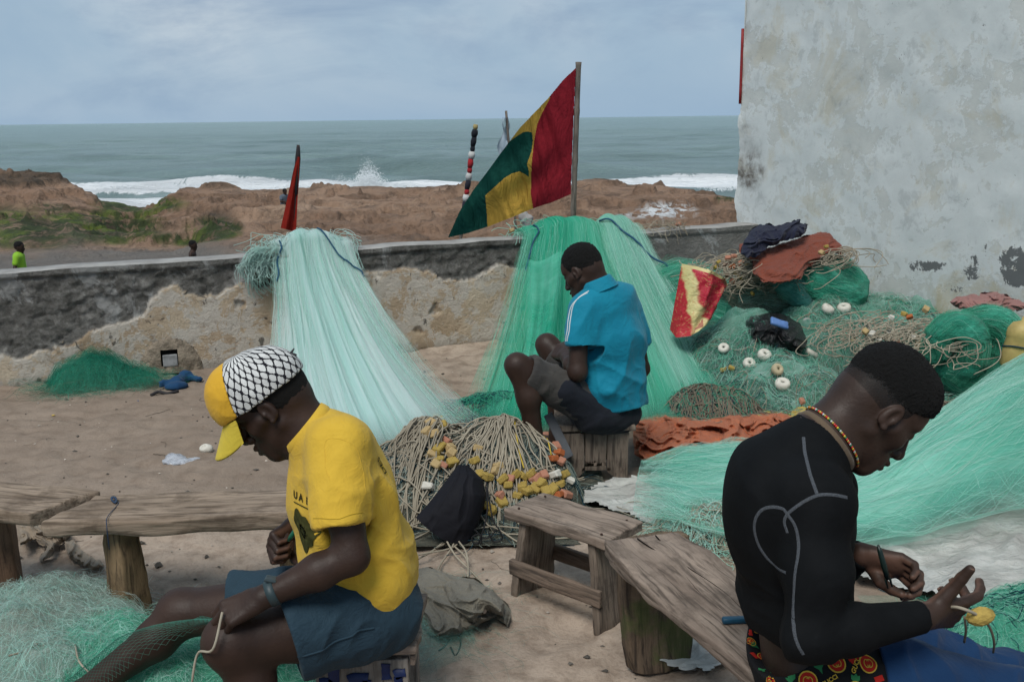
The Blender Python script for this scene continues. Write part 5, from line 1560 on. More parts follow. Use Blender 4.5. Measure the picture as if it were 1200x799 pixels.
# ================================================================== FURNITURE, FLAGS, SMALL THINGS
def m_wood(name, a, b, dark, moss=0.0, axis=0):
    s = M(name)
    c = s.co()
    sc = [9.0, 9.0, 9.0]; sc[axis] = 1.5
    sc2 = [70.0, 70.0, 70.0]; sc2[axis] = 6.0
    g1 = s.noise(1.6, 6, 0.62, s.map(c, tuple(sc)), 0.4)
    g2 = s.noise(1.0, 5, 0.6, s.map(c, tuple(sc2)), 0.6)
    st = s.noise(5.5, 9, 0.72, c, 0.4)
    col = s.ramp(g1, [(0.3, b), (0.52, a), (0.72, tuple(min(1, x * 1.25) for x in a))])
    col = s.mix(s.ramp(g2, [(0.36, 0.75), (0.52, 0.0)]), col, dark)
    col = s.mix(s.ramp(st, [(0.50, 0.0), (0.68, 0.7)]), col, tuple(x * 1.3 for x in dark))
    if moss:
        col = s.mix(s.m('MULTIPLY', s.ramp(s.noise(6, 6, 0.65, s.map(c, loc=(3, 1, 2))), [(0.52, 0.0), (0.62, 0.85)]), moss), col, (0.065, 0.09, 0.025))
    h = s.m('ADD', g2, s.m('MULTIPLY', g1, 0.5))
    return s.out(col, 0.85, 0.2, s.bump(h, 0.75, 0.006))
WOOD_GREY = m_wood('weathered_grey_plank', (0.25, 0.195, 0.155), (0.155, 0.115, 0.09), (0.05, 0.038, 0.03))
WOOD_TAN = m_wood('worn_tan_plank', (0.255, 0.195, 0.145), (0.16, 0.115, 0.08), (0.055, 0.038, 0.026))
WOOD_POST = m_wood('worn_post', (0.20, 0.135, 0.075), (0.115, 0.075, 0.042), (0.03, 0.022, 0.016), axis=2)
WOOD_DARK = m_wood('dark_stool_board', (0.175, 0.138, 0.108), (0.105, 0.08, 0.062), (0.034, 0.026, 0.022), axis=2)
WOOD_MOSS = m_wood('mossy_slab', (0.15, 0.105, 0.07), (0.075, 0.055, 0.04), (0.018, 0.014, 0.012), moss=0.7, axis=2)
def plank(name, M4, size, mat, parent, r=0.008, wear=0.006, taper=None, notch=None, seed=0, seg=0.03):
    """rounded, worn board; local x is its length; taper(x01,y,z)->(y,z) scale"""
    h = np.array(size) / 2
    n = np.maximum(2, np.minimum(60, np.ceil(np.array(size) / seg).astype(int) + 2))
    Vs, Fs, o = [], [], 0
    def line(k):
        e = h[k]; i = max(e - r, e * 0.5)
        return np.concatenate([[-e, -e + (e - i) * 0.3, -i], np.linspace(-i, i, n[k])[1:-1], [i, e - (e - i) * 0.3, e]])
    for ax in range(3):
        a, b = [k for k in range(3) if k != ax]
        la, lb = line(a), line(b)
        A, B = np.meshgrid(la, lb, indexing='ij')
        for sg in (-1, 1):
            p = np.zeros(A.shape + (3,))
            p[..., a] = A; p[..., b] = B; p[..., ax] = sg * h[ax]
            f = grid_faces(*A.shape)
            if (sg > 0) == (ax == 1): f = f[:, ::-1]
            Vs.append(p.reshape(-1, 3)); Fs.append(f + o); o += A.size
    V = np.concatenate(Vs)
    q = np.clip(V, -(h - r), h - r)
    d = V - q
    ln = np.linalg.norm(d, axis=1, keepdims=True)
    V = q + np.where(ln > 1e-9, d / np.maximum(ln, 1e-9) * r, 0)
    if taper is not None:
        V = taper(V, h)
    w0 = V + seed * 3.7
    ed = np.clip(np.max(np.stack([np.abs(V[:, 1]) / h[1] + np.abs(V[:, 2]) / h[2], np.abs(V[:, 0]) / h[0] + np.abs(V[:, 2]) / h[2]]), 0) - 1.2, 0, 0.8)
    for k in range(3):
        V[:, k] += wear * (0.35 + ed) * fbm(w0 * np.array([6, 14, 14]), 3, 11 + k + seed)
    key = np.round(V * 1e5).astype(np.int64)
    o_ = mesh(name, V, np.concatenate(Fs), mat, parent)
    o_.data.shade_smooth() if hasattr(o_.data, 'shade_smooth') else None
    bm = bmesh.new(); bm.from_mesh(o_.data)
    bmesh.ops.remove_doubles(bm, verts=bm.verts[:], dist=2e-4)
    bm.to_mesh(o_.data); bm.free()
    o_.matrix_basis = M4
    return o_
def basis(o, x, z=(0, 0, 1)):
    x = unit(x); z = unit(np.asarray(z, float) - x * (np.asarray(z, float) @ x)); y = np.cross(z, x)
    return Matrix(((x[0], y[0], z[0], o[0]), (x[1], y[1], z[1], o[1]), (x[2], y[2], z[2], o[2]), (0, 0, 0, 1)))
def axes_box(o, x, y, z):
    return Matrix(((x[0], y[0], z[0], o[0]), (x[1], y[1], z[1], o[1]), (x[2], y[2], z[2], o[2]), (0, 0, 0, 1)))
UP = v3(0, 0, 1)

# ---- long bench behind the man in yellow
def bench_left():
    zt = 0.405
    fl, fr_, bl = G(71, 611, zt), G(300, 603, zt), G(102, 582, zt)
    ax = unit(fr_ - fl)
    perp = np.cross(UP, ax); wd = abs((bl - fl) @ perp) + 0.02
    L = 1.06
    c = fl + ax * (L / 2 - 0.02) + perp * wd / 2
    r = empty('bench', v3(c[0], c[1], 0), 'long worn wooden bench beside the person in yellow', 'bench')
    def cut(V, h):
        # slanting left end
        t = np.clip((-V[:, 0] - h[0] + 0.12) / 0.12, 0, 1)
        V[:, 0] += t * (V[:, 1] / h[1]) * 0.05
        return V
    plank('seat', basis(c - UP * 0.03, ax), (L, wd, 0.06), WOOD_TAN, r, 0.012, 0.008, cut, seed=1)
    def tp(V, h):
        k = 1 - 0.14 * (V[:, 2] / h[2])
        V[:, 0] *= k; V[:, 1] *= k
        return V
    for px, py in ((152, 722), (352, 700)):
        g = G(px, py, 0)
        Mx = axes_box(g + UP * 0.168 + perp * 0.01, unit(v3(0.83, -0.55, 0)), unit(v3(0.55, 0.83, 0)), UP)
        plank('leg', Mx, (0.105, 0.10, 0.40), WOOD_POST, r, 0.014, 0.008, tp, seed=2)
    # netting needle left on the seat, with its twine
    q = G(134, 588, zt)
    nd = empty('netting_needle', q, 'small dark blue netting needle lying on the long bench', 'needle')
    d = unit(G(137, 596, zt) - G(131, 581, zt))
    blue = m_plain('dark_blue_plastic', (0.012, 0.03, 0.07), 0.4, 0.4)
    a = np.linspace(0, 2 * np.pi, 20, endpoint=False)
    sd = np.cross(UP, d)
    ring = np.stack([q + UP * 0.006 + d * 0.036 * math.cos(t) + sd * 0.010 * math.sin(t) * (1 - 0.3 * math.cos(t)) for t in a])
    ring2 = np.stack([q + UP * 0.006 + d * 0.020 * math.cos(t) + sd * 0.0045 * math.sin(t) for t in a])
    V = np.concatenate([ring, ring2, ring2 + UP * 0.004, ring + UP * 0.004])
    F = np.concatenate([grid_faces(2, 20)[:0]] + [np.array([(b * 20 + i, b * 20 + (i + 1) % 20, ((b + 1) % 4) * 20 + (i + 1) % 20, ((b + 1) % 4) * 20 + i) for i in range(20)]) for b in range(4)])
    mesh('body', V, F, blue, nd)
    tube('twine', spline([q + UP * 0.006, q - d * -0.03 + sd * 0.01 + UP * 0.003, G(126, 606, zt) + UP * 0.002, G(126, 613, zt) - perp * 0.01 - UP * 0.01, G(126, 613, zt) - perp * 0.008 - UP * 0.09], 16), 0.0016, blue, nd, 4)
bench_left()
def bench_left2():
    zt = 0.415
    ax = unit(G(65, 600, zt) - G(0, 594, zt)); perp = np.cross(UP, ax)
    fr_ = G(46, 602, zt); L = 0.9; wd = 0.24
    c = fr_ - ax * (L / 2 - 0.035) + perp * wd / 2
    r = empty('bench', v3(c[0], c[1], 0), 'wooden bench with a broken slanting end beside the ragged cloth', 'bench')
    def cut(V, h):
        t = np.clip((V[:, 0] - h[0] + 0.10) / 0.10, 0, 1)
        V[:, 0] += t * (V[:, 1] / h[1]) * 0.055 - t * 0.02
        return V
    plank('seat', basis(c - UP * 0.026, ax), (L, wd, 0.052), WOOD_TAN, r, 0.010, 0.008, cut, seed=5)
    for px, py in ((8, 688), (-110, 690)):
        g = G(px, py, 0)
        plank('leg', axes_box(g + UP * 0.175, unit(v3(0.95, 0.3, 0)), unit(v3(-0.3, 0.95, 0)), UP), (0.10, 0.11, 0.39), m_wood('brown_post', (0.14, 0.085, 0.055), (0.085, 0.05, 0.034), (0.03, 0.02, 0.015), axis=2), r, 0.012, 0.007, seed=6)
bench_left2()

# ---- stool in the middle
def stool_mid():
    zt = 0.335
    a, b, c_, d = G(592, 591, zt), G(634, 580, zt), G(757, 611, zt), G(706, 633, zt)
    ax = unit((d - a) + (c_ - b)); cen = (a + b + c_ + d) / 4
    L = np.linalg.norm((d + c_) / 2 - (a + b) / 2); sd = np.cross(UP, ax); W = 0.22
    r = empty('stool', v3(cen[0], cen[1], 0), 'low grey wooden stool with board legs beside the black drawstring bag', 'stool')
    plank('seat', basis(cen - UP * 0.019, ax), (L, W, 0.038), WOOD_GREY, r, 0.008, 0.009, seed=11)
    for sg in (-1, 1):
        lean = unit(UP + ax * -sg * 0.10)
        def tp(V, h, sg=sg):
            V[:, 1] *= 1 - 0.12 * (V[:, 2] / h[2])
            return V
        z_ = unit(UP - ax * sg * 0.12)
        x_ = unit(np.cross(sd, z_))
        plank('leg', axes_box(cen + ax * sg * (L / 2 - 0.045) + v3(0, 0, 0.146 - zt + zt) * 1.0, x_, sd, z_) if False else axes_box(v3(cen[0], cen[1], 0.146) + ax * sg * (L / 2 - 0.055), x_, sd, z_), (0.032, W * 0.92, 0.325), WOOD_DARK, r, 0.006, 0.006, tp, seed=12 + sg)
    for sg in (-1, 1):
        plank('stretcher', basis(v3(cen[0], cen[1], 0.115) + sd * sg * (W * 0.47), ax), (L * 0.90, 0.020, 0.06), m_wood('stretcher_board', (0.17, 0.125, 0.095), (0.10, 0.075, 0.058), (0.03, 0.024, 0.02)), r, 0.005, 0.005, seed=15 + sg)
    for i, (u, v) in enumerate(((-0.9, 0.8), (-0.9, -0.8), (0.9, 0.8), (0.9, -0.8))):
        bmx = bmesh.new(); bmesh.ops.create_cone(bmx, cap_ends=True, segments=8, radius1=0.005, radius2=0.004, depth=0.004)
        bmx.transform(Matrix.Translation(cen + ax * u * L / 2 * 0.9 + sd * v * W / 2 * 0.85 + UP * 0.002))
        from_bm('nail', bmx, m_plain('rusty_nail', (0.06, 0.03, 0.02), 0.7, 0.4, metal=0.6), r)
stool_mid()

# ---- long bench under the man in black
def bench_right():
    zt = 0.462
    e0, e1 = G(709, 634, zt), G(772, 620, zt)
    lo = G(817, 735, zt)
    ax = unit(lo - e0); sd = np.cross(UP, ax)
    if (e1 - e0) @ sd < 0: sd = -sd
    W = abs((e1 - e0) @ sd) + 0.05; L = 1.75
    c = e0 + ax * (L / 2) + sd * W / 2
    r = empty('bench', v3(c[0], c[1], 0), 'heavy worn plank bench on mossy slab legs under the person in black', 'bench')
    def warp(V, h):
        t = (V[:, 0] + h[0]) / (2 * h[0])
        V[:, 1] += np.where(V[:, 1] * 1.0 < 0, -1, 1) * 0.02 * np.sin(t * 9) * (np.abs(V[:, 1]) / h[1])
        return V
    plank('seat', axes_box(c - UP * 0.024, ax, sd, np.cross(ax, sd)), (L, W, 0.048), WOOD_GREY, r, 0.010, 0.010, warp, seed=21)
    for k, (px, py) in enumerate(((765, 772), (1010, 1010))):
        g = G(px, py, 0) if k == 0 else (G(765, 772, 0) + ax * 1.25)
        z_ = unit(UP * 1.0 + ax * -0.16 * (1 if k == 0 else -1))
        def slab(V, h):
            low = np.clip(-V[:, 2] / h[2], 0, 1)
            V[:, 1] *= 1 - 0.16 * low ** 2
            V[:, 2] += 0.02 * low * (V[:, 1] / h[1]) ** 2
            return V
        dS = unit(np.cross(z_, unit(np.cross(sd, z_))))
        plank('leg', axes_box(v3(g[0], g[1], 0.195) + sd * 0.005, unit(np.cross(sd, z_)), sd, z_), (0.062, W * 0.98, 0.43), WOOD_MOSS, r, 0.008, 0.007, slab, seed=22 + k)
    # split lines in the seat
    for v in (-0.12, 0.25):
        pts = [c + UP * 0.0015 + ax * (-L / 2 + 0.02 + t) + sd * (W / 2 * v + 0.01 * math.sin(t * 14 + v * 9)) for t in np.linspace(0, 0.5, 14)]
        tube('crack', pts, [0.0004 + 0.0022 * (1 - i / 13) for i in range(14)], m_plain('dark_crack', (0.015, 0.012, 0.01), 0.95, 0.05), r, 4)
    # blue knife handle lying on the seat
    p0, p1 = G(842, 731, zt) + UP * 0.010, G(905, 729, zt) + UP * 0.010
    kn = empty('knife', p0, 'blue plastic knife handle on the bench behind the person in black', 'knife')
    d = unit(p1 - p0); hb = m_plain('teal_blue_plastic', (0.008, 0.055, 0.10), 0.4, 0.4)
    plank('handle', basis(p0 * 0.55 + p1 * 0.45, d), (0.105, 0.020, 0.016), hb, kn, 0.006, 0.001, seed=3)
    bmx = box_arrays(p0 * 0.1 + p1 * 0.9 + d * 0.03, (0.07, 0.014, 0.002), basis((0, 0, 0), d).to_3x3())
    from_bm('blade', bmx, m_plain('steel_blade', (0.3, 0.3, 0.3), 0.35, 0.5, metal=0.9), kn)
    return r
bench_right()

# ---- stool under the man in yellow, blue paint on its board
def stool_yellow():
    Yf, zt = 2.40, 0.345
    pl, pr_ = P(370, 760, Yf), P(478, 755, Yf)
    W = pr_[0] - pl[0]; cx = (pl[0] + pr_[0]) / 2
    r = empty('stool', v3(cx, Yf + 0.14, 0), 'wooden box stool with dark blue paint marks under the person in yellow', 'stool')
    plank('seat', basis(v3(cx + 0.003, Yf + 0.135, zt - 0.015), (1, 0, 0)), (W + 0.045, 0.30, 0.030), WOOD_GREY, r, 0.006, 0.006, seed=31)
    for k, y in ((0, Yf), (1, Yf + 0.26)):
        plank('leg', axes_box(v3(cx, y, (zt - 0.034) / 2 - 0.01), v3(1, 0, 0), v3(0, 1, 0), UP), (W, 0.026, zt - 0.032), m_wood('grey_stool_board', (0.21, 0.185, 0.16), (0.14, 0.12, 0.10), (0.06, 0.05, 0.042), axis=2), r, 0.004, 0.004, seed=32 + k)
    plank('cleat', basis(v3(pr_[0] + 0.010, Yf + 0.1, zt - 0.05), (0, 1, 0)), (0.20, 0.014, 0.03), WOOD_GREY, r, 0.003, 0.003, seed=35)
    paint = m_plain('dark_blue_paint', (0.008, 0.02, 0.085), 0.5, 0.3, 0.4, 60)
    def stroke(pts, w):
        p3 = np.array([P(a, b, Yf - 0.0175) for a, b in pts])
        p3 = spline(p3, 14)
        T = np.gradient(p3, axis=0); T /= np.linalg.norm(T, axis=1, keepdims=True)
        N = np.cross(T, (0, 1, 0)); ww = w * (1 + 0.18 * fbm(p3 * 60, 2, 3))[:, None]
        V = np.stack([p3 - N * ww / 2, p3 + N * ww / 2, p3 + N * ww / 2 + v3(0, 0.004, 0), p3 - N * ww / 2 + v3(0, 0.004, 0)], 1)
        mesh('paint_mark', V.reshape(-1, 3), grid_faces(14, 4), paint, r)
    stroke([(391, 783), (391, 792), (392, 812)], 0.026); stroke([(374, 799), (384, 799), (392, 806)], 0.02)
    stroke([(408, 797), (418, 794), (431, 796)], 0.030); stroke([(412, 800), (413, 806), (413, 815)], 0.02); stroke([(430, 797), (430, 806), (430, 815)], 0.02)
    stroke([(452, 778), (452, 788), (453, 796)], 0.024); stroke([(462, 791), (468, 789), (475, 788)], 0.026); stroke([(466, 793), (467, 800), (468, 812)], 0.02)
stool_yellow()

# ---- stool under the man in turquoise
def stool_blue():
    Yf = 4.54
    pl, pr_ = P(660, 540, Yf), P(737, 540, Yf)
    zt = 0.278
    cx = (pl[0] + pr_[0]) / 2; W = pr_[0] - pl[0]
    r = empty('stool', v3(cx, Yf + 0.12, 0), 'small plank stool under the person in turquoise', 'stool')
    plank('seat', basis(v3(cx, Yf + 0.11, zt - 0.018), (1, -0.03, 0)), (W + 0.07, 0.27, 0.036), WOOD_DARK, r, 0.006, 0.007, seed=41)
    for y in (Yf, Yf + 0.22):
        for k in range(3):
            x0 = pl[0] + W * k / 3; w3 = W / 3 - 0.004
            def notch(V, h, k=k):
                # inverted V cut between the feet
                if k == 1:
                    low = V[:, 2] < -h[2] * 0.5
                    V[:, 2] = np.where(low, V[:, 2] + 0.05, V[:, 2])
                else:
                    inner = (V[:, 0] if k == 0 else -V[:, 0]) / h[0]
                    V[:, 2] = np.where(V[:, 2] < -h[2] * 0.6, V[:, 2] + 0.045 * np.clip(inner, 0, 1), V[:, 2])
                return V
            plank('board', axes_box(v3(x0 + w3 / 2, y + 0.003 * k, (zt - 0.04) / 2 - 0.008), v3(1, 0, 0), v3(0, 1, 0), UP), (w3, 0.022, zt - 0.038), WOOD_DARK, r, 0.004, 0.005, notch, seed=42 + k)
    # thin grey board leaning against the stool
    a, b2 = P(642, 485, Yf - 0.02), P(667, 536, Yf - 0.05)
    o = plank('leaning_board', basis((a + b2) / 2, a - b2, (0.2, -1, 0.2)), (np.linalg.norm(a - b2), 0.045, 0.012), m_plain('grey_painted_board', (0.11, 0.115, 0.125), 0.8, 0.2), None, 0.003, 0.002, seed=47)
    tag(o, 'thin grey board leaning against the small plank stool', 'board')
stool_blue()

# ================================================================== flags
def in_poly(px, py, poly):
    x, y = np.asarray(px), np.asarray(py)
    c = np.zeros(x.shape, bool)
    n = len(poly)
    for i in range(n):
        x1, y1 = poly[i]; x2, y2 = poly[(i + 1) % n]
        k = ((y1 > y) != (y2 > y)) & (x < (x2 - x1) * (y - y1) / (y2 - y1 + 1e-12) + x1)
        c ^= k
    return c
def m_flag(name, col):
    s = M(name)
    c = s.co()
    n = s.noise(30, 6, 0.65, c)
    k = s.mix(s.ramp(n, [(0.3, 0.0), (0.75, 0.6)]), col, tuple(x * 0.6 for x in col))
    bn = s.bump(s.noise(7, 5, 0.62, s.map(c, (1, 1, 0.3), rot=(0, 0.5, 0)), 1.2), 1.0, 0.06)
    d = s.n('ShaderNodeBsdfDiffuse', Color=k, Normal=bn)
    t = s.n('ShaderNodeBsdfTranslucent', Color=k, Normal=bn)
    return s.surf(s.n('ShaderNodeMixShader', i0=0.35, i1=d, i2=t))
def pole(name, pts, r, mat, parent, knots=0, seed=0):
    n = len(pts)
    rr = np.full(n, r)
    if knots:
        k = np.linspace(0, knots, n)
        rr = r * (1 + 0.16 * np.exp(-((k - np.round(k)) * 14) ** 2))
    return tube(name, pts, rr, mat, parent, 10)
BAMBOO = m_wood('grey_bamboo', (0.16, 0.135, 0.115), (0.10, 0.085, 0.072), (0.05, 0.042, 0.036), axis=2)
def big_flag():
    Yp = 8.12
    top, low = P(678, 73, Yp), P(671.5, 258, Yp)
    d = unit(top - low)
    base = low - d * (low[2] + 2.05) / d[2]
    r = empty('flag', base, 'large red yellow and green flag on a bamboo pole behind the wall', 'flag')
    pole('pole', np.array([base + (top - base) * t for t in np.linspace(0, 1, 160)]), 0.022, BAMBOO, r, 11)
    S = 3.328
    def C_(l): return [(510 + a / S, 60 + b / S) for a, b in l]
    outline = C_([(549, 66), (500, 112), (440, 185), (330, 300), (260, 392), (200, 475), (150, 540), (95, 625), (50, 727), (120, 712), (205, 685), (300, 648), (383, 613), (460, 588), (529, 558), (533, 430), (540, 250)])
    red = C_([(560, 50), (440, 170), (449, 182), (418, 240), (398, 285), (386, 350), (378, 420), (374, 490), (373, 560), (384, 625), (560, 600)])
    green = C_([(378, 318), (362, 314), (344, 316), (300, 345), (255, 385), (190, 470), (20, 740), (60, 760), (204, 700), (202, 640), (195, 564), (215, 545), (245, 518), (270, 495), (300, 477), (330, 469), (350, 480), (366, 492), (364, 462), (358, 440), (366, 418), (376, 390), (381, 350)])
    x = np.arange(524, 679, 0.55); y = np.arange(78, 280, 0.55)
    X, Y = np.meshgrid(x, y, indexing='ij')
    hoist = np.interp(Y, [73, 258], [678, 671.5])
    a = np.clip((hoist - X) / 150, 0, 1.1)
    dep = Yp - 0.02 + 0.10 * np.sin(a * 7 + (Y - 80) * 0.012) * a + 0.05 * np.sin(a * 17 + (Y - 80) * 0.05) * np.minimum(a * 3, 1) - 0.16 * a
    dep += 0.022 * np.sin((X * 0.55 + Y * 0.45) * 0.16 + 2 * np.sin(Y * 0.03)) * np.minimum(a * 4, 1) + 0.014 * np.sin((X - Y * 0.35) * 0.31 + 1.5 * np.sin(X * 0.05)) * np.minimum(a * 5, 1)
    dx, dy, dz = ray(X, Y) if False else (None, None, None)
    xx, yy_, zz = (X - 600) / F_PX, (399.5 - Y) / F_PX, -1.0
    xr, yr = xx * _c - yy_ * _s, xx * _s + yy_ * _c
    D = np.stack([xr, yr * _ca - zz * _sa, yr * _sa + zz * _ca], -1)
    V = np.array([0, 0, CAM_H]) + D * (dep / D[..., 1])[..., None]
    F = grid_faces(*X.shape)
    cxp = X.ravel()[F].mean(1); cyp = Y.ravel()[F].mean(1)
    ins = in_poly(cxp, cyp, outline)
    isr = in_poly(cxp, cyp, red); isg = in_poly(cxp, cyp, green) & ~isr
    for nm, mk, col in (('red_panel', ins & isr, (0.25, 0.02, 0.03)), ('green_panel', ins & isg, (0.012, 0.066, 0.052)), ('yellow_panel', ins & ~isr & ~isg, (0.50, 0.31, 0.06))):
        f = F[mk]
        u, inv = np.unique(f, return_inverse=True)
        mesh(nm, V.reshape(-1, 3)[u], inv.reshape(-1, 4), m_flag('flag_' + nm, col), r)
big_flag()
def small_flag():
    u0, _ = wall_uz(345, 285)
    b = wall_pt(u0, WTOP - 0.35, -0.28)
    top = P(349.5, 170, b[1]); low = P(345.5, 268, b[1])
    d = unit(top - low); base = low - d * (low[2] + 2.0) / d[2]
    r = empty('flag', base, 'small furled red flag rising above the pale net', 'flag')
    pole('pole', np.array([base + (top - base) * t for t in np.linspace(0, 1, 60)]), 0.011, m_plain('dark_stick', (0.03, 0.02, 0.02)), r)
    n, m = 26, 12
    T, Uv = np.meshgrid(np.linspace(0, 1, n), np.linspace(0, 1, m), indexing='ij')
    left = np.interp(T, [0, 0.15, 1], [348.5, 344.5, 329]); right = np.interp(T, [0, 1], [351, 347])
    PX = left + (right - left) * Uv; PY = 184 + T * 88 + 6 * (1 - Uv) * 0 - 8 * (1 - Uv) * T * 0.6
    V = np.array([[P(PX[i, j], PY[i, j], b[1] - 0.02 + 0.035 * math.sin(Uv[i, j] * 9 + T[i, j] * 2) * T[i, j]) for j in range(m)] for i in range(n)])
    mesh('red_cloth', V.reshape(-1, 3), grid_faces(n, m), m_flag('small_flag_red', (0.30, 0.028, 0.02)), r)
    # dark upper part of the furled cloth
    tube('dark_tip', [P(349.6, 172, b[1]), P(349, 186, b[1]), P(348, 205, b[1]), P(347.4, 228, b[1] - 0.02)], [0.013, 0.020, 0.018, 0.012], m_plain('dark_cloth_tip', (0.02, 0.018, 0.02), 0.9), r, 8)
small_flag()
def striped_pole():
    Y_ = 10.6
    top, low = P(557.5, 146, Y_), P(545, 240, Y_)
    d = unit(top - low); base = low - d * (low[2] + 2.0) / d[2]
    r = empty('marker_pole', base, 'thin pole wrapped in red, white and black cloth bands', 'pole')
    L = np.linalg.norm(top - base)
    pole('pole', np.array([base + d * L * t for t in np.linspace(0, 1, 40)]), 0.018, BAMBOO, r)
    cols = [(0.35, 0.28, 0.12), (0.012, 0.014, 0.02), (0.012, 0.014, 0.02), (0.012, 0.014, 0.02), (0.5, 0.5, 0.48), (0.30, 0.02, 0.025), (0.30, 0.02, 0.025), (0.45, 0.45, 0.44), (0.02, 0.02, 0.03), (0.30, 0.02, 0.025), (0.5, 0.5, 0.48), (0.02, 0.02, 0.03), (0.28, 0.02, 0.02), (0.45, 0.45, 0.44), (0.28, 0.02, 0.02)]
    z = 0.0
    for i, c in enumerate(cols):
        l = 0.055 + 0.02 * ((i * 7) % 3)
        a0 = top - d * z; a1 = top - d * (z + l)
        rr = 0.024 + 0.004 * ((i * 5) % 3)
        pts = [a0 + v3(0.004 * math.sin(i), 0, 0), a0 * 0.5 + a1 * 0.5, a1 + v3(0.004 * math.cos(i * 2), 0, 0)]
        tube('cloth_band', pts, [rr * 0.9, rr * 1.15, rr * 0.85], m_cloth('band_cloth', c), r, 9)
        z += l
striped_pole()
def rag_pole():
    Y_ = 11.2
    top, low = P(593, 130, Y_), P(604, 262, Y_)
    d = unit(top - low); base = low - d * (low[2] + 2.0) / d[2]
    r = empty('marker_pole', base, 'leaning stick with torn grey plastic hanging behind the big flag', 'pole')
    L = np.linalg.norm(top - base)
    pole('pole', np.array([base + d * L * t for t in np.linspace(0, 1, 40)]), 0.014, BAMBOO, r)
    tube('red_wrap', [base + d * (L * k) for k in (0.50, 0.55, 0.60)], [0.03, 0.034, 0.028], m_cloth('red_wrap_cloth', (0.25, 0.02, 0.02)), r, 8)
    n, m = 20, 14
    V = []
    for i in range(n):
        t = i / (n - 1)
        for j in range(m):
            u = j / (m - 1)
            PXx = 594 + 6 * t - (3 + 20 * t * (1 - 0.4 * t)) * u + 2.5 * math.sin(9 * t + 5 * u)
            PYy = 138 + 48 * t + 4 * math.sin(7 * u) * t
            V.append(P(PXx, PYy, Y_ + 0.06 * math.sin(7 * u + 3 * t)))
    s = M('torn_grey_plastic')
    gr = s.n('ShaderNodeBsdfDiffuse', Color=s.ramp(s.noise(9, 5, 0.6), [(0.3, (0.22, 0.27, 0.32)), (0.7, (0.42, 0.48, 0.53))]))
    tr = s.n('ShaderNodeBsdfTransparent')
    al = s.ramp(s.noise(5, 6, 0.6), [(0.38, 0.25), (0.55, 0.9)])
    mesh('plastic_rag', np.array(V), grid_faces(n, m), s.surf(s.n('ShaderNodeMixShader', i0=al, i1=tr, i2=gr)), r)
    o = P(617, 255, 9.6)
    V, Q = sdf_mesh([EL(P(613, 253, 9.6), (0.05, 0.03, 0.06), None, 0.02), EL(P(618, 257, 9.6), (0.05, 0.03, 0.05), None, 0.02), RC(P(618, 262, 9.6), P(622, 275, 9.6), 0.04, 0.03, 0.02)], 0.012)
    V = folds(V, vnormals(V, Q), 0.012, 14, (0, 0, 1), 3, 2)
    pr = empty('marker_pole', v3(o[0], o[1], -2.0), 'short stick topped with a pale rag under the big flag', 'pole')
    mesh('rag', V, Q, m_cloth('pale_rag', (0.33, 0.32, 0.31)), pr)
    tube('pole', [v3(o[0], o[1], -2.0), o * 0.5 + v3(o[0], o[1], -2.0) * 0.5, o], 0.014, BAMBOO, pr, 8)
rag_pole()
# red pipe on the sea side corner of the building
pr_ = np.array([(B0[0] - 0.013, B0[1] - 0.004, P(866, y, B0[1])[2]) for y in (34, 55, 80, 105, 122)])
tube('red_strap', pr_, 0.012, m_plain('red_strap_paint', (0.25, 0.02, 0.02)), bld, 8)
# ================================================================== NETS, ROPES, HEAPS
def m_net_sheet(name, pale, deep, base=0.35, gain=0.6, fu=60.0, fv=2.0, white=0.5):
    """fine monofilament netting: see-through sheet with streaks along the pull (uv v axis)"""
    s = M(name)
    uv = s.n('ShaderNodeUVMap', {'uv_map': 'uv'})
    k1 = s.noise(1.0, 5, 0.65, s.map(uv, (fu * 0.16, fv * 0.5, 1)), 0.5)
    k2 = s.noise(1.0, 6, 0.72, s.map(uv, (fu, fv, 1), loc=(3, 7, 0)), 0.25)
    k3 = s.noise(1.0, 6, 0.75, s.map(uv, (fu * 5.5, fv * 2.2, 1), loc=(1, 2, 0)), 0.3)
    den = s.attr('threads')
    st = s.m('ADD', s.m('MULTIPLY', k1, 0.5), s.m('ADD', s.m('MULTIPLY', k2, 0.45), s.m('MULTIPLY', k3, 0.35)))
    al = s.m('ADD', base, s.m('MULTIPLY', s.m('SUBTRACT', st, 0.5), gain * 2.2))
    al = s.m('MULTIPLY', al, den, clamp=True)
    tone = s.attr('tone')
    c = s.ramp(s.m('ADD', s.m('MULTIPLY', k2, 0.6), s.m('MULTIPLY', k1, 0.4)), [(0.36, deep), (0.62, pale)])
    c = s.mix(tone, c, deep)
    c = s.mix(s.m('MULTIPLY', s.ramp(k3, [(0.5, 0.0), (0.7, 1.0)]), white), c, tuple(min(0.8, x * 0.5 + 0.38) for x in pale))
    d = s.n('ShaderNodeBsdfDiffuse', Color=c)
    t = s.n('ShaderNodeBsdfTranslucent', Color=c)
    body = s.n('ShaderNodeMixShader', i0=0.4, i1=d, i2=t)
    return s.surf(s.n('ShaderNodeMixShader', i0=al, i1=s.n('ShaderNodeBsdfTransparent'), i2=body))
def m_strand(name, a, b, alpha=1.0, trans=0.35):
    s = M(name)
    n = s.noise(3.0, 4, 0.6)
    c = s.ramp(n, [(0.35, a), (0.65, b)])
    body = s.n('ShaderNodeMixShader', i0=trans, i1=s.n('ShaderNodeBsdfDiffuse', Color=c), i2=s.n('ShaderNodeBsdfTranslucent', Color=c))
    if alpha < 1:
        body = s.n('ShaderNodeMixShader', i0=alpha, i1=s.n('ShaderNodeBsdfTransparent'), i2=body)
    return s.surf(body)
MINT, MINT_D = (0.36, 0.62, 0.55), (0.10, 0.42, 0.32)
GRN, GRN_D = (0.10, 0.44, 0.29), (0.012, 0.21, 0.125)
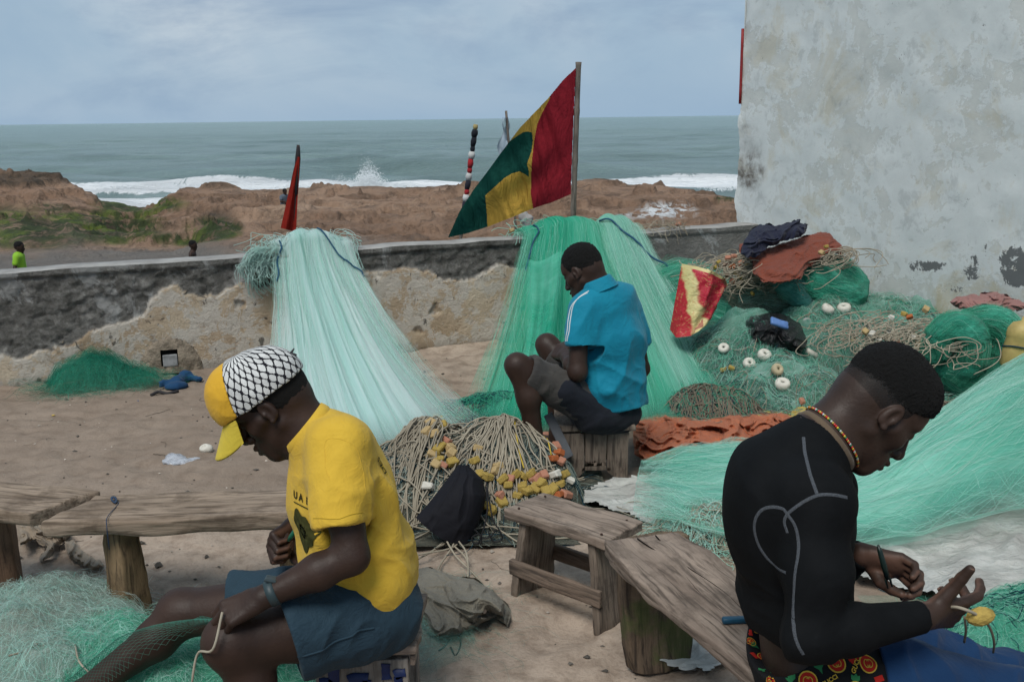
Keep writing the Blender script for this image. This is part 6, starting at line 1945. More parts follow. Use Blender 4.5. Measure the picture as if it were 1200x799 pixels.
PALE, PALE_D = (0.52, 0.68, 0.64), (0.22, 0.52, 0.44)
ST_PALE = m_strand('pale_monofilament', (0.58, 0.72, 0.68), (0.42, 0.66, 0.59), 1.0)
ST_MINT = m_strand('mint_monofilament', (0.28, 0.62, 0.49), (0.42, 0.70, 0.60), 1.0)
ST_GRN = m_strand('green_monofilament', (0.05, 0.36, 0.23), (0.13, 0.50, 0.35), 1.0)
ST_GREY = m_strand('grey_green_monofilament', (0.23, 0.29, 0.25), (0.34, 0.38, 0.33), 1.0)
ST_BLUE = m_strand('dark_blue_twine', (0.012, 0.035, 0.055), (0.02, 0.06, 0.075), 1.0, 0.0)
ROPE = m_strand('pale_rope', (0.35, 0.31, 0.24), (0.22, 0.19, 0.145), 1.0, 0.0)
ROPE_D = m_strand('old_grey_rope', (0.20, 0.175, 0.135), (0.13, 0.11, 0.085), 1.0, 0.0)

def sheet(name, parent, PT, mat, density, tone=None, uvscale=(1, 1)):
    nu, nv = PT.shape[:2]
    U_, V_ = np.meshgrid(np.linspace(0, uvscale[0], nu), np.linspace(0, uvscale[1], nv), indexing='ij')
    return mesh(name, PT.reshape(-1, 3), grid_faces(nu, nv), mat, parent, attrs={'threads': density.ravel(), 'tone': (np.zeros(nu * nv) if tone is None else tone.ravel())}, uv=np.stack([U_, V_], -1).reshape(-1, 2))
def curls(H, starts, n, step, bend, lift=(0.004, 0.03), seed=0, angle0=None, jitter=0.0):
    """loose strands wandering over the surface z = H(x, y)"""
    r_ = np.random.default_rng(seed)
    k = len(starts)
    ang = r_.uniform(0, 2 * np.pi, k) if angle0 is None else angle0 + r_.normal(0, jitter, k)
    cur = r_.normal(0, bend, k)
    p = np.array(starts, float)[:, :2]
    out = []
    ph = r_.uniform(0, 6.28, k); lf = r_.uniform(lift[0], lift[1], k); fq = r_.uniform(0.2, 0.6, k)
    for i in range(n):
        z = H(p[:, 0], p[:, 1]) + lf * (0.55 + 0.45 * np.sin(ph + i * fq))
        out.append(np.stack([p[:, 0], p[:, 1], z], -1))
        cur = cur * 0.93 + r_.normal(0, bend * 0.35, k)
        ang = ang + cur
        p = p + step * np.stack([np.cos(ang), np.sin(ang)], -1)
    return np.stack(out, 1)
class Heap:
    def __init__(s, blobs, noise=0.03, nf=5.0, seed=0, ground=0.0):
        """blobs: (x, y, rx, ry, h, rot)"""
        s.b, s.noise, s.nf, s.seed, s.g = blobs, noise, nf, seed, ground
    def __call__(s, x, y):
        z = np.zeros_like(x) - 0.03
        for (cx, cy, rx, ry, h, *rt) in s.b:
            a = rt[0] if rt else 0.0
            dx, dy = x - cx, y - cy
            u = (dx * math.cos(a) + dy * math.sin(a)) / rx
            v = (-dx * math.sin(a) + dy * math.cos(a)) / ry
            d = np.clip(1 - u * u - v * v, 0, 1)
            zz = h * np.sqrt(d) * (0.62 + 0.38 * d) - 0.03 * (d <= 0)
            k = 0.06
            hh = np.maximum(k - np.abs(z - zz), 0) / k
            z = np.maximum(z, zz) + hh * hh * k * 0.25
        p = np.stack([x, y, 0 * x], -1)
        n_ = s.noise * fbm(p * s.nf, 4, s.seed) + s.noise * 0.5 * (1 - np.abs(fbm(p * s.nf * 2.2, 3, s.seed + 3)) * 2)
        return np.where(z > 0.0, z + n_ * np.clip(z / 0.08, 0, 1), z)
    def bounds(s):
        b = s.b
        m = 0.02
        return (min(q[0] - max(q[2], q[3]) for q in b) - m, max(q[0] + max(q[2], q[3]) for q in b) + m, min(q[1] - max(q[2], q[3]) for q in b) - m, max(q[1] + max(q[2], q[3]) for q in b) + m)
    def mesh(s, name, parent, mat, res=0.018):
        x0, x1, y0, y1 = s.bounds()
        X, Y = np.meshgrid(np.arange(x0, x1, res), np.arange(y0, y1, res), indexing='ij')
        Z = s(X, Y)
        F = grid_faces(*X.shape)
        keep = (Z.ravel()[F] > -0.012).all(1)
        F = F[keep]
        u, inv = np.unique(F, return_inverse=True)
        V = np.stack([X, Y, Z], -1).reshape(-1, 3)[u]
        uv = V[:, :2] * 1.0
        den = np.clip((V[:, 2] + 0.01) / 0.05, 0, 1)
        return mesh(name, V, inv.reshape(-1, 4), mat, parent, attrs={'threads': den, 'tone': np.zeros(len(V))}, uv=uv)
    def starts(s, n, seed=0, minz=0.015):
        r_ = np.random.default_rng(seed)
        x0, x1, y0, y1 = s.bounds()
        out = []
        got = 0
        while got < n:
            p = np.stack([r_.uniform(x0, x1, n * 3), r_.uniform(y0, y1, n * 3)], -1)
            p = p[s(p[:, 0], p[:, 1]) > minz]
            out.append(p); got += len(p)
            if len(p) == 0: break
        return np.concatenate(out)[:n]
    def strands(s, name, parent, n, mat, step=0.02, steps=18, bend=0.25, width=0.0022, lift=(0.002, 0.03), seed=0, flat=True, minz=0.015):
        st = s.starts(n, seed, minz)
        PT = curls(lambda x, y: np.maximum(s(x, y), 0.004), st, steps, step, bend, lift, seed + 1)
        if flat:
            V, F = ribbons(PT, rng.uniform(0.6, 1.4, len(PT)) * width)
        else:
            V, F = many_tubes(PT, width / 2, 4)
        return mesh(name, V, F, mat, parent)
def m_tangle(name, deep, mid, light, scale=30.0, rough=0.9):
    """body of a heap of netting: tangled thread tone"""
    s = M(name)
    c = s.co()
    w1 = s.noise(scale * 0.16, 5, 0.65, c, 1.2)
    w2 = s.noise(scale, 6, 0.7, c, 2.5)
    w3 = s.noise(scale * 2.2, 4, 0.7, c, 3.0)
    k = s.ramp(s.m('ADD', s.m('MULTIPLY', w1, 0.55), s.m('MULTIPLY', w2, 0.45)), [(0.34, deep), (0.5, mid), (0.66, light)])
    k = s.mix(s.ramp(w3, [(0.52, 0.0), (0.66, 0.6)]), k, light)
    return s.out(k, rough, 0.15, s.bump(s.m('ADD', w2, s.m('MULTIPLY', w3, 0.6)), 1.0, 0.02))
FLOAT_Y = m_plain('yellow_foam_float', (0.47, 0.33, 0.085), 0.75, 0.2, 0.5, 40, 0.6, 0.006)
FLOAT_T = m_plain('tan_foam_float', (0.46, 0.33, 0.16), 0.8, 0.2, 0.35, 40, 0.5, 0.004)
FLOAT_P = m_plain('pink_foam_float', (0.44, 0.20, 0.13), 0.8, 0.2, 0.35, 40, 0.5, 0.004)
FLOAT_O = m_plain('orange_foam_float', (0.42, 0.12, 0.04), 0.8, 0.2, 0.35, 40, 0.5, 0.004)
FLOAT_W = m_plain('white_foam_float', (0.58, 0.55, 0.48), 0.7, 0.25, 0.2, 40, 0.4, 0.004)
_fl = {}
def float_block(parent, p, size, mat, seed):
    r_ = np.random.default_rng(seed)
    key = (mat.name, seed % 3)
    if key not in _fl:
        bm = bmesh.new(); bmesh.ops.create_cube(bm, size=1.0)
        for v in bm.verts:
            v.co = Vector((v.co.x * 1.15, v.co.y * 0.9, v.co.z * 0.75)) + Vector(r_.normal(0, 0.06, 3))
        bmesh.ops.bevel(bm, geom=bm.edges[:], offset=0.12, segments=1, affect='EDGES')
        me = bpy.data.meshes.new('float'); bm.to_mesh(me); bm.free(); me.materials.append(mat); _fl[key] = me
    o = link('float', _fl[key], parent)
    e = r_.uniform(-1, 1, 3)
    o.matrix_basis = Matrix.Translation(Vector(p)) @ Matrix.Rotation(r_.uniform(0, 6.28), 4, 'Z') @ Matrix.Rotation(e[0] * 0.7, 4, 'X') @ Matrix.Rotation(e[1] * 0.7, 4, 'Y') @ Matrix.Scale(size, 4)
    return o

def rays(X, Y):
    xx, yy_ = (X - 600) / F_PX, (399.5 - Y) / F_PX
    xr, yr = xx * _c - yy_ * _s, xx * _s + yy_ * _c
    return np.stack([xr, yr * _ca + _sa, yr * _sa - _ca], -1)
def at_depth(X, Y, D):
    d = rays(X, Y); return np.array([0, 0, CAM_H]) + d * (D / d[..., 1])[..., None]
def at_height(X, Y, Z):
    d = rays(X, Y); return np.array([0, 0, CAM_H]) + d * ((Z - CAM_H) / d[..., 2])[..., None]
# ------------------------------------------------ the two nets hung over the sea wall
def wall_top_y(px):
    return np.interp(px, [0, 281, 430, 590, 738, 865], [319, 302, 291, 281, 273, 264])
def hung_net(name, label, tops, bots, mat, strands, sag=1.35, layers=3, seed=0, n_str=1500, ripple=0.05, tone_fn=None, dens=1.0, belly=0.0, peak=0.085):
    uT = np.linspace(0, 1, len(tops))
    nu, nv = 130, 64
    root = empty(name, wall_pt(wall_uz(np.mean(tops), wall_top_y(np.mean(tops)))[0], 0, 0.3), label, 'fishing net')
    top_u = np.array([wall_uz(px, wall_top_y(px))[0] for px in tops])
    bot_p = np.array([G(*b, 0.015) for b in bots])
    def surf(U_, T_, lay):
        """U_ across 0..1, T_ from behind the cap (0) down to the ground (1)"""
        tu = np.interp(U_, uT, top_u)
        b = np.stack([np.interp(U_, np.linspace(0, 1, len(bots)), bot_p[:, k]) for k in range(3)], -1)
        t = np.clip((T_ - 0.12) / 0.88, 0, 1)
        over = np.clip(T_ / 0.12, 0, 1)
        off0 = -WTH * 0.9 * (1 - over) + 0.035 * over
        tx = W0[0] + WDIR[0] * tu + WNRM[0] * off0
        ty = W0[1] + WDIR[1] * tu + WNRM[1] * off0
        ztop = WTOP + 0.015 + 0.05 * np.sin(over * np.pi * 0.9) + peak * np.sin(np.pi * np.clip(U_, 0, 1)) ** 1.5 + 0.012 * np.sin(U_ * 19 + lay)
        h = t ** sag
        x = tx + (b[..., 0] - tx) * h
        y = ty + (b[..., 1] - ty) * h
        z = (ztop - 0.015) * (1 - t) ** (1.0 + belly * t) + 0.015 + 0.0 * h
        lat = fbm(np.stack([U_ * 9 + lay * 3.3, T_ * 0.8, 0 * U_ + seed], -1), 3, seed + lay) + 0.6 * fbm(np.stack([U_ * 26 + lay, T_ * 1.2, 0 * U_], -1), 3, seed + 9 + lay)
        amp = ripple * np.clip(T_ * 2.2 - 0.1, 0.08, 1) * np.clip((1.02 - t) * 5 + 0.35, 0, 1)
        x = x + WNRM[0] * lat * amp + 0.25 * amp * lat
        y = y + WNRM[1] * (np.abs(lat)) * amp
        z = z + 0.3 * amp * np.abs(lat)
        lo = 0.010 * lay
        return np.stack([x + WNRM[0] * lo, y + WNRM[1] * lo, np.maximum(z, 0.012 + 0.006 * lay)], -1)
    U_, T_ = np.meshgrid(np.linspace(0, 1, nu), np.linspace(0, 1, nv), indexing='ij')
    for lay in range(layers):
        edge = np.clip(np.minimum(U_, 1 - U_) * (4.2 + 8 * (T_ < 0.3) * (0.3 - T_) / 0.3) + 0.06 + 0.5 * fbm(np.stack([T_ * 5, U_ * 3, 0 * U_ + lay], -1), 3, seed + 40 + lay), 0, 1)
        foot = np.clip((1.0 - T_) * 9 + 0.05, 0, 1)
        den = dens * edge * foot * (0.85 + 0.3 * fbm(np.stack([U_ * 5, T_ * 1.5, 0 * U_ + lay], -1), 3, seed + 50))
        tone = tone_fn(U_, T_) if tone_fn else None
        sheet('webbing', root, surf(U_, T_, lay), mat, den, tone, (1.0, 1.6))
    r_ = np.random.default_rng(seed)
    for m_, frac in strands:
        n = int(n_str * frac)
        us = np.clip(r_.beta(1.25, 1.25, n) * 1.06 - 0.03, -0.03, 1.03)
        t0 = r_.uniform(0, 0.25, n); t1 = np.clip(t0 + r_.uniform(0.4, 1.0, n), 0, 1)
        tt = t0[:, None] + (t1 - t0)[:, None] * np.linspace(0, 1, 22)[None]
        uu = us[:, None] + r_.normal(0, 0.045, (n, 1)) * np.sin(tt * 4 + r_.uniform(0, 6, (n, 1))) + 0.006 * np.sin(tt * 21 + r_.uniform(0, 6, (n, 1)))
        PT = surf(np.clip(uu, -0.04, 1.04), tt, r_.integers(0, layers, (n, 1))) + np.array([WNRM[0], WNRM[1], 0.1]) * r_.uniform(0, 0.03, (n, 1, 1))
        V, F = ribbons(PT, r_.uniform(0.0004, 0.0011, n))
        mesh('strands', V, F, m_, root)['kind'] = 'stuff'
    return root, surf
net1_mat = m_net_sheet('pale_aqua_netting', (0.82, 0.87, 0.87), (0.52, 0.75, 0.71), 0.66, 0.26, 9, 0.5, 0.5)
def tone1(U_, T_):
    return np.clip(0.9 * np.exp(-((U_ - 0.36 - 0.18 * T_) / 0.13) ** 2) + 0.3 * np.exp(-((U_ - 0.85) / 0.06) ** 2), 0, 1)
net1, surf1 = hung_net('fishing_net', 'pale aqua fishing net spread from the wall beneath the small red flag', [317, 336, 352, 372, 392, 413],
                       [(312, 486), (356, 508), (420, 524), (480, 524), (530, 510), (566, 490)], net1_mat, [(ST_PALE, 0.65), (ST_MINT, 0.35)], 1.6, 3, 3, 900, 0.075, tone1, 1.0, 0.25)
net2_mat = m_net_sheet('green_netting', (0.24, 0.70, 0.54), (0.022, 0.45, 0.28), 0.64, 0.26, 9, 0.5, 0.2)
def tone2(U_, T_):
    return np.clip(0.9 * np.exp(-((U_ - 0.42) / 0.14) ** 2) + 0.35 * (U_ < 0.35), 0, 1) * (1 - 0.8 * smooth01((U_ - 0.55) / 0.12))
net2, surf2 = hung_net('fishing_net', 'wide green fishing net hung from the wall behind the person in turquoise', [610, 630, 652, 676, 700, 724],
                       [(540, 487), (580, 498), (630, 506), (700, 508), (780, 496), (850, 470)], net2_mat, [(ST_GRN, 0.55), (ST_MINT, 0.45)], 1.25, 3, 13, 900, 0.065, tone2, 0.95, 0.1)
pale_net_mat = m_net_sheet('pale_green_netting', (0.48, 0.78, 0.68), (0.18, 0.60, 0.46), 0.52, 0.28, 9, 0.5, 0.3)
net3, surf3 = hung_net('fishing_net', 'lighter mint fishing net fanning out from wall towards the heap', [690, 704, 716, 728, 740, 752],
                       [(742, 492), (776, 490), (806, 482), (832, 470), (848, 458), (862, 448)], pale_net_mat, [(ST_PALE, 0.4), (ST_MINT, 0.6)], 1.15, 2, 23, 450, 0.035, None, 0.95)
def blue_rope(surf, u0, u1, t0, t1, parent, mat=None, r=0.006):
    t = np.linspace(0, 1, 30)
    p = surf(u0 + (u1 - u0) * t + 0.015 * np.sin(t * 9), t0 + (t1 - t0) * t, 2) + np.array([WNRM[0], WNRM[1], 0.4]) * 0.02
    tube('head_rope', p, r, mat or m_plain('blue_rope', (0.014, 0.07, 0.13), 0.8), parent, 6)
blue_rope(surf1, 0.12, 0.04, 0.06, 0.34, net1); blue_rope(surf1, 0.62, 0.98, 0.07, 0.34, net1)
blue_rope(surf2, 0.18, 0.12, 0.06, 0.36, net2); blue_rope(surf3, 0.2, 1.0, 0.07, 0.40, net3, None, 0.008)
# part of the green net drawn across to the lap of the man in turquoise
_t, _u = np.meshgrid(np.linspace(0, 1, 40), np.linspace(0, 1, 40), indexing='ij')
_lap = at_depth(612 + 46 * _u - 6 * _t + 5 * np.sin(_t * 3 + _u * 2), 300 + 158 * _t + 6 * np.sin(_u * 5), 7.2 - 2.45 * _t ** 0.8 + 0.04 * np.sin(_u * 17 + _t * 2))
sheet('lap_webbing', net2, _lap, net2_mat, np.clip(np.minimum(_u, 1 - _u) * 5, 0, 1) * np.clip((1 - _t) * 8, 0, 1) * 0.75, None, (0.4, 1.2))
# tangled head of each net lying on the wall cap
def wall_tangle(parent, px0, px1, mat_s, n, seed, spread=0.05, out=0.05):
    r_ = np.random.default_rng(seed)
    u0, u1 = wall_uz(px0, wall_top_y(px0))[0], wall_uz(px1, wall_top_y(px1))[0]
    k = 26
    t = np.linspace(0, 1, k)
    us = r_.uniform(u0, u1, (n, 1)); L = r_.uniform(0.05, 0.28, (n, 1)) * r_.choice([-1, 1], (n, 1))
    a = r_.uniform(1.5, 5, (n, 1)); ph = r_.uniform(0, 6.28, (n, 1))
    u = us + L * (t[None] - 0.5) + 0.03 * np.sin(a * 3 * t + ph)
    off = r_.uniform(-WTH, out, (n, 1)) + 0.06 * np.sin(a * 2.3 * t + ph * 1.7)
    z = WTOP + 0.012 + np.abs(r_.normal(0, spread, (n, 1))) * (0.4 + 0.6 * np.sin(np.pi * t)) + 0.015 * np.sin(a * 4 * t + ph)
    z = np.where(off > 0.03, z - (off - 0.03) * 1.6, z)
    PT = np.stack([W0[0] + WDIR[0] * u + WNRM[0] * off, W0[1] + WDIR[1] * u + WNRM[1] * off, z], -1)
    V, F = many_tubes(PT, 0.0022, 3)
    mesh('tangled_cord', V, F, mat_s, parent)['kind'] = 'stuff'
wall_tangle(net1, 302, 412, ST_PALE, 220, 1, 0.05, 0.09); wall_tangle(net1, 300, 400, ROPE, 60, 2, 0.04, 0.06)
wall_tangle(net2, 610, 735, ST_MINT, 220, 3, 0.05, 0.05); wall_tangle(net2, 640, 800, ROPE, 70, 4, 0.03, 0.04)
# frayed tuft left of the first net
r_ = np.random.default_rng(5)
n = 170; t = np.linspace(0, 1, 20)
uc = wall_uz(300, wall_top_y(300))[0]
ph = r_.uniform(0, 6.28, (n, 1))
u = uc + 0.16 * r_.uniform(0, 1, (n, 1)) - 0.17 * np.sin(t * np.pi * r_.uniform(0.5, 1.0, (n, 1))) * r_.uniform(0.3, 1, (n, 1))
zt_ = WTOP + 0.05 * np.cos(ph) - 0.24 * t ** 1.4 * r_.uniform(0.2, 1, (n, 1)) + 0.02 * np.sin(t * 8 + ph)
of = 0.05 + 0.07 * r_.uniform(0, 1, (n, 1)) + 0.02 * np.sin(t * 7 + ph)
PT = np.stack([W0[0] + WDIR[0] * u + WNRM[0] * of, W0[1] + WDIR[1] * u + WNRM[1] * of, zt_], -1)
V, F = many_tubes(PT, 0.002, 3)
mesh('frayed_tuft', V, F, ST_PALE, net1)['kind'] = 'stuff'
# small floats on the head of the second net
for i, px in enumerate((683, 690, 697, 703, 716, 600, 795)):
    u0 = wall_uz(px, wall_top_y(px))[0]
    float_block(net2, wall_pt(u0, WTOP + 0.05 + 0.012 * (i % 3), 0.0), 0.034, (FLOAT_P, FLOAT_Y, FLOAT_T)[i % 3], 300 + i)

# ------------------------------------------------ heap: bunch of float rope and net in the middle
def rope_bundle():
    g0 = G(565, 600, 0)
    H = Heap([(g0[0] - 0.06, g0[1] + 0.12, 0.46, 0.35, 0.24, -0.2), (g0[0] + 0.06, g0[1] + 0.22, 0.38, 0.32, 0.31), (g0[0] - 0.26, g0[1] + 0.20, 0.34, 0.36, 0.31), (g0[0] + 0.26, g0[1] + 0.12, 0.20, 0.30, 0.20)], 0.018, 6, 5)
    r = empty('float_rope_bundle', g0, 'bundle of pale rope with yellow foam floats piled on netting', 'rope bundle')
    H.mesh('netting', r, m_tangle('olive_net_body', (0.035, 0.042, 0.035), (0.10, 0.105, 0.082), (0.24, 0.22, 0.17), 40), 0.012)
    H.strands('strands', r, 900, ST_GREY, 0.02, 16, 0.18, 0.0024, (0.002, 0.02), 4)['kind'] = 'stuff'
    # dark mesh over the far left shoulder of the heap
    H.strands('dark_cord', r, 160, ST_BLUE, 0.018, 20, 0.12, 0.003, (0.004, 0.02), 9, False)['kind'] = 'stuff'
    r_ = np.random.default_rng(8)
    gather = G(590, 497, 0.30); gather2 = G(522, 500, 0.28)
    def on(p, l=0.012):
        z = np.maximum(H(p[..., 0], p[..., 1]), 0.006)
        return np.concatenate([p[..., :2], (z + l)[..., None]], -1)
    groups = []
    # ropes fanning from the gather to the right and front, and combed back to the left
    for n, ends, tw in ((64, [(505, 590), (540, 610), (585, 620), (625, 615), (655, 600), (668, 572)], 0.05), (56, [(458, 560), (470, 600), (480, 628), (462, 585), (500, 615)], 0.06), (22, [(668, 540), (660, 520), (675, 560)], 0.03)):
        e = np.array([G(*q, 0.0) for q in ends])
        w_ = r_.uniform(0, len(e) - 1, n); i = w_.astype(int).clip(0, len(e) - 2); f = (w_ - i)[:, None]
        end = e[i] * (1 - f) + e[i + 1] * f + r_.normal(0, 0.02, (n, 3))
        st = (gather if ends[0] != (458, 560) else gather2) + r_.normal(0, 1, (n, 3)) * np.array([0.06 if ends[0] == (458, 560) else 0.03, 0.03, 0.01])
        t = np.linspace(0, 1, 24)[None, :, None]
        mid = (st + end) / 2 + r_.normal(0, tw, (n, 3))
        PT = (1 - t) ** 2 * st[:, None] + 2 * t * (1 - t) * mid[:, None] + t ** 2 * end[:, None]
        PT[..., 0] += 0.008 * np.sin(t[..., 0] * 14 + r_.uniform(0, 6, (n, 1)))
        lf = r_.uniform(0.006, 0.045, (n, 1)) * np.sin(np.pi * np.clip(t[..., 0] * 0.8 + 0.2, 0, 1)) + 0.008
        groups.append(on(PT, lf))
    # long loops along the left flank
    st = np.array([G(r_.uniform(462, 560), r_.uniform(545, 625), 0) for _ in range(70)])
    PTl = curls(lambda x, y: np.maximum(H(x, y), 0.006), st, 24, 0.026, 0.10, (0.006, 0.04), 12)
    groups.append(PTl)
    V, F = many_tubes(np.concatenate(groups), 0.0038, 5)
    mesh('rope', V, F, ROPE, r)['kind'] = 'stuff'
    yt = m_plain('yellow_twine', (0.50, 0.36, 0.05), 0.8)
    for ctrl in ([(583, 488), (590, 478), (596, 490), (592, 500), (600, 520), (606, 545), (614, 556)], [(592, 496), (606, 498), (620, 508), (634, 524), (646, 545)]):
        p = np.array([G(*q, 0.0) for q in ctrl]); 
        q3 = spline(np.array([G(a, b, 0.28 if b < 520 else 0.18) for a, b in ctrl]), 30)
        q3 = on(q3, 0.035)
        tube('yellow_twine', q3, 0.0035, yt, r, 5)
    spots = [(511, 488, 'y'), (505, 495, 't'), (518, 499, 'y'), (516, 491, 'y'), (509, 508, 't'), (500, 505, 't'), (524, 516, 'p'), (527, 524, 't'), (513, 526, 'y'), (517, 522, 'y'), (506, 532, 't'), (529, 530, 't'), (515, 538, 'y'), (512, 544, 't'), (530, 541, 'y'), (520, 545, 'p'),
             (562, 556, 'y'), (571, 558, 'y'), (578, 552, 't'), (583, 546, 't'), (589, 561, 'y'), (598, 561, 'p'), (595, 568, 'y'), (604, 556, 'y'), (613, 557, 'y'), (622, 555, 'y'), (628, 560, 'p'), (638, 556, 'p'), (634, 566, 'y'), (612, 570, 'y'), (607, 580, 'y'), (619, 575, 'y'), (648, 573, 'y'), (657, 567, 'y'), (661, 556, 'y'), (650, 556, 'w'), (668, 562, 'w'), (585, 580, 'p'), (588, 588, 'y'), (577, 598, 'y'), (571, 593, 'y'), (664, 579, 'p'), (655, 579, 'o'), (640, 576, 'y'), (628, 572, 'y'),
             (660, 520, 'o'), (655, 530, 'o'), (648, 537, 'o'), (658, 540, 'p'), (665, 532, 'o'), (640, 510, 'p'), (648, 514, 't'), (652, 522, 'p'), (502, 570, 'w'), (560, 525, 't'), (556, 540, 'y')]
    mats = dict(y=FLOAT_Y, t=FLOAT_T, p=FLOAT_P, o=FLOAT_O, w=FLOAT_W)
    for i, (px, py, c) in enumerate(spots):
        # walk down the view ray until it meets the heap
        d = ray(px, py); best = None
        for s_ in np.linspace(3.2, 5.5, 240):
            q = np.array([0, 0, CAM_H]) + d * s_ / d[1] * 1.0
            if q[2] <= max(float(H(np.array(q[0]), np.array(q[1]))), 0.0) + 0.03:
                best = q; break
        if best is not None:
            float_block(r, best, 0.036 + 0.008 * ((i * 7) % 3) / 2, mats[c], 40 + i)
    return H
H_bundle = rope_bundle()

# ------------------------------------------------ generic cloth lumps
def crumple(name, label, cat, prims, mat, h=0.006, amp=0.012, freq=9, axis=(1, 0.3, 0.2), seed=0, base=None, stretch=3.0, flat=True):
    V, Q = sdf_mesh(prims, h)
    N = vnormals(V, Q)
    V = folds(V, N, amp, freq, axis, stretch, seed)
    V = folds(V, vnormals(V, Q), amp * 0.5, freq * 2.1, np.cross(axis, (0.2, 0.3, 1)), stretch, seed + 3)
    if flat:
        V[:, 2] = np.maximum(V[:, 2], 0.003)
    o = mesh(name, V, Q, mat, None)
    return tag(o, label, cat)
def px_cloth(name, label, cat, poly, pos, mat, step=0.9, amp=1.0, freq=0.05, seed=0, parent=None, axis=(1, 0.3)):
    """thin creased cloth inside a pixel outline; pos(PX, PY, crease, inset) -> heights or depths -> points"""
    po = np.array(poly, float)
    X, Y = np.meshgrid(np.arange(po[:, 0].min(), po[:, 0].max() + step, step), np.arange(po[:, 1].min(), po[:, 1].max() + step, step), indexing='ij')
    w_ = np.stack([X, Y, 0 * X], -1) * freq
    ins = in_poly(X + 2.2 * fbm(w_ * 2.5, 3, seed + 30), Y + 2.2 * fbm(w_ * 2.5 + 9, 3, seed + 31), poly)
    d2 = np.full(X.shape, 1e9)
    for i in range(len(po)):
        a, b = po[i], po[(i + 1) % len(po)]; ab = b - a
        t = np.clip(((X - a[0]) * ab[0] + (Y - a[1]) * ab[1]) / (ab @ ab), 0, 1)
        d2 = np.minimum(d2, (X - a[0] - t * ab[0]) ** 2 + (Y - a[1] - t * ab[1]) ** 2)
    inset = np.sqrt(d2)
    wq = w_ + 0.35 * np.stack([fbm(w_ * 1.3, 2, seed), fbm(w_ * 1.3 + 5, 2, seed + 1), 0 * X], -1)
    ax = unit((*axis, 0)); pr = wq[..., 0] * ax[1] - wq[..., 1] * ax[0]; al = wq[..., 0] * ax[0] + wq[..., 1] * ax[1]
    def rg(f, k, st): return np.clip(1 - np.abs(vnoise(np.stack([pr * f, al * f * st, 0 * X + k], -1), seed + k)) * 1.3, 0, 1) ** 2
    cr = 0.6 * rg(1.6, 2, 0.35) + 0.35 * rg(3.4, 3, 0.4) + 0.4 * rg(1.3, 4, 1.4) + 0.15 * rg(7, 5, 0.5)
    V = pos(X, Y, cr * amp, inset)
    F = grid_faces(*X.shape); F = F[ins.ravel()[F].all(1)]
    u, inv = np.unique(F, return_inverse=True)
    return tag(mesh(name, V.reshape(-1, 3)[u], inv.reshape(-1, 4)[:, ::-1], mat, parent), label, cat)
def cloth_patch(name, label, cat, poly, mat, z=0.02, amp=0.03, freq=3.0, seed=0, n=110, hfun=None, fold_axis=(1, 0.2)):
    """thin cloth lying on the ground inside a pixel outline"""
    g = np.array([G(a, b, 0) for a, b in poly])
    x = np.linspace(g[:, 0].min(), g[:, 0].max(), n); y = np.linspace(g[:, 1].min(), g[:, 1].max(), n)
    X, Y = np.meshgrid(x, y, indexing='ij')
    w_ = np.stack([X, Y, 0 * X], -1)
    wx = 0.05 * fbm(w_ * 5, 3, seed + 20); wy = 0.05 * fbm(w_ * 5, 3, seed + 21)
    ins = in_poly(X + wx, Y + wy, [(q[0], q[1]) for q in g])
    fa = unit((*fold_axis, 0)); pr = X * fa[1] - Y * fa[0]; al = X * fa[0] + Y * fa[1]
    wq = w_ + 0.10 * np.stack([fbm(w_ * 4, 2, seed), fbm(w_ * 4 + 7, 2, seed + 1), 0 * X], -1)
    pr = wq[..., 0] * fa[1] - wq[..., 1] * fa[0]; al = wq[..., 0] * fa[0] + wq[..., 1] * fa[1]
    def rg(f, k): return np.clip(1 - np.abs(vnoise(np.stack([pr * f, al * f * 0.35, 0 * X + k], -1), seed + k)) * 1.3, 0, 1) ** 2
    def rc_(f, k): return np.clip(1 - np.abs(vnoise(wq * f + k, seed + k)) * 1.3, 0, 1) ** 2
    Z = z + amp * (0.7 * rg(freq * 3, 2) + 0.45 * rc_(freq * 3.3, 5) + 0.3 * rg(freq * 7, 3) + 0.2 * rc_(freq * 8, 6) - 0.35)
    if hfun is not None:
        Z = Z + np.maximum(hfun(X, Y), 0)
    F = grid_faces(n, n)
    F = F[ins.ravel()[F].all(1)]
    u, inv = np.unique(F, return_inverse=True)
    o = mesh(name, np.stack([X, Y, np.maximum(Z, 0.012)], -1).reshape(-1, 3)[u], inv.reshape(-1, 4), mat)
    return tag(o, label, cat)
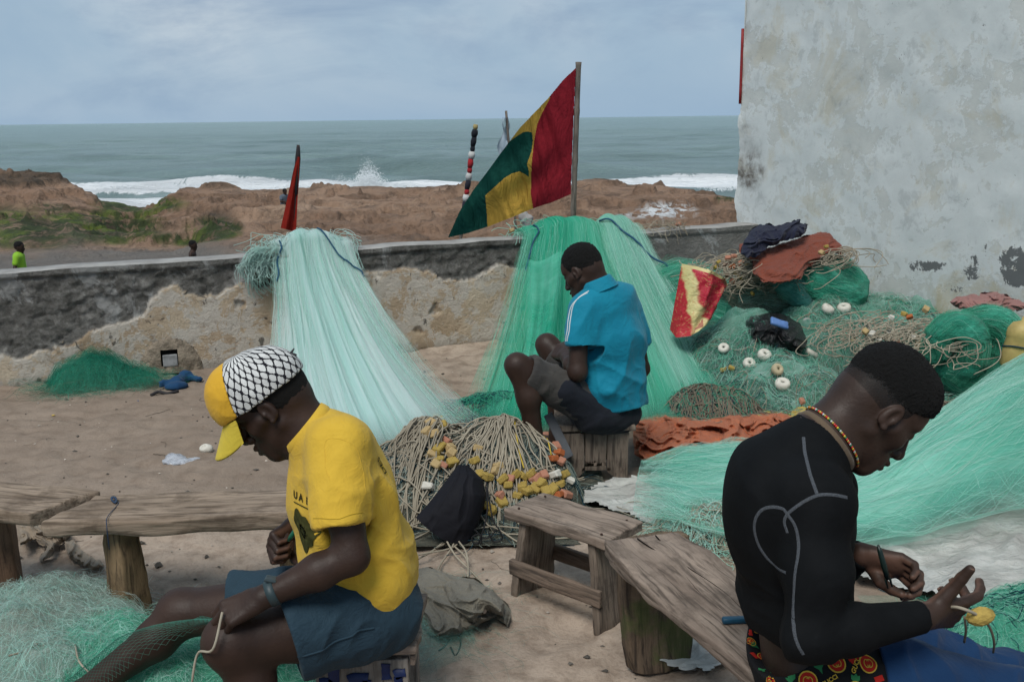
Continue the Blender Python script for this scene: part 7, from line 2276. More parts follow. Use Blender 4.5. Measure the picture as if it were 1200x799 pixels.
# ------------------------------------------------ foreground left: pale net and green net at the feet of the man in yellow
def fg_nets():
    c = G(40, 790, 0)
    H = Heap([(c[0] - 0.05, c[1] + 0.12, 0.34, 0.40, 0.18), (c[0] - 0.28, c[1] + 0.0, 0.36, 0.40, 0.17), (c[0] + 0.12, c[1] - 0.05, 0.26, 0.30, 0.14)], 0.03, 7, 61)
    r = empty('fishing_net', c, 'heap of pale whitish fishing net beside the bench leg', 'fishing net')
    H.mesh('webbing', r, m_net_sheet('white_heaped_netting', (0.58, 0.62, 0.57), (0.36, 0.52, 0.45), 0.42, 0.35, 9, 9, 0.4), 0.014)
    H2 = lambda x, y: np.maximum(H(x, y), 0.004)
    for i, (m_, n, w_) in enumerate(((ST_PALE, 1500, 0.0006), (ST_GREY, 1500, 0.0007), (ST_MINT, 400, 0.0006))):
        H.strands('strands', r, n, m_, 0.016, 22, 0.22, w_, (0.002, 0.05), 62 + i)['kind'] = 'stuff'
    c2 = G(190, 800, 0)
    Hg = Heap([(c2[0] - 0.02, c2[1] - 0.06, 0.42, 0.30, 0.14), (c2[0] - 0.28, c2[1] + 0.08, 0.26, 0.22, 0.13), (c2[0] + 0.24, c2[1] - 0.10, 0.26, 0.26, 0.12), (c2[0] - 0.16, c2[1] + 0.12, 0.14, 0.12, 0.12)], 0.022, 9, 71)
    r2 = empty('fishing_net', c2, 'bright green fishing net spilled around the feet of the person in yellow', 'fishing net')
    Hg.mesh('webbing', r2, m_net_sheet('green_heaped_netting', (0.20, 0.58, 0.42), (0.03, 0.40, 0.24), 0.60, 0.35, 10, 10, 0.2), 0.014)
    for i, (m_, n) in enumerate(((ST_GRN, 1500), (ST_MINT, 1300), (ST_PALE, 350))):
        Hg.strands('strands', r2, n, m_, 0.014, 20, 0.28, 0.0008, (0.002, 0.04), 72 + i)['kind'] = 'stuff'
    # rope ends lying on the net
    for ctrl in ([(88, 755), (93, 775), (108, 792), (112, 806)], [(150, 765), (156, 752), (168, 748), (185, 760)], [(10, 768), (30, 762), (48, 752), (52, 756)]):
        p = spline([G(a, b, 0.16) for a, b in ctrl], 20)
        tube('cord', p, 0.003, ROPE, r2 if ctrl[0][0] > 60 else r, 5)
    # coiled small knot of pale net
    cc = G(122, 745, 0.10)
    t = np.linspace(0, 1, 50)
    PT = np.stack([np.stack([cc[0] + (0.05 + 0.008 * k) * np.cos(t * 14 + k) * (1 - 0.4 * t), cc[1] + 0.04 * np.sin(t * 14 + k) * (1 - 0.4 * t), 0.07 + 0.06 * t + 0.01 * np.sin(t * 30 + k * 2)], -1) for k in range(14)])
    V, F = ribbons(PT, np.full(14, 0.004))
    mesh('coil', V, F, ST_PALE, r2)
fg_nets()
# netting pulled over the shin: every mesh of it is knotted twine
def shin_net():
    hand = YM['wrL'] + unit(YM['XL']) * 0.10
    kn, an = YM['knR'], YM['anR']
    r = empty('fishing_net', v3(an[0], an[1], 0.0), 'fine green meshed net stretched over the shin from the hand of the person in yellow', 'fishing net')
    ax = unit(an - kn); lat = unit(np.cross(ax, (0, 0, 1)))          # across the leg
    nrm = unit(np.cross(lat, ax));  nrm = nrm if nrm[2] > 0 else -nrm
    cen0 = kn + ax * 0.03; cen1 = an + ax * 0.12
    nu, nv = 34, 17
    def S(u, v):
        a = (v - 0.45) * 3.0
        u_ = np.asarray(u)[..., None]
        base = cen0 * (1 - u_) + cen1 * u_
        rad = (0.066 - 0.016 * np.asarray(u))[..., None]
        p = base + rad * (np.sin(a)[..., None] * lat + np.cos(a)[..., None] * nrm) 
        sag = smooth01((np.abs(a) - 1.1) / 0.5)[..., None]
        p = p + sag * (np.sign(np.sin(a))[..., None] * lat * 0.03 - nrm * 0.02)
        k = (1 - smooth01(u_ / 0.36))
        k = k * smooth01(1.2 - np.abs(a)[..., None] * 0.4)
        return p * (1 - k * 0.97) + (hand + v3(-0.005, -0.01, -0.01)) * k * 0.97
    lines = []
    t = np.linspace(0, 1, 40)
    for i in range(-nv, nu):
        u = (i + t * nv) / nu
        lines.append((u, t)); lines.append((u, 1 - t))
    PT = np.stack([S(np.clip(u, 0, 1), v) for u, v in lines])
    V, F = many_tubes(PT, 0.0004, 3)
    mesh('mesh_twine', V, F, m_strand('green_mesh_twine', (0.05, 0.16, 0.12), (0.09, 0.22, 0.17), 1.0, 0.1), r)
    p = spline([hand + v3(0.0, -0.02, 0.02), hand + v3(-0.02, -0.05, -0.06), P(232, 765, 2.2), P(225, 799, 2.2), P(222, 830, 2.25)], 24)
    tube('head_rope', p, 0.0032, ROPE, r, 6)
shin_net()
# small puff of green net by the foot of the wall
def puff():
    c = G(113, 452, 0)
    H = Heap([(c[0], c[1], 0.30, 0.17, 0.20, 0.3), (c[0] + 0.22, c[1] + 0.06, 0.20, 0.12, 0.09)], 0.02, 8, 81)
    r = empty('fishing_net', c, 'small loose tuft of green net lying at the foot of the wall', 'fishing net')
    H.mesh('webbing', r, m_net_sheet('puff_netting', (0.05, 0.36, 0.24), (0.012, 0.22, 0.14), 0.50, 0.4, 14, 14, 0.0), 0.016)
    H.strands('strands', r, 1500, m_strand('dull_green_monofilament', (0.02, 0.20, 0.13), (0.06, 0.30, 0.21), 0.4), 0.018, 18, 0.2, 0.0022, (0.0, 0.07), 82)['kind'] = 'stuff'
puff()

# ------------------------------------------------ right-hand side
# white plastic sheet and the wide mint net laid over it
m_sheetp = M('white_plastic_sheet')
_n = m_sheetp.noise(5, 7, 0.65)
_c1 = m_sheetp.ramp(_n, [(0.3, (0.30, 0.29, 0.27)), (0.55, (0.46, 0.46, 0.43)), (0.75, (0.55, 0.55, 0.53))])
WHITE_SHEET = m_sheetp.out(_c1, 0.6, 0.3, m_sheetp.bump(m_sheetp.noise(14, 6, 0.65, m_sheetp.map(m_sheetp.co(), (1, 2.2, 1)), 1.5), 0.9, 0.02))
cloth_patch('plastic_sheet', 'large dirty white plastic sheet spread under the mint green net', 'plastic sheet', [(672, 590), (700, 572), (745, 562), (840, 556), (960, 560), (1090, 545), (1260, 520), (1290, 700), (1200, 728), (1110, 712), (1040, 690), (960, 660), (880, 640), (800, 625), (735, 612)], WHITE_SHEET, 0.02, 0.035, 2.2, 3, 150, None, (0.8, 0.5))
cloth_patch('plastic_sheet', 'crumpled white plastic sheet on the ground behind the mossy bench leg', 'plastic sheet', [(750, 660), (800, 650), (870, 720), (875, 770), (835, 788), (775, 792), (770, 740)], WHITE_SHEET, 0.02, 0.03, 4.0, 7, 80)
def wide_net():
    r = empty('fishing_net', G(1000, 640, 0), 'broad mint green fishing net swept across the ground behind the person in black', 'fishing net')
    top = [(755, 572), (800, 548), (860, 540), (950, 548), (1040, 548), (1110, 518), (1170, 482), (1230, 448), (1330, 420)]
    bot = [(742, 618), (800, 640), (860, 648), (940, 658), (1010, 664), (1080, 656), (1150, 640), (1220, 622), (1350, 610)]
    nu, nv = 240, 70
    u = np.linspace(0, 1, nu); k = np.linspace(0, 1, len(top))
    tp = np.array([G(*q, 0.0) for q in top]); bt = np.array([G(*q, 0.0) for q in bot])
    A = np.stack([np.interp(u, k, tp[:, i]) for i in range(3)], -1); B = np.stack([np.interp(u, k, bt[:, i]) for i in range(3)], -1)
    v = np.linspace(0, 1, nv)
    base = A[:, None] * (1 - v)[None, :, None] + B[:, None] * v[None, :, None]
    Ug, Vg = np.meshgrid(u, v, indexing='ij')
    rise = (0.09 + 0.27 * smooth01((Ug - 0.35) / 0.5)) * np.sin(np.pi * np.clip(Vg * 0.92 + 0.06, 0, 1)) ** 0.8
    def lay(l):
        wav = 0.030 * (1 - np.abs(fbm(np.stack([Ug * 3 + Vg * 1.1, Vg * 7 - Ug * 2 + l, 0 * Ug], -1), 4, 91 + l)) * 1.5)
        q = base.copy()
        q[..., 2] = np.maximum(0.035 + rise * (0.9 + 0.08 * l) + wav + 0.012 * l, 0.05 + 0.01 * l)
        return q
    mt = m_net_sheet('mint_ground_netting', (0.44, 0.76, 0.66), (0.17, 0.60, 0.47), 0.74, 0.32, 9, 1.2, 0.35)
    for l in range(3):
        edge = np.clip(np.minimum(np.minimum(Vg, 1 - Vg) * 6, np.minimum(Ug * 9, 2)) + 0.35 * fbm(np.stack([Ug * 14, Vg * 4, 0 * Ug + l], -1), 3, 95), 0, 1)
        den = edge * (0.85 + 0.3 * fbm(np.stack([Ug * 6, Vg * 3, 0 * Ug], -1), 3, 96 + l)) * np.clip(0.35 + Ug * 2.6, 0, 1)
        tone = np.clip(0.5 + 0.9 * fbm(np.stack([Ug * 4, Vg * 4 - Ug, 0 * Ug], -1), 3, 97), 0, 1) * 0.6
        q = lay(l)
        # streaks run along the sweep: uv v axis follows u
        nu_, nv_ = q.shape[:2]
        uvq = np.stack([Vg * 1.2 - 0.25 * Ug, Ug * 2.2], -1).reshape(-1, 2)
        mesh('webbing', q.reshape(-1, 3), grid_faces(nu_, nv_), mt, r, attrs={'threads': den.ravel(), 'tone': tone.ravel()}, uv=uvq)
    top_surf = lay(2)
    from_u = np.linspace(0, 1, nu); from_v = np.linspace(0, 1, nv)
    def Z(uu, vv):
        iu = np.clip(uu * (nu - 1), 0, nu - 1.001); iv = np.clip(vv * (nv - 1), 0, nv - 1.001)
        a, b = iu.astype(int), iv.astype(int); fa, fb = (iu - a)[..., None], (iv - b)[..., None]
        return (top_surf[a, b] * (1 - fa) + top_surf[a + 1, b] * fa) * (1 - fb) + (top_surf[a, b + 1] * (1 - fa) + top_surf[a + 1, b + 1] * fa) * fb
    r_ = np.random.default_rng(5)
    for m_, n in ((ST_MINT, 1000), (ST_PALE, 900), (ST_GRN, 200)):
        u0 = r_.uniform(-0.1, 0.95, (n, 1)); L = r_.uniform(0.1, 0.4, (n, 1)); v0 = r_.uniform(-0.02, 1.02, (n, 1))
        t = np.linspace(0, 1, 20)[None]
        PT = Z(np.clip(u0 + L * t, 0, 1), np.clip(v0 + r_.normal(0, 0.10, (n, 1)) * t + 0.03 * np.sin(t * 7 + v0 * 40), 0, 1)) + v3(0, 0, 1) * (r_.uniform(0.0, 0.02, (n, 1)))[..., None]
        V, F = ribbons(PT, r_.uniform(0.0004, 0.001, n))
        mesh('strands', V, F, m_, r)['kind'] = 'stuff'
    return r
wide_net()
# loops of grey cord between stool and wide net
def cord_tangle(label, cx, cy, rx, ry, h, n, mat, seed, width=0.004, bend=0.3, step=0.02, steps=26, netcol=None, extra=None, name='cord_tangle', cat='rope'):
    c = G(cx, cy, 0)
    H = Heap([(c[0], c[1], rx, ry, h)], 0.015, 8, seed)
    r = empty(name, c, label, cat)
    if netcol is not None:
        H.mesh('webbing', r, netcol, 0.014)
    st = H.starts(n, seed)
    PT = curls(lambda x, y: np.maximum(H(x, y), 0.006), st, steps, step, bend, (0.003, 0.035), seed + 1)
    V, F = many_tubes(PT, width / 2, 4)
    mesh('cord', V, F, mat, r)['kind'] = 'stuff'
    if extra:
        for i, (m_, k) in enumerate(extra):
            H.strands('strands', r, k, m_, 0.015, 20, 0.25, 0.0016, (0.0, 0.04), seed + 7 + i)['kind'] = 'stuff'
    return H, r
cord_tangle('loose tangle of pale cord and mint net beside the plank bench', 828, 622, 0.22, 0.20, 0.12, 110, ROPE, 101, 0.0035, 0.28, 0.02, 26, None, [(ST_MINT, 500), (ST_PALE, 300)])
cord_tangle('dark blue netting twine heaped on the ground beside the turquoise-shirted person', 580, 482, 0.28, 0.13, 0.09, 120, ST_BLUE, 111, 0.0032, 0.3, 0.02, 22, None, [(ST_GRN, 500)])
# ---- orange tarpaulin behind the stool
ORANGE = m_cloth('orange_tarpaulin', (0.46, 0.135, 0.055), (0.32, 0.085, 0.036), rough=0.7, wrinkle=0.5, soil=0.5, crease=0.5)
px_cloth('tarpaulin', 'crumpled orange tarpaulin on the ground behind the small plank stool', 'tarpaulin', [(742, 492), (770, 484), (820, 490), (880, 484), (915, 482), (940, 492), (930, 508), (905, 526), (878, 530), (850, 541), (815, 536), (790, 544), (760, 541), (742, 532)], lambda X, Y, c, i: at_height(X, Y, 0.012 + 0.02 * np.minimum(i / 8, 1) + 0.075 * c * np.minimum(i / 5 + 0.3, 1)), ORANGE, 0.7, 1.0, 0.035, 411, None, (1, 0.22))
cloth_patch('yellow_sheet', 'dirty yellow plastic sheet beneath the orange tarpaulin', 'plastic sheet', [(880, 470), (940, 462), (990, 470), (985, 500), (930, 512), (890, 498)], m_cloth('faded_yellow_sheet', (0.42, 0.30, 0.07), (0.33, 0.22, 0.05)), 0.02, 0.03, 3.0, 12, 60)
cord_tangle('coil of old grey rope and black net lying on the orange tarpaulin', 832, 485, 0.30, 0.15, 0.15, 260, ROPE_D, 121, 0.006, 0.22, 0.022, 24, m_tangle('black_net_body', (0.012, 0.016, 0.02), (0.03, 0.04, 0.045), (0.08, 0.09, 0.085)), [(ST_GRN, 400), (ST_BLUE, 200)])
# ---- the big heap against the building
def big_heap():
    c = G(900, 460, 0)
    r = empty('fishing_net', v3(c[0], c[1] + 0.5, 0), 'great tangled heap of grey green net with white round floats against the building', 'fishing net')
    def g(px, py): q = G(px, py, 0); return q[0], q[1]
    B = []
    for px, py, rx, ry, h in ((880, 440, 0.55, 0.55, 0.30), (960, 430, 0.60, 0.55, 0.34), (1010, 420, 0.55, 0.60, 0.36), (900, 400, 0.70, 0.60, 0.40), (985, 392, 0.60, 0.60, 0.40), (840, 420, 0.45, 0.45, 0.24), (1060, 440, 0.45, 0.5, 0.32), (920, 466, 0.45, 0.35, 0.18), (1090, 420, 0.4, 0.5, 0.34)):
        x, y = g(px, py); B.append((x, y, rx, ry, h * 1.2))
    H = Heap(B, 0.045, 3.6, 131)
    H.mesh('webbing', r, m_tangle('grey_green_net_body', (0.028, 0.085, 0.066), (0.075, 0.16, 0.125), (0.22, 0.29, 0.24), 16), 0.016)
    x0, x1, y0, y1 = H.bounds()
    for i, (m_, n, w_) in enumerate(((ST_GREY, 3000, 0.0013), (ST_GRN, 3800, 0.0014), (ST_MINT, 2600, 0.0012), (ST_PALE, 1200, 0.0011))):
        H.strands('strands', r, n, m_, 0.022, 20, 0.22, w_, (0.0, 0.06), 132 + i)['kind'] = 'stuff'
    Hs = Heap(B, 0.06, 3.2, 137); Hs.b = [(x, y, rx * 0.95, ry * 0.95, h + 0.02) for x, y, rx, ry, h in B]
    Hs.mesh('loose_webbing', r, m_net_sheet('loose_heap_netting', (0.42, 0.60, 0.52), (0.06, 0.36, 0.25), 0.36, 0.6, 3.2, 4.0, 0.3), 0.02)
    H.strands('cord', r, 130, ROPE, 0.024, 24, 0.25, 0.0042, (0.005, 0.05), 141, False)['kind'] = 'stuff'
    H.strands('dark_cord', r, 150, ST_BLUE, 0.022, 24, 0.28, 0.0038, (0.005, 0.05), 142, False)['kind'] = 'stuff'
    return H, r
H_big, heap_r = big_heap()
def hit(px, py, H, lift=0.0, y0=4.2, y1=9.0):
    d = ray(px, py)
    for Yq in np.linspace(y0, y1, 600):
        q = np.array([0, 0, CAM_H]) + d * Yq / d[1]
        if q[2] <= max(float(H(np.array(q[0]), np.array(q[1]))), 0.0) + lift:
            return q
    return q
# green patches lying on the heap
def hank(name, label, paths, rad, mat_body, mats, seed, n=900, fuzz=0.02, cat='fishing net', jitter=0.10, wd=0.0012):
    """thick combed bundle of netting along paths"""
    r = empty(name, np.array(paths[0][0]) * [1, 1, 0], label, cat)
    prims = []
    for pth, rr in zip(paths, rad):
        p = spline(pth, 26)
        rr = np.interp(np.linspace(0, 1, 26), np.linspace(0, 1, len(rr)), rr)
        prims += [RC(p[i], p[i + 1], rr[i] * 0.92, rr[i + 1] * 0.92, 0.03) for i in range(25)]
    V, Q = sdf_mesh(prims, 0.011)
    N = vnormals(V, Q)
    V = V + N * (0.022 * fbm(V * np.array([6, 6, 9]), 4, seed))[:, None]
    mesh('webbing', V, Q, mat_body, r)
    r_ = np.random.default_rng(seed)
    for m_, fr_ in mats:
        out = []
        for pth, rr in zip(paths, rad):
            p = spline(pth, 40); rr_ = np.interp(np.linspace(0, 1, 40), np.linspace(0, 1, len(rr)), rr)
            k = int(n * fr_ / len(paths))
            T, S_, U_ = frames(p[None]); S_, U_ = S_[0], U_[0]
            a = r_.uniform(0, 2 * np.pi, (k, 1)) + r_.normal(0, 0.5, (k, 1)) * np.linspace(-1, 1, 40)[None]
            rad_ = rr_[None] * (0.94 + np.abs(r_.normal(0, jitter, (k, 1)))) + fuzz * r_.normal(0, 0.25, (k, 1)) * np.sin(np.linspace(0, 9, 40)[None] + r_.uniform(0, 6, (k, 1)))
            PT = p[None] + rad_[..., None] * (np.cos(a)[..., None] * S_[None] + np.sin(a)[..., None] * U_[None])
            out.append(PT)
        V, F = ribbons(np.concatenate(out), r_.uniform(0.5, 1.3, sum(len(o) for o in out)) * wd)
        mesh('strands', V, F, m_, r)['kind'] = 'stuff'
    return r
def m_hank(name, deep, mid, light):
    s = M(name)
    c = s.co()
    n1 = s.noise(4.5, 5, 0.6, c, 0.6); n2 = s.noise(42, 6, 0.7, s.map(c, (0.35, 1, 1)), 1.6)
    k = s.ramp(s.m('ADD', s.m('MULTIPLY', n1, 0.6), s.m('MULTIPLY', n2, 0.4)), [(0.34, deep), (0.5, mid), (0.68, light)])
    return s.out(k, 0.7, 0.2, s.bump(n2, 1.0, 0.02), sheen=0.1)
HANK_G = m_hank('green_hank', (0.010, 0.13, 0.082), (0.022, 0.24, 0.155), (0.07, 0.38, 0.27))
HANK_B = m_hank('teal_hank', (0.012, 0.09, 0.085), (0.03, 0.19, 0.165), (0.10, 0.33, 0.28))
# upper hank on the heap by the corner
Yh = 6.9
def Pz(px, py, Y_): return P(px, py, Y_)
hank('fishing_net', 'thick combed hank of dark green net under the rust cloth', [[Pz(932, 318, Yh), Pz(950, 330, Yh - 0.08), Pz(975, 338, Yh - 0.1), Pz(1000, 345, Yh - 0.08)], [Pz(965, 312, Yh + 0.1), Pz(985, 322, Yh + 0.0), Pz(1000, 338, Yh - 0.02)], [Pz(925, 330, Yh + 0.1), Pz(955, 338, Yh), Pz(985, 345, Yh)]],
     [[0.08, 0.12, 0.13, 0.10], [0.09, 0.12, 0.10], [0.08, 0.11, 0.10]], HANK_G, [(ST_GRN, 1.0), (ST_MINT, 0.25)], 151, 900)
hank('fishing_net', 'pale teal hank of net hanging between pale ropes and the green hank', [[Pz(915, 322, Yh - 0.05), Pz(925, 334, Yh - 0.14), Pz(940, 350, Yh - 0.12)]], [[0.06, 0.09, 0.07]], HANK_B, [(ST_MINT, 1.0)], 153, 300)
# supporting mass below the upper bundle
hank('fishing_net', 'mound of grey green net carrying the bundle of ropes and cloths', [[Pz(860, 352, 7.0), Pz(900, 348, 7.0), Pz(950, 360, 7.0), Pz(1000, 372, 6.9)]], [[0.14, 0.20, 0.20, 0.14]], m_tangle('heap_under_body', (0.028, 0.06, 0.045), (0.075, 0.12, 0.09), (0.24, 0.25, 0.19), 18), [(ST_GREY, 1.0), (ST_MINT, 0.6)], 155, 900)
# green net spilling behind the carrier bag
hank('fishing_net', 'soft green net piled against the wall behind the carrier bag', [[Pz(745, 345, 7.35), Pz(790, 335, 7.5), Pz(840, 335, 7.6)], [Pz(760, 370, 7.0), Pz(800, 372, 7.0), Pz(850, 380, 6.9)]], [[0.06, 0.17, 0.12], [0.08, 0.17, 0.14]], HANK_G, [(ST_GRN, 1.2), (ST_MINT, 0.4)], 157, 1100, 0.05, jitter=0.18)
# right-hand hank: two fat folded loops
Yr = 5.75
hank('fishing_net', 'fat folded hank of emerald net with a deep crease by the yellow jug', [[Pz(1095, 418, Yr), Pz(1100, 395, Yr), Pz(1120, 383, Yr), Pz(1140, 395, Yr - 0.05), Pz(1138, 425, Yr - 0.05), Pz(1120, 445, Yr)], [Pz(1128, 378, Yr + 0.12), Pz(1160, 376, Yr + 0.05), Pz(1182, 392, Yr), Pz(1178, 420, Yr), Pz(1160, 445, Yr)], [Pz(1108, 432, Yr + 0.05), Pz(1140, 448, Yr + 0.0), Pz(1170, 448, Yr + 0.05)]],
     [[0.06, 0.075, 0.08, 0.08, 0.075, 0.06], [0.06, 0.085, 0.085, 0.085, 0.06], [0.07, 0.09, 0.08]], HANK_G, [(ST_GRN, 1.2), (ST_MINT, 0.2)], 161, 3200, 0.03, jitter=0.12, wd=0.001)
# ropes with little floats at the top of the heap, under the cloths
def float_ropes(label, c, spread, n, seed, spots, cat='rope bundle', name='float_rope_bundle', hang=0.25, size=0.032, rope=ROPE):
    r = empty(name, np.array(c) * [1, 1, 0], label, cat)
    r_ = np.random.default_rng(seed)
    t = np.linspace(0, 1, 34)[None]
    a = r_.uniform(0, 6.28, (n, 1)); k = r_.uniform(4, 10, (n, 1)) * r_.choice([-1, 1], (n, 1)); Rr = r_.uniform(0.03, 0.11, (n, 1))
    ox = r_.normal(0, spread[0], (n, 1)); oy = r_.normal(0, spread[1], (n, 1)); dr = r_.normal(0, 0.14, (n, 1))
    x = c[0] + ox + Rr * np.cos(a + k * t) + dr * t + 0.012 * np.sin(3 * k * t + a); y = c[1] + oy - 0.10 * t + Rr * 0.6 * np.sin(a + k * t)
    z = c[2] + spread[2] * (1 - (ox / spread[0] / 2.2) ** 2).clip(0, 1) - hang * t ** 1.5 * r_.uniform(0.0, 1, (n, 1)) + Rr * 0.5 * np.sin(a + k * t + 0.8)
    PT = np.stack([x, y, np.maximum(z, 0.05)], -1)
    V, F = many_tubes(PT, 0.0029, 5)
    mesh('rope', V, F, rope, r)['kind'] = 'stuff'
    mats = dict(y=FLOAT_Y, t=FLOAT_T, p=FLOAT_P, o=FLOAT_O, w=FLOAT_W)
    for i, (px, py, cc) in enumerate(spots):
        float_block(r, P(px, py, c[1] - 0.16 + 0.03 * ((i * 5) % 4)), size * (0.9 + 0.12 * (i % 3)), mats[cc], seed + i)
    return r
float_ropes('pale ropes with small yellow and pink floats beneath the navy cloth', P(876, 312, 6.93), (0.17, 0.12, 0.05), 170, 171,
            [(842, 307, 'y'), (839, 313, 'y'), (853, 302, 'p'), (850, 310, 'p'), (860, 300, 'p'), (858, 312, 'o'), (862, 320, 'y'), (852, 322, 'p'), (868, 325, 'y'), (873, 318, 'w'), (846, 330, 'y'), (875, 330, 't'), (882, 344, 'y'), (866, 336, 't'), (858, 329, 'p'), (884, 326, 't'), (876, 310, 't'), (868, 308, 'p'), (890, 338, 'y')])
float_ropes('few pale ropes looped over the dark green hank beside the rust cloth', P(977, 302, 6.78), (0.05, 0.05, 0.03), 26, 181, [(968, 289, 'y'), (963, 296, 't')], hang=0.10)
float_ropes('mound of pale ropes and mixed small floats behind the seated person in black', P(1050, 395, 6.0), (0.22, 0.20, 0.06), 120, 191,
            [(1066, 371, 'o'), (1060, 368, 'y'), (1022, 391, 'w'), (1042, 389, 'w'), (1014, 388, 't'), (1050, 400, 'p'), (1088, 396, 'y'), (1076, 403, 't'), (1085, 420, 'y'), (1096, 414, 'y'), (1092, 430, 'y'), (1070, 395, 'w'), (1045, 372, 'w'), (1030, 398, 'w'), (1085, 362, 't'), (1062, 406, 't'), (1102, 438, 't'), (1098, 456, 'y'), (1118, 466, 'y'), (1125, 462, 't'), (1106, 462, 'w'), (1136, 470, 'y'), (1142, 460, 'w'), (1112, 474, 't'), (1086, 440, 'w')], hang=0.18, size=0.034)
cord_tangle('coil of stiff grey rope on the ground below the emerald hank', 1115, 500, 0.30, 0.20, 0.10, 190, ROPE_D, 201, 0.007, 0.25, 0.024, 24, m_tangle('dark_under_rope', (0.03, 0.028, 0.024), (0.07, 0.062, 0.05), (0.14, 0.125, 0.10)))
# round white floats on the heap
def ring_float(px, py, lab, rr=0.042, seed=0, tilt=(0.5, 0.2), mat=None):
    p = hit(px, py, H_big, 0.03)
    th = np.linspace(0, 2 * np.pi, 24, endpoint=False)
    prof = [(0.22, 0.30), (0.26, 0.44), (0.55, 0.56), (0.85, 0.48), (1.0, 0.20), (1.0, -0.20), (0.85, -0.48), (0.55, -0.56), (0.26, -0.44), (0.22, -0.30)]
    V = np.array([[(a * math.cos(t) * rr, a * math.sin(t) * rr, b * rr) for a, b in prof + prof[:1]] for t in th])
    o = mesh('round_float', V.reshape(-1, 3), grid_faces(24, 11, True), mat or FLOAT_W, None)
    o.matrix_basis = Matrix.Translation(Vector(p)) @ Matrix.Rotation(tilt[0], 4, 'X') @ Matrix.Rotation(tilt[1], 4, 'Y') @ Matrix.Rotation(seed, 4, 'Z')
    return tag(o, lab, 'float', 'round white floats on the net heap')
for i, (px, py, lab, sz, tl) in enumerate([(848, 408, 'half-buried white float beside the red carrier bag', 0.036, (0.7, -0.2)), (878, 426, 'cream ring float just left of the whitest ring float', 0.040, (0.8, 0.1)), (896, 416, 'white ring float with dark hole below the black bag', 0.044, (0.55, 0.2)), (911, 433, 'yellowed ring float with a wide hole on the net heap', 0.038, (0.9, 0.35)), (917, 450, 'large white float lowest on the heap above the yellow sheet', 0.046, (0.4, 0.0)), (970, 362, 'white float lying beneath the dark green hank, next to its twin', 0.044, (0.3, 0.5)), (989, 361, 'white float beneath the tip of the dark green hank', 0.046, (0.25, -0.2)), (946, 378, 'grey-stained float right of the black plastic bag', 0.036, (0.7, 0.3))]):
    ring_float(px, py, lab, sz, i * 1.3, tl, m_plain('yellowed_float', (0.44, 0.37, 0.24), 0.7) if i == 3 else (m_plain('grey_float', (0.28, 0.29, 0.27), 0.75) if i == 7 else None))
p = hit(951, 414, H_big, 0.025)
tag(tube('cylinder_float', np.array([p + v3(-0.035, 0.0, 0.022), p + v3(-0.031, 0, 0.02), p + v3(0.03, 0, -0.016), p + v3(0.034, 0, -0.018)]), [0.014, 0.019, 0.019, 0.014], FLOAT_W, None, 12), 'white cylindrical float beside the black plastic bag', 'float')
for i, (px, py) in enumerate(((857, 431), (940, 402), (905, 395), (848, 433), (940, 470), (1000, 398))):
    float_block(heap_r, hit(px, py, H_big, 0.02), 0.034, (FLOAT_Y, FLOAT_P, FLOAT_T)[i % 3], 700 + i)
# ---- cloths on the heap
RUST = m_cloth('rust_cotton', (0.20, 0.052, 0.030), (0.14, 0.036, 0.022), wrinkle=0.6, soil=0.2, crease=0.35)
NAVY = m_cloth('navy_cotton', (0.014, 0.016, 0.034), (0.009, 0.010, 0.022), wrinkle=1.0)
Yc = 6.72
px_cloth('cloth', 'rust red cloth draped over the ropes on the heap', 'cloth', [(866, 284), (880, 282), (896, 290), (920, 283), (945, 277), (962, 271), (972, 272), (984, 284), (993, 296), (986, 301), (972, 296), (960, 306), (948, 312), (938, 326), (916, 332), (896, 330), (884, 322), (882, 306), (866, 294)], lambda X, Y, c, i: at_depth(X, Y, Yc - 0.10 + 0.011 * (318 - Y) - 0.10 * np.minimum(i / 14, 1) ** 0.5 - 0.06 * c), RUST, 0.7, 1.0, 0.034, 211, None, (1, -0.45))
px_cloth('cloth', 'crumpled navy cloth lying on top of the rust cloth', 'cloth', [(868, 298), (870, 282), (882, 268), (893, 262), (908, 264), (924, 261), (936, 257), (946, 264), (944, 274), (930, 282), (912, 286), (900, 292), (888, 302), (876, 304)], lambda X, Y, c, i: at_depth(X, Y, Yc - 0.06 + 0.010 * (300 - Y) - 0.14 * np.minimum(i / 10, 1) ** 0.5 - 0.08 * c), NAVY, 0.6, 1.0, 0.055, 221, None, (1, -0.5))
px_cloth('cloth', 'dusty pink cloth lying along the wall above the emerald hank', 'cloth', [(1110, 354), (1120, 346), (1150, 344), (1168, 342), (1190, 350), (1225, 356), (1225, 372), (1200, 364), (1180, 366), (1160, 372), (1140, 364), (1125, 362)], lambda X, Y, c, i: at_depth(X, Y, 5.95 + 0.008 * (362 - Y) - 0.08 * np.minimum(i / 8, 1) ** 0.5 - 0.07 * c), m_cloth('dusty_pink_cotton', (0.27, 0.14, 0.125), (0.20, 0.10, 0.09), wrinkle=0.8), 0.6, 1.0, 0.06, 231, None, (1, 0.1))
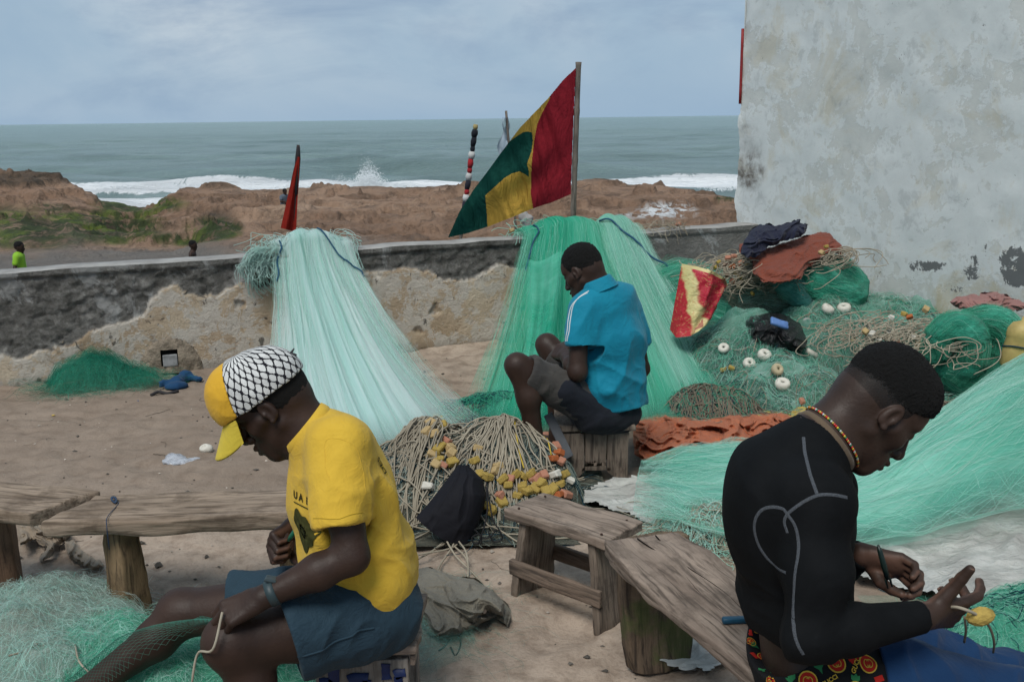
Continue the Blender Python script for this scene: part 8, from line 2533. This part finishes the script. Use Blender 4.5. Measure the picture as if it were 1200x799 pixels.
# ---- black plastic bag with a blue packet
def m_binbag():
    s = M('black_bin_bag')
    n = s.noise(22, 6, 0.65, None, 1.5)
    return s.out((0.008, 0.008, 0.009), 0.28, 0.5, s.bump(n, 1.0, 0.02))
BINBAG = m_binbag()
pb = hit(908, 400, H_big, 0.05)
px_cloth('plastic_bag', 'shiny black plastic bag lying on the net heap', 'bag', [(872, 380), (876, 371), (886, 369), (900, 366), (925, 369), (938, 380), (946, 396), (946, 408), (938, 414), (920, 413), (905, 409), (888, 404), (876, 394)], lambda X, Y, c, i: at_depth(X, Y, pb[1] + 0.16 + 0.008 * (400 - Y) - 0.22 * np.minimum(i / 20, 1) ** 0.5 - 0.07 * c), BINBAG, 0.6, 1.0, 0.045, 241, None, (1, 0.6))
pk = P(913, 379, pb[1] - 0.02)
o = plank('packet', basis(pk + v3(0, 0, 0.0), (1, 0.1, -0.35), (0.3, -0.6, 0.7)), (0.12, 0.055, 0.022), m_plain('light_blue_plastic', (0.10, 0.20, 0.45), 0.35, 0.5, 0.4, 30), None, 0.008, 0.006, seed=9)
tag(o, 'small light blue packet resting on the black plastic bag', 'packet')
# ---- red and yellow carrier bag
def carrier():
    Yb = 6.35
    def q(px, py, dy=0.0): return P(px, py, Yb + dy)
    r = empty('carrier_bag', q(800, 392) * [1, 1, 0], 'open red and yellow woven carrier bag standing in the nets', 'bag')
    s = M('printed_woven_plastic')
    uv = s.n('ShaderNodeUVMap', {'uv_map': 'uv'})
    u, v, _ = s.sep(uv)
    wob = s.noise(6, 3, 0.5, uv)
    band = s.m('ADD', s.m('MULTIPLY', u, 1.0), s.m('MULTIPLY', s.m('SUBTRACT', wob, 0.5), 0.16))
    f = s.m('ADD', band, s.m('MULTIPLY', v, 0.35))
    col = s.ramp(f, [(0.0, (0.36, 0.012, 0.02)), (0.30, (0.40, 0.015, 0.025)), (0.33, (0.55, 0.47, 0.20)), (0.44, (0.58, 0.50, 0.24)), (0.47, (0.38, 0.012, 0.03)), (0.95, (0.34, 0.01, 0.03))], 'LINEAR')
    col = s.mix(s.ramp(s.noise(14, 2, 0.4, uv, 3.0), [(0.60, 0.0), (0.63, 0.6)]), col, (0.48, 0.26, 0.10))
    rim = s.m('GREATER_THAN', v, 0.955)
    col = s.mix(rim, col, (0.56, 0.47, 0.22))
    mt = s.out(col, 0.5, 0.35, s.bump(s.noise(9, 5, 0.6, uv, 1.0), 0.6, 0.02))
    top = np.array([q(799, 309), q(816, 312, -0.06), q(836, 318, -0.08), q(848, 326, 0.0), q(849, 334, 0.10), q(834, 330, 0.16), q(812, 318, 0.12), q(799, 309)])
    bot = np.array([q(785, 386), q(791, 395, -0.10), q(808, 393, -0.14), q(826, 379, -0.08), q(834, 362, 0.06), q(815, 362, 0.16), q(795, 372, 0.12), q(785, 386)])
    n, m = 60, 24
    k = np.linspace(0, 1, 8); uu = np.linspace(0, 1, n)
    Tp = np.stack([np.interp(uu, k, top[:, i]) for i in range(3)], -1); Bt = np.stack([np.interp(uu, k, bot[:, i]) for i in range(3)], -1)
    vv = np.linspace(0, 1, m)
    V = Bt[:, None] * (1 - vv)[None, :, None] + Tp[:, None] * vv[None, :, None]
    Ug, Vg = np.meshgrid(uu, vv, indexing='ij')
    V = V + 0.05 * (np.clip(1 - np.abs(fbm(np.stack([Ug * 6 + Vg, Vg * 3 - Ug * 2, 0 * Ug], -1), 3, 251)), 0, 1) ** 2)[..., None] * v3(0.3, -1, 0) * np.sin(np.pi * Ug)[..., None]
    mesh('bag_wall', V.reshape(-1, 3), grid_faces(n, m), mt, r, uv=np.stack([Ug, Vg], -1).reshape(-1, 2))
    inn = V * 0.985 + V.mean((0, 1)) * 0.015
    s2 = M('bag_inside')
    mesh('bag_lining', inn.reshape(-1, 3), grid_faces(n, m)[:, ::-1], s2.out(s2.ramp(s2.noise(5, 4, 0.6), [(0.35, (0.30, 0.09, 0.06)), (0.7, (0.42, 0.22, 0.14))]), 0.7, 0.2), r)
    tape = [V[int(n * f), j] for f in (0.78,) for j in range(6, m)]
    tube('handle', spline([q(822, 330, 0.12), q(826, 322, 0.13), q(831, 316, 0.13)], 8), 0.012, m_plain('cream_tape', (0.52, 0.45, 0.24), 0.7), r, 6)
carrier()
# ---- jug, bottles
def jug():
    c = P(1196, 405, 5.45)
    prof = [(0.0, -0.13), (0.075, -0.13), (0.088, -0.115), (0.092, -0.03), (0.086, 0.04), (0.092, 0.05), (0.09, 0.09), (0.07, 0.125), (0.03, 0.14), (0.026, 0.165), (0.0, 0.165)]
    th = np.linspace(0, 2 * np.pi, 28, endpoint=False)
    V = np.array([[(a * math.cos(t), a * math.sin(t) * 0.8, b) for a, b in prof] for t in th])
    o = mesh('jug_body', V.reshape(-1, 3), grid_faces(28, len(prof), True), m_plain('yellow_jerry_plastic', (0.45, 0.34, 0.12), 0.5, 0.3, 0.4, 12), None)
    r = empty('jug', v3(c[0], c[1], 0), 'dirty yellow plastic jug tied with dark cord against the wall', 'jug')
    o.parent = r; o.matrix_parent_inverse = r.matrix_basis.inverted()
    o.matrix_basis = Matrix.Translation(Vector(c)) @ Matrix.Rotation(0.15, 4, 'Y')
    ring = [c + v3(0.096 * math.cos(t), 0.08 * math.sin(t), 0.01 * math.sin(2 * t)) for t in np.linspace(0, 2 * np.pi, 30)]
    tube('cord', ring, 0.004, ST_BLUE, r, 5)
    tube('rope', spline([c + v3(-0.02, -0.08, -0.1), P(1180, 440, 5.3), P(1172, 462, 5.2), P(1160, 480, 5.15)], 20), 0.004, ROPE, r, 5)
jug()
def bottle(a, b, rad, lab, capc):
    r = empty('bottle', (a + b) / 2 * [1, 1, 0], lab, 'bottle')
    ax = unit(b - a); L = np.linalg.norm(b - a)
    prof = [(0, 0.55), (0.04, 0.95), (0.10, 1.0), (0.35, 0.96), (0.40, 0.9), (0.45, 1.0), (0.70, 1.0), (0.84, 0.55), (0.88, 0.36)]
    s = M('clear_plastic_bottle')
    gl = s.n('ShaderNodeBsdfGlossy', Color=(0.8, 0.85, 0.9, 1), Roughness=0.12)
    df = s.n('ShaderNodeBsdfDiffuse', Color=(0.20, 0.25, 0.28, 1))
    md = s.n('ShaderNodeMixShader', i0=0.25, i1=df, i2=gl)
    mt = s.surf(s.n('ShaderNodeMixShader', i0=0.55, i1=s.n('ShaderNodeBsdfTransparent'), i2=md))
    tube('bottle_body', [a + ax * L * t for t, _ in prof], [rad * k for _, k in prof], mt, r, 16)
    cp = m_plain('bottle_cap', capc, 0.45, 0.4)
    tube('cap', [a + ax * L * t for t in (0.87, 0.88, 0.985, 1.0)], [rad * 0.40, rad * 0.46, rad * 0.46, rad * 0.38], cp, r, 14)
bottle(P(1160, 474, 5.15), P(1197, 448, 5.15), 0.034, 'clear plastic bottle with orange cap on the coil of rope', (0.50, 0.13, 0.03))
tag(tube('orange_cup', [P(1155, 470, 5.08), P(1156, 469, 5.08), P(1164, 462, 5.1), P(1165, 461, 5.1)], [0.018, 0.026, 0.028, 0.024], m_plain('orange_plastic', (0.62, 0.20, 0.02), 0.45, 0.4), None, 14), 'small bright orange plastic cap beside the clear bottle', 'bottle cap')
# green net heap at the knee of the man in black
def knee_net():
    c = G(1175, 765, 0)
    H = Heap([(c[0], c[1], 0.30, 0.22, 0.14), (c[0] + 0.25, c[1] + 0.1, 0.3, 0.25, 0.16), (c[0] - 0.15, c[1] + 0.06, 0.16, 0.14, 0.07)], 0.02, 8, 261)
    r = empty('fishing_net', c, 'green net with dark cord bunched below the knee in blue trousers', 'fishing net')
    H.mesh('webbing', r, m_net_sheet('knee_netting', (0.16, 0.54, 0.40), (0.03, 0.36, 0.24), 0.6, 0.35, 10, 10, 0.2), 0.014)
    for i, (m_, n) in enumerate(((ST_GRN, 900), (ST_MINT, 600))):
        H.strands('strands', r, n, m_, 0.014, 20, 0.25, 0.0008, (0.0, 0.03), 262 + i)['kind'] = 'stuff'
    H.strands('dark_cord', r, 60, ST_BLUE, 0.015, 24, 0.3, 0.003, (0.004, 0.03), 266, False)['kind'] = 'stuff'
knee_net()
# ================================================================== SMALL THINGS
# black drawstring bag leaning on the rope bundle
def draw_bag():
    c = G(530, 640, 0)
    Yb = c[1] + 0.02
    def q(px, py, dy=0.0): return P(px, py, Yb + dy)
    r = empty('drawstring_bag', c, 'black cloth drawstring bag leaning on the rope bundle', 'bag')
    # flat pouch: two bulging faces between the outline seams, gathered at the mouth
    L_ = [(487, 606), (500, 592), (516, 572), (530, 553), (537, 544)]; R_ = [(548, 638), (562, 610), (570, 582), (566, 562), (549, 545)]
    n, m = 70, 60
    k = np.linspace(0, 1, 5); vv = np.linspace(0, 1, m); uu = np.linspace(0, 1, n)
    lp = np.stack([np.interp(vv, k, np.array(L_)[:, i]) for i in (0, 1)], -1); rp = np.stack([np.interp(vv, k, np.array(R_)[:, i]) for i in (0, 1)], -1)
    Ug, Vg = np.meshgrid(uu, vv, indexing='ij')
    PX = lp[None, :, 0] * (1 - Ug) + rp[None, :, 0] * Ug; PY = lp[None, :, 1] * (1 - Ug) + rp[None, :, 1] * Ug + 9 * np.sin(np.pi * Ug) * (1 - Vg) ** 3
    lean = Yb + 0.0 + 0.20 * Vg + 0.05 * Ug * 0
    fat = np.sin(np.pi * np.clip(Ug, 0, 1)) ** 0.6 * (0.065 * np.sin(np.pi * np.clip(0.12 + 0.80 * Vg, 0, 1)) + 0.012)
    w2 = np.stack([Ug, Vg, 0 * Ug], -1)
    wq = w2 + 0.12 * np.stack([fbm(w2 * 3, 2, 5), fbm(w2 * 3 + 5, 2, 6), 0 * Ug], -1)
    pleat = np.clip(1 - np.abs(vnoise(wq * np.array([9, 1.6, 1]), 31)) * 1.3, 0, 1) ** 2 * (0.25 + 0.75 * Vg) + 0.8 * np.clip(1 - np.abs(vnoise(wq * np.array([3.0, 4.5, 1]) + 3, 33)) * 1.3, 0, 1) ** 2 * (1 - 0.4 * Vg)
    sides = []
    for sg in (-1, 1):
        dd = lean + sg * fat - (0.016 * (pleat - 0.3) * np.sin(np.pi * Ug) if sg < 0 else 0)
        d3 = np.stack([ray(a_, b_) for a_, b_ in zip(PX.ravel(), PY.ravel())])
        v_ = np.array([0, 0, CAM_H]) + d3 * (dd.ravel() / d3[:, 1])[:, None]
        v_[:, 2] = np.maximum(v_[:, 2], 0.006)
        sides.append((v_, grid_faces(n, m) if sg < 0 else grid_faces(n, m)[:, ::-1]))
    V, Q = join_meshes(sides)
    mesh('bag_body', V, Q, m_cloth('black_nylon', (0.0065, 0.0065, 0.0095), (0.010, 0.010, 0.013), rough=0.75, wrinkle=0.5, sheen=0.0), r)
    ck = m_plain('black_cord', (0.012, 0.012, 0.014), 0.8)
    for ctrl in ([(570, 565), (574, 590), (578, 610), (586, 622), (588, 632), (578, 634), (572, 622)], [(570, 570), (571, 598), (566, 622), (558, 640), (553, 630), (562, 626), (564, 636), (556, 643)], [(556, 620), (566, 630), (575, 628), (582, 620)]):
        p = spline([P(a, b, Yb + 0.08 - 0.10 * min(1, (b - 560) / 60)) for a, b in ctrl], 36)
        p[:, 2] = np.maximum(p[:, 2], 0.012)
        tube('drawstring', p, 0.0032, ck, r, 6)
draw_bag()
# olive trousers dropped on the sand
OLIVE = m_cloth('khaki_drill', (0.20, 0.18, 0.14), (0.14, 0.125, 0.098), wrinkle=0.6, soil=0.3, crease=0.3)
def trousers():
    r = empty('trousers', G(540, 712, 0), 'crumpled khaki trousers dropped on the sand behind the person in yellow', 'trousers')
    P1 = [(482, 668), (500, 664), (518, 668), (530, 674), (556, 678), (578, 692), (590, 704), (598, 716), (594, 734), (580, 724), (566, 730), (552, 738), (534, 745), (514, 748), (500, 742), (488, 722), (480, 700)]
    P2 = [(516, 682), (540, 676), (570, 686), (592, 706), (590, 722), (572, 716), (556, 730), (538, 722), (524, 704)]
    for k, (pl, z0, hh) in enumerate(((P1, 0.012, 0.05), (P2, 0.05, 0.05))):
        o = px_cloth('cloth_fold', None, None, pl, lambda X, Y, c, i, z0=z0, hh=hh: at_height(X, Y, z0 + hh * np.minimum(i / 16, 1) ** 0.6 + 0.040 * c * np.minimum(i / 5 + 0.25, 1)), OLIVE, 0.8, 1.0, 0.024, 311 + 9 * k, r, (1, 0.5))
        V = np.array([v.co for v in o.data.vertices]); bv = BVHTree.FromPolygons([v.co for v in o.data.vertices], [p.vertices for p in o.data.polygons])
    q = surf_px(bv, 567, 716)
    if q is not None:
        bm = bmesh.new(); bmesh.ops.create_cone(bm, cap_ends=True, segments=14, radius1=0.010, radius2=0.009, depth=0.004)
        bm.transform(basis(q, (1, 0.2, 0), (0, -0.6, 0.8)))
        from_bm('button', bm, m_plain('brown_button', (0.06, 0.04, 0.025), 0.5, 0.4), r)
    ck = m_plain('black_lace', (0.012, 0.012, 0.012), 0.8)
    for ctrl in ([(536, 735), (528, 748), (520, 758), (514, 762)], [(532, 742), (540, 752), (534, 768), (528, 758)]):
        tube('lace', spline([G(a, b, 0.012) for a, b in ctrl], 18), 0.003, ck, r, 5)
trousers()
# thin mint threads trailing beside the trousers
c = G(505, 745, 0)
Ht = Heap([(c[0], c[1], 0.16, 0.24, 0.05), (c[0] + 0.05, c[1] + 0.22, 0.16, 0.14, 0.05)], 0.01, 8, 321)
r = empty('fishing_net', c, 'thin wisp of mint net lying beside the khaki trousers', 'fishing net')
Ht.strands('strands', r, 420, m_strand('faint_mint_thread', (0.20, 0.46, 0.37), (0.30, 0.52, 0.45), 0.35), 0.016, 20, 0.2, 0.0012, (0.0, 0.03), 322)['kind'] = 'stuff'
Ht.mesh('webbing', r, m_net_sheet('faint_mint_netting', (0.28, 0.50, 0.43), (0.20, 0.42, 0.35), 0.22, 0.25, 8, 8, 0.1), 0.014)
# ragged tan cloth under the benches
RAG = m_cloth('ragged_jute', (0.27, 0.215, 0.16), (0.19, 0.15, 0.11), wrinkle=1.0, soil=0.4)
rg_ = empty('ragged_cloth', G(70, 630, 0), 'ragged tan cloth strips lying on the sand under the benches', 'cloth')
for k, pl in enumerate(([(20, 612), (50, 610), (78, 614), (84, 628), (66, 640), (60, 652), (50, 662), (46, 654), (54, 640), (38, 634), (22, 638)], [(74, 634), (86, 632), (92, 642), (104, 650), (118, 656), (122, 664), (108, 668), (94, 662), (80, 652)])):
    px_cloth('strip', None, None, pl, lambda X, Y, c, i: at_height(X, Y, 0.008 + 0.02 * np.minimum(i / 5, 1) + 0.04 * c * np.minimum(i / 4 + 0.2, 1)), RAG, 0.7, 1.0, 0.05, 331 + k * 7, rg_, (0.7, 0.7))
# drain hole niche in the wall foot with a pale stone block, and the blue rag in front
def niche():
    u0, z0 = wall_uz(201, 437)
    r = empty('drain_surround', wall_pt(u0, 0, 0.04), 'rounded cement drain surround with a dark opening at the wall foot', 'drain')
    cem = m_plain('drain_cement', (0.30, 0.245, 0.185), 0.9, 0.15, 0.6, 14, 0.9, 0.02)
    n, m = 40, 26
    V = []
    for i in range(n):
        a = -0.22 + 0.44 * i / (n - 1)
        for j in range(m):
            z = 0.26 * j / (m - 1)
            bulge = max(0.0, 1 - (a / 0.21) ** 2 - (z / 0.25) ** 2)
            V.append(wall_pt(u0 + a, z, 0.018 + 0.045 * math.sqrt(bulge) + 0.012 * float(fbm(np.array([a * 9, z * 9, 3.0]), 3, 4))))
    V = np.array(V)
    F = grid_faces(n, m)
    cu = V.reshape(n, m, 3)
    I, J = np.meshgrid(np.arange(n - 1), np.arange(m - 1), indexing='ij')
    a = -0.22 + 0.44 * (I + 0.5) / (n - 1); z = 0.26 * (J + 0.5) / (m - 1)
    inside = (a / 0.21) ** 2 + (z / 0.245) ** 2 < 1
    hole = (np.abs(a + 0.005) < 0.052) & (z > 0.055) & (z < 0.165)
    mesh('surround', V, F[(inside & ~hole).ravel()], cem, r)
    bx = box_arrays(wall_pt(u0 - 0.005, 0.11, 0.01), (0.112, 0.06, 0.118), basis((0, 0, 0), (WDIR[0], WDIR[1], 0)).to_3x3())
    from_bm('opening', bx, m_plain('drain_shade', (0.006, 0.006, 0.006), 0.95, 0.05), r)  # near-black solid box painted as the shade inside the drain hole
    bx = box_arrays(wall_pt(u0 - 0.002, 0.092, 0.062), (0.096, 0.02, 0.082), basis((0, 0, 0), (WDIR[0], WDIR[1], 0)).to_3x3(), 0.006)
    o = from_bm('foam_block', bx, m_plain('white_block', (0.30, 0.30, 0.30), 0.8, 0.2, 0.5), None)
    tag(o, 'pale block wedged in the dark drain opening', 'block')
niche()
crumple('blue_rag', 'dark blue rag lying below the drain opening', 'rag', [RC(G(190, 450, 0.02), G(208, 448, 0.02), 0.025, 0.03, 0.02), RC(G(208, 448, 0.02), G(218, 441, 0.03), 0.03, 0.03, 0.02), RC(G(218, 441, 0.025), G(234, 444, 0.02), 0.028, 0.02, 0.02), EL(G(206, 452, 0.015), (0.07, 0.06, 0.02), None, 0.02)], m_cloth('blue_rag_cloth', (0.012, 0.05, 0.115), (0.008, 0.03, 0.08)), 0.008, 0.012, 12, (1, 0.2, 0), 341)
tube_c = tube('dark_strap', spline([G(177, 463, 0.012), G(186, 459, 0.02), G(196, 461, 0.012), G(209, 458, 0.015)], 16), 0.010, m_plain('dark_strap_cloth', (0.03, 0.028, 0.03), 0.9), None, 6)
tag(tube_c, 'short dark strap lying on the sand near the blue rag', 'strap')
# white broken cup and crumpled clear plastic
cp = G(241, 528, 0.02)
V, Q = sdf_mesh([EL(cp + v3(0, 0, 0.012), (0.032, 0.026, 0.026), None, 0.01), EL(cp + v3(0.022, 0, 0.01), (0.018, 0.02, 0.02), None, 0.01), EL(cp + v3(-0.012, -0.012, 0.03), (0.018, 0.016, 0.016), None, 0.008, 's')], 0.005)
tag(mesh('foam_lump', V, Q, FLOAT_W), 'small white foam lump on the sand under the cap brim', 'foam')
s = M('crumpled_clear_film')
_c2 = s.out(s.ramp(s.noise(30, 5, 0.6), [(0.3, (0.24, 0.25, 0.28)), (0.7, (0.48, 0.50, 0.54))]), 0.25, 0.5, s.bump(s.noise(40, 5, 0.65, None, 1.5), 1.0, 0.01))
crumple('plastic_film', 'crumpled pale plastic film lying on the open sand', 'plastic', [EL(G(212, 541, 0.012), (0.085, 0.045, 0.018), None, 0.01), EL(G(206, 538, 0.015), (0.05, 0.04, 0.025), None, 0.01), EL(G(224, 539, 0.01), (0.04, 0.025, 0.012), None, 0.01)], _c2, 0.005, 0.010, 22, (1, 0.3, 0.2), 351)
# white scrap on the far rocks
o = P(312, 254, 36.5)
# twigs, shells and litter flecks scattered on the sand
r_ = np.random.default_rng(77)
n = 1500
gx = r_.uniform(-3.6, 3.2, n); gy = r_.uniform(2.3, 7.2, n)
okm = ((gx - W0[0]) * WNRM[0] + (gy - W0[1]) * WNRM[1]) > 0.1
gx, gy = gx[okm], gy[okm]; n = len(gx)
gz = ground_h(gx, gy)
sz = r_.uniform(0.002, 0.008, n) * r_.choice([1, 1, 1, 1.8], n)
sz[r_.choice(n, 90, replace=False)] *= 2.2
V = (np.stack([gx, gy, gz + sz * 0.35], -1)[:, None] + oct_v[None] * sz[:, None, None] * r_.uniform(0.5, 1.5, (n, 6, 1)) * np.array([1, 1, 0.6])).reshape(-1, 3)
Fo = (oct_f[None] + (np.arange(n) * 6)[:, None, None]).reshape(-1, 3)
tint = np.where(r_.uniform(0, 1, (n, 1)) < 0.35, 0.45, 0.10) * r_.uniform(0.5, 1.2, (n, 1)) * np.array([[1, 0.88, 0.75]])
odd = r_.choice(n, 60, replace=False); tint[odd] = np.array([(0.5, 0.5, 0.5), (0.05, 0.25, 0.18), (0.04, 0.10, 0.22), (0.45, 0.32, 0.08), (0.35, 0.10, 0.06)])[r_.integers(0, 5, 60)]
tint = np.repeat(tint, 6, 0)
gm = M('grit')
tag(mesh('grit', V, Fo, gm.out(gm.attr('tint', 'Color'), 0.9, 0.2), None, False, attrs={'tint': tint}), 'pebbles and shell flecks scattered over the sand', kind='stuff')
n = 26
st = np.stack([r_.uniform(-3.0, 1.0, n), r_.uniform(3.0, 6.4, n)], -1)
PT = curls(lambda x, y: ground_h(x, y) + 0.002, st, 14, 0.012, 0.12, (0.001, 0.006), 78)
V, F = many_tubes(PT, r_.uniform(0.0005, 0.0018, (n, 1)) * np.ones((1, 14)), 4)
tag(mesh('twine_scraps', V, F, m_strand('dark_twine_scrap', (0.06, 0.05, 0.04), (0.12, 0.10, 0.08), 1.0, 0.0), None), 'bits of dark twine and twigs scattered over the sand', kind='stuff')
# things in the hands
def held():
    wr, X, N = BM_['wrR'], unit(BM_['XR']), unit(BM_['NR'])
    fl = P(1149, 722, 1.86)
    r = empty('yellow_float', fl, 'yellow foam float on a pale cord held by the person in black', 'float')
    bm = bmesh.new(); bmesh.ops.create_icosphere(bm, subdivisions=2, radius=0.026)
    for v in bm.verts:
        v.co = Vector((v.co.x * 1.05, v.co.y * 0.7, v.co.z * 0.85)); v.co.x += 0.006 * math.sin(v.co.z * 90)
    bm.transform(Matrix.Translation(Vector(fl)) @ Matrix.Rotation(0.2, 4, 'Y'))
    from_bm('foam', bm, FLOAT_Y, r)
    tube('cord', spline([P(1108, 712, 1.88), P(1120, 711, 1.85), P(1134, 715, 1.84), fl], 16), 0.0034, ROPE, r, 6)
    tube('cord', spline([fl, P(1160, 735, 1.87), P(1165, 752, 1.9), P(1164, 764, 1.95)], 14), 0.0026, ROPE_D, r, 6)
    tube('cord', spline([P(1130, 722, 1.88), P(1132, 738, 1.9), P(1130, 752, 1.95)], 10), 0.0026, ROPE_D, r, 6)
    dk = m_plain('dark_green_plastic', (0.006, 0.018, 0.015), 0.4, 0.4)
    r2 = empty('netting_needle', P(1035, 660, 2.05), 'dark netting needle held in the fingers of the person in black', 'needle')
    a, b_, c = P(1029, 638, 2.06), P(1036, 663, 2.05), P(1043, 688, 2.05)
    tube('shuttle', [a, a * 0.7 + b_ * 0.3, b_, b_ * 0.4 + c * 0.6], [0.002, 0.006, 0.007, 0.006], dk, r2, 8)
    e = unit(np.cross(c - b_, (0, 1, 0)))
    for sg in (-1, 1):
        tube('prong', [b_ * 0.45 + c * 0.55, c * 0.6 + b_ * 0.4 + e * sg * 0.005, c + e * sg * 0.005], [0.004, 0.003, 0.002], dk, r2, 6)
    r3 = empty('netting_needle', P(345, 628, 2.5), 'green netting needle gripped by the person in yellow', 'needle')
    a, b_ = P(338, 633, 2.52), P(352, 613, 2.46)
    tube('shuttle', [a, a * 0.8 + b_ * 0.2, a * 0.35 + b_ * 0.65], [0.004, 0.0065, 0.0065], m_plain('bottle_green_plastic', (0.008, 0.11, 0.06), 0.35, 0.4), r3, 8)
    tube('tip', [a * 0.35 + b_ * 0.65, a * 0.1 + b_ * 0.9, b_], [0.0062, 0.004, 0.0015], m_plain('dark_tip', (0.015, 0.02, 0.02), 0.4), r3, 8)
held()
# white bird-size scraps on the shore
tag(mesh('plastic_scrap', *sdf_mesh([EL(P(312, 254, 36.0), (0.18, 0.1, 0.08), None, 0.03), EL(P(309, 252, 36.0), (0.08, 0.1, 0.09), None, 0.03)], 0.03), FLOAT_W), 'white plastic scrap lying on the slope of the rocks', 'plastic')
